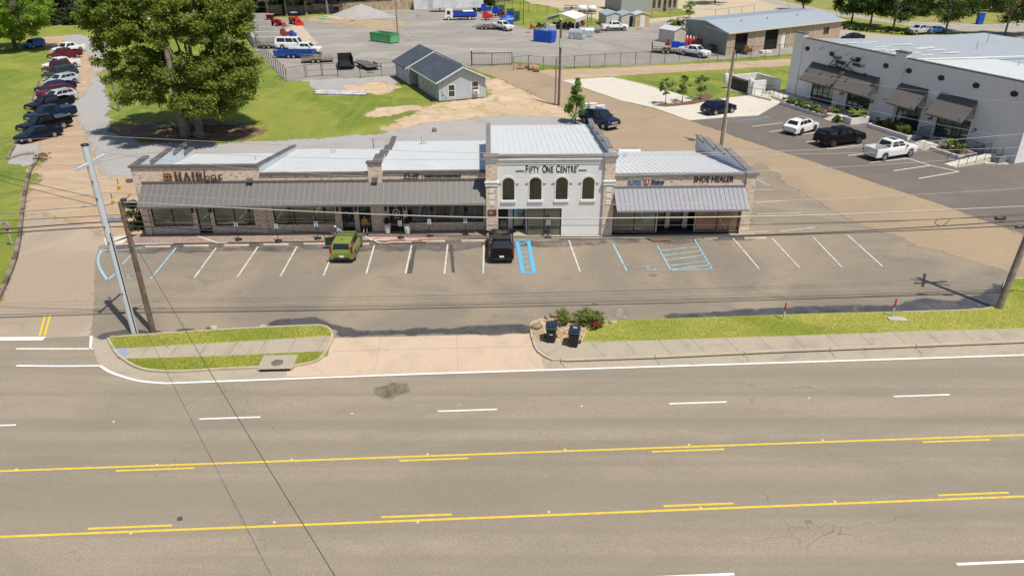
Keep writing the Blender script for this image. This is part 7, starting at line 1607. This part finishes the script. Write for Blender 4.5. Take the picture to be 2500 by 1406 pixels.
# timber edging of the left drive
TIM=mat('old_railway_timber',(.22,.175,.135),.9,var=.4,vs=3,bump=.4,bs=10); TIMD=mat('dark_railway_timber',(.11,.085,.065),.9,var=.4,vs=3)
ep=smooth_px([(-10,742),(12,700),(36,640),(48,585),(54,530),(60,485),(68,440),(78,412),(84,404)],3); e=empty('timber_edging',(*G(36,640),0),0,'weathered railway timbers edging the left lawn along the drive','timber edging'); o2=Vector((*G(36,640),0))
for i in range(len(ep)-1):
    a,b=Vector((*G(*ep[i]),0)),Vector((*G(*ep[i+1]),0)); d=b-a; MB().box((.03,-.14,0),(d.length-.02,.14,.24)).build('timber',TIM if i%3 else TIMD,e,loc=a-o2,rz=math.atan2(d.y,d.x))
for nm,pp,lb in (('timber_beam',[(85,403),(95,385)],'short upright pale timber at the corner beside the dead brush'),('timber_log',[(20,390),(52,380),(84,376)],'thin log edging across the small gravel pad'),('timber_log',[(18,391),(27,372),(36,358)],'dark timbers at the lawn edge before the nearest sedan'),('timber_beam',[(62,300),(80,240),(95,200)],'timber edging beneath the parked row')):
    P=[Vector((*G(*p),.1)) for p in pp]; tag(MB().tube([p-P[0] for p in P],.13,6).build(nm,TIM,loc=P[0]),lb,'timber')
shrub('dry brown leafless brush at the corner of the drive edging',103,390,.8,.9,leaf_mat('dry_brush',(.30,.16,.08),(.22,.12,.06),(.4,.25,.12),.1,3),400,50,.16,'dry_brush',nc=12)
# yellow posts, stumps, boxes
YL=mat('marker_yellow',(.65,.52,.02),.5,var=0)
for px,py,lb in ((292,464,'yellow capped pipe bollard left of the strip wall'),(277,500,'yellow pipe bollard beside the steel pole')):
    x,y=G(px,py); e=empty('yellow_bollard',(x,y,0),0,lb,'bollard'); MB().lathe([(.13,0),(.13,.38),(.17,.4),(.17,.46),(.08,.5)],n=12).build('post_shaft',YL,e); MB().tube([(0,0,.5),(-.15,.3,1.0)],.04,6).build('pipe',BARKD,e)
for px,py,s_,lb in ((1447,268,.5,'white utility box near the dark blue pickup'),(1465,275,.55,'second white utility box just behind the dark blue pickup'),(1427,266,.4,'slim pale green utility pedestal right of the cypress')):
    x,y=G(px,py); e=empty('utility_box',(x,y,0),R(20),lb,'utility box'); MB().box((-s_,-.3,0),(s_,.3,s_*1.6)).build('cabinet',TRIMW if s_>.45 else mat('box_pale',(.5,.53,.5)),e); MB().box((-s_-.03,-.33,s_*1.6),(s_+.03,.33,s_*1.6+.05)).build('lid',TRIMW,e)
for i,(px,py,r,L,a) in enumerate(((1300,172,.45,1.6,30),(1288,168,.3,2.0,-20),(1276,166,.28,1.8,60),(1310,176,.5,.9,0),(1272,170,.25,1.2,10))):
    x,y=G(px,py); c,s_=math.cos(R(a)),math.sin(R(a)); tag(MB().tube([(-c*L/2,-s_*L/2,r),(c*L/2,s_*L/2,r)],r,10).build('log',mat('cut_log',(.33,.23,.14),.9,var=.3,vs=2),loc=(x,y,0)),'cut log in the pile beside the rolling gate','log','cut logs by the rolling gate')
x,y=G(1061,322); e=empty('pipe_dome',(x,y,0),0,'small brown dome on the gravel behind the middle roof','cap'); MB().lathe([(.3,0),(.3,.3),(.2,.45),(.02,.5)],n=12).build('dome',mat('dome_brown',(.2,.15,.11),.8),e)
x,y=G(912,362); tag(MB().tube([(0,0,0),(0,0,1.1)],.04,6).build('marker_stake',BARKD,loc=(x,y,0)),'thin dark stake behind the middle roof','stake')
ORG=mat('cone_orange',(.6,.13,.03),.6,var=0)
CG_='orange traffic cones in the depot'
for px,py in ((693,160),(1247,84),(1071,51)):
    x,y=G(px,py); e=empty('traffic_cone',(x,y,0),0,{693:'orange cone by the chain link fence',1247:'orange cone in front of the towing white pickup',1071:'cone left of the flatbed truck'}[px],'traffic cone',CG_); MB().lathe([(.16,.04),(.03,.7)],n=10).build('cone_shell',ORG,e); MB().box((-.2,-.2,0),(.2,.2,.04)).build('base',ORG,e); MB().lathe([(.11,.3),(.085,.45)],n=10).build('band',TRIMW,e)
for i,(px,py) in enumerate(((981,83),(986,86),(992,93),(998,98),(958,150),(963,155),(967,165))):
    x,y=G(px,py); e=empty('white_bollard',(x,y,0),0,'slim white marker post with orange base near the green dumpster and house','bollard','white marker posts near the house'); MB().tube([(0,0,0),(0,0,1.0)],.06,6).build('post_shaft',TRIMW,e); MB().lathe([(.2,0),(.12,.12)],n=8).build('base',ORG,e)
for i,(px,py) in enumerate(((1385,100),(1396,101),(1428,103),(1446,100),(1450,94))):
    x,y=G(px,py); tag(MB().lathe([(.07,0),(.07,1.15),(.02,1.2)],n=8).build('guard_post',mat('post_cream',(.6,.56,.42),.6),loc=(x,y,0)),'cream guard post around the two propane tank boxes','post','guard posts around the propane tanks')
for (px,py,c_) in ((795,48,(.2,.5,.32)),(815,45,(.62,.52,.4)),(805,42,(.55,.45,.33)),(822,49,(.6,.5,.38))):
    x,y=G(px,py); tag(MB().prism([(-1.6,-.6),(1.2,-.8),(1.7,.3),(.2,.8),(-1.3,.6)],.02,.35).build('rubble_slab',mat('rubble%d'%px,c_,.9,var=.2),loc=(x,y,0)),'broken slab in the rubble heap left of the gravel pile','rubble','rubble slabs left of the gravel pile')
x,y=G(2390,60); e=empty('blue_container',(x,y,0),0,'bright blue upright container beside the tree at upper right','container'); MB().box((-.6,-.6,.1),(.6,.6,2.4)).build('body',RB_,e); MB().box((-.65,-.65,2.4),(.65,.65,2.5)).build('lid',RB_,e)
for i in range(5):
    x,y=G(1330+i*22,-6-i*2); e=empty('trailer',(x,y,0),R(75),'dark blue trailer in the row cut by the top edge','trailer','blue trailers at the top edge'); MB().box((-3,-1.1,.6),(3,1.1,1.5)).build('deck',TB,e); wheels(e,[(-.5,-1.2),(.5,-1.2),(-.5,1.2),(.5,1.2)],.38,.2)
x,y=G(1395,26); e=empty('trailer',(x,y,0),R(-5),'small black utility trailer on the far sand lot','trailer'); MB().box((-2,-.9,.5),(1.6,.9,.6)).tube([(-2,-.9,1.2),(1.6,-.9,1.2)],.04,4).tube([(-2,.9,1.2),(1.6,.9,1.2)],.04,4).build('deck',TK,e); wheels(e,[(0,-1.0),(0,1.0)],.4,.2)
x,y=G(1432,34); e=empty('sprayer_trailer',(x,y,0),0,'white tank trailer behind the storage sheds','trailer'); MB().tube([(-2.3,0,1.3),(-2.1,0,1.3),(-.2,0,1.3),(0,0,1.3)],[.3,.75,.75,.3],12).tube([(.4,0,1.3),(.6,0,1.3),(2.2,0,1.3),(2.4,0,1.3)],[.3,.7,.7,.3],12).build('tanks',PT['white'],e); MB().box((-2.4,-.8,.45),(2.6,.8,.55)).build('deck',TK,e); wheels(e,[(-.3,-.9),(.6,-.9),(-.3,.9),(.6,.9)],.38,.2)
for i in range(3):
    x,y=G(1424+i*10,56+i); tag(MB().tube([(0,0,0),(0,0,3.0)],.12,6).build('timber_post',mat('post_tan',(.36,.25,.13),.9),loc=(x,y,0)),'upright tan timber post left of the storage sheds','post','timber posts left of the sheds')
x,y=G(1841,118); e=empty('cable_spool',(x+1,y,0),R(30),'round pale disc leaning in the right open roller door','disc'); MB().tube([(0,-.1,1.1),(0,.1,1.1)],1.1,20).build('disc_face',mat('disc_pale',(.6,.6,.62),.6),e); MB().tube([(0,-.3,1.1),(0,.3,1.1)],.1,8).build('hub',TK,e)
for px,py,lb in ((1822,133,'rusty brown machine outside the warehouse doors'),(1700,120,'dark machinery heap against the warehouse end wall'),(1740,128,'dark wheeled frame in front of the warehouse corner')): machine(px,py,20,lb,mat('rust_brown',(.16,.08,.05),.85,var=.4,vs=2) if px>1800 else TK,.8)
x,y=G(1868,130); tag(MB().box((-1.0,-.6,.05),(1.0,.6,.45)).build('white_crate',TRIMW,loc=(x,y,0),rz=.3),'flat white crate lying outside the warehouse','crate')
x,y=G(1829,128); tag(MB().prism([(-.5,0),(.5,0),(.5,1.9),(.2,1.5),(0,1.7),(-.2,1.5),(-.5,1.9)],-.06,.06,'y').build('red_rack',mat('rack_red',(.3,.05,.03),.7),loc=(x-3,y-.3,0)),'dark red upright rack between the warehouse doors','rack')
# ---------------------------------------------------------------- people
def skin(name,chain,edges,m,parent,root=0,sub=2):
    me=bpy.data.meshes.new(name); me.from_pydata([c[:3] for c in chain],edges,[]); o=bpy.data.objects.new(name,me); COL.objects.link(o)
    md=o.modifiers.new('s','SKIN'); md.use_smooth_shade=True
    lay=me.skin_vertices[0] if me.skin_vertices else None
    if lay is None:
        bm=bmesh.new(); bm.from_mesh(me); bm.verts.layers.skin.verify(); bm.to_mesh(me); bm.free(); lay=me.skin_vertices[0]
    for i,c in enumerate(chain): r=c[3]; lay.data[i].radius=(r,r) if not hasattr(r,'__len__') else r; lay.data[i].use_root=(i==root)
    s=o.modifiers.new('b','SUBSURF'); s.levels=sub; s.render_levels=sub
    dg=bpy.context.evaluated_depsgraph_get(); dg.update(); m2=bpy.data.meshes.new_from_object(o.evaluated_get(dg)); m2.materials.clear(); m2.materials.append(m)
    for p in m2.polygons: p.use_smooth=True
    bpy.data.objects.remove(o); q=bpy.data.objects.new(name,m2); COL.objects.link(q); q.parent=parent; return q
def person(label,loc,rz,shirt,pants,hair,J,skinc=(.42,.25,.17)):
    e=empty('person',loc,rz,label,'person'); SK=mat('skin_tone',skinc,.6,var=.05)
    ch=[];ed=[];ix={}
    def add(n,p,r,par=None):
        ix[n]=len(ch); ch.append((*p,r)); 
        if par: ed.append((ix[par],ix[n]))
    add('pel',J['pel'],(.15,.11)); add('chest',J['chest'],(.16,.11),'pel'); add('neck',J['neck'],.055,'chest'); add('head0',J['head'],.085,'neck'); add('head1',tuple(Vector(J['head'])+Vector((0,0,.10))),.08,'head0')
    for s in ('L','R'):
        add('sh'+s,J['sh'+s],.055,'chest'); add('el'+s,J['el'+s],.042,'sh'+s); add('wr'+s,J['wr'+s],.028,'el'+s)
        w=Vector(J['wr'+s]); d=(w-Vector(J['el'+s])).normalized(); add('pm'+s,tuple(w+d*.07),(.04,.018),'wr'+s)
        sd=d.cross(Vector((0,1,0.01))).normalized()
        for k in range(4): add('f%d%s'%(k,s),tuple(w+d*.10+sd*(k-1.5)*.020),.009,'pm'+s); add('g%d%s'%(k,s),tuple(w+d*(.165-.008*abs(k-1.3))+sd*(k-1.5)*.022+Vector((0,-.015,0))),.008,'f%d%s'%(k,s))
        add('t'+s,tuple(w+d*.06+sd*.055),.010,'wr'+s)
        add('hp'+s,J['hp'+s],.085,'pel'); add('kn'+s,J['kn'+s],.055,'hp'+s); add('an'+s,J['an'+s],.038,'kn'+s); a=Vector(J['an'+s]); add('to'+s,tuple(a+Vector((0,-.17,-.045))),.035,'an'+s)
    skin('body',ch,ed,SK,e)
    def sub(names,edges,grow,m,nm):
        c=[(*ch[ix[n]][:3],tuple(g+grow for g in ch[ix[n]][3]) if hasattr(ch[ix[n]][3],'__len__') else ch[ix[n]][3]+grow) for n in names]; skin(nm,c,edges,m,e,sub=1)
    def lerp(a,b,t): return tuple(Vector(J[a]).lerp(Vector(J[b]),t))
    c=[(*J['pel'],(.165,.125)),(*J['chest'],(.175,.125)),(*lerp('chest','neck',.6),.08)]; E_=[(0,1),(1,2)]
    for s in ('L','R'): n=len(c); c+=[(*J['sh'+s],.07),(*lerp('sh'+s,'el'+s,.7),.06)]; E_+=[(1,n),(n,n+1)]
    skin('shirt',c,E_,shirt,e,sub=1)
    c=[(*J['pel'],(.168,.128))]; E_=[]
    for s in ('L','R'): n=len(c); c+=[(*J['hp'+s],.10),(*lerp('hp'+s,'kn'+s,.85),.075)]; E_+=[(0,n),(n,n+1)]
    skin('shorts',c,E_,pants,e,sub=1)
    h=Vector(J['head']); MB().sph(tuple(h+Vector((0,.02,.10))),.105,12,8,(1,1.05,.95)).build('hair',hair,e)
    MB().prism([(h.x-.012,h.z+.02),(h.x+.012,h.z+.02),(h.x,h.z+.07)],h.y-.115,h.y-.08,'y').build('nose',SK,e)
    for s in (-1,1): MB().sph((h.x+s*.033,h.y-.083,h.z+.065),.011,6,4).build('eye',BLK,e); MB().sph((h.x+s*.088,h.y,h.z+.05),.022,6,4,(.5,1,1.3)).build('ear',SK,e)
    MB().cbox((h.x,h.y-.086,h.z-.005),(.04,.01,.008)).build('mouth',mat('lip',(.3,.1,.09),.6,var=0),e)
    for s in ('L','R'): a=J['an'+s]; MB().box((a[0]-.045,a[1]-.22,a[2]-.10),(a[0]+.045,a[1]+.06,a[2]-.02)).build('shoe',BLK if s=='L' else BLK,e)
    return e
HAIRD=mat('dark_hair',(.03,.02,.015),.7,var=0)
walk=dict(pel=(0,0,.98),chest=(0,-.01,1.28),neck=(0,-.02,1.47),head=(0,-.03,1.58),shL=(-.19,0,1.40),shR=(.19,0,1.40),elL=(-.24,.05,1.12),elR=(.24,-.02,1.12),wrL=(-.22,-.08,.90),wrR=(.24,-.16,.92),hpL=(-.10,0,.93),hpR=(.10,0,.93),knL=(-.11,-.12,.52),knR=(.11,.04,.50),anL=(-.11,-.14,.10),anR=(.11,.22,.12))
x,y=G(893,575,.1); person('person in a mustard yellow top and dark shorts walking past the shop doors',(x,y,.10),R(180),mat('mustard_cloth',(.50,.25,.03),.8),mat('dark_cloth',(.03,.02,.03),.8),HAIRD,walk)
crouch=dict(pel=(0,.25,.55),chest=(0,.0,.80),neck=(0,-.14,.95),head=(0,-.22,1.02),shL=(-.18,-.06,.90),shR=(.18,-.06,.90),elL=(-.26,-.25,.72),elR=(.26,-.25,.72),wrL=(-.18,-.42,.60),wrR=(.3,-.48,.68),hpL=(-.11,.22,.50),hpR=(.11,.22,.50),knL=(-.16,-.18,.48),knR=(.16,-.15,.46),anL=(-.15,.02,.10),anR=(.15,.04,.10))
x,y=G(829,584,.1); pz=person('person in a light blue top and pale cap bending down behind the green car',(x,y,.10),R(-60),mat('light_blue_cloth',(.15,.42,.68),.8),mat('blue_cloth',(.04,.2,.5),.8),HAIRD,crouch)
MB().sph((0,-.22,1.13),.112,12,6,(1,1.1,.75)).build('cap',LET,pz)
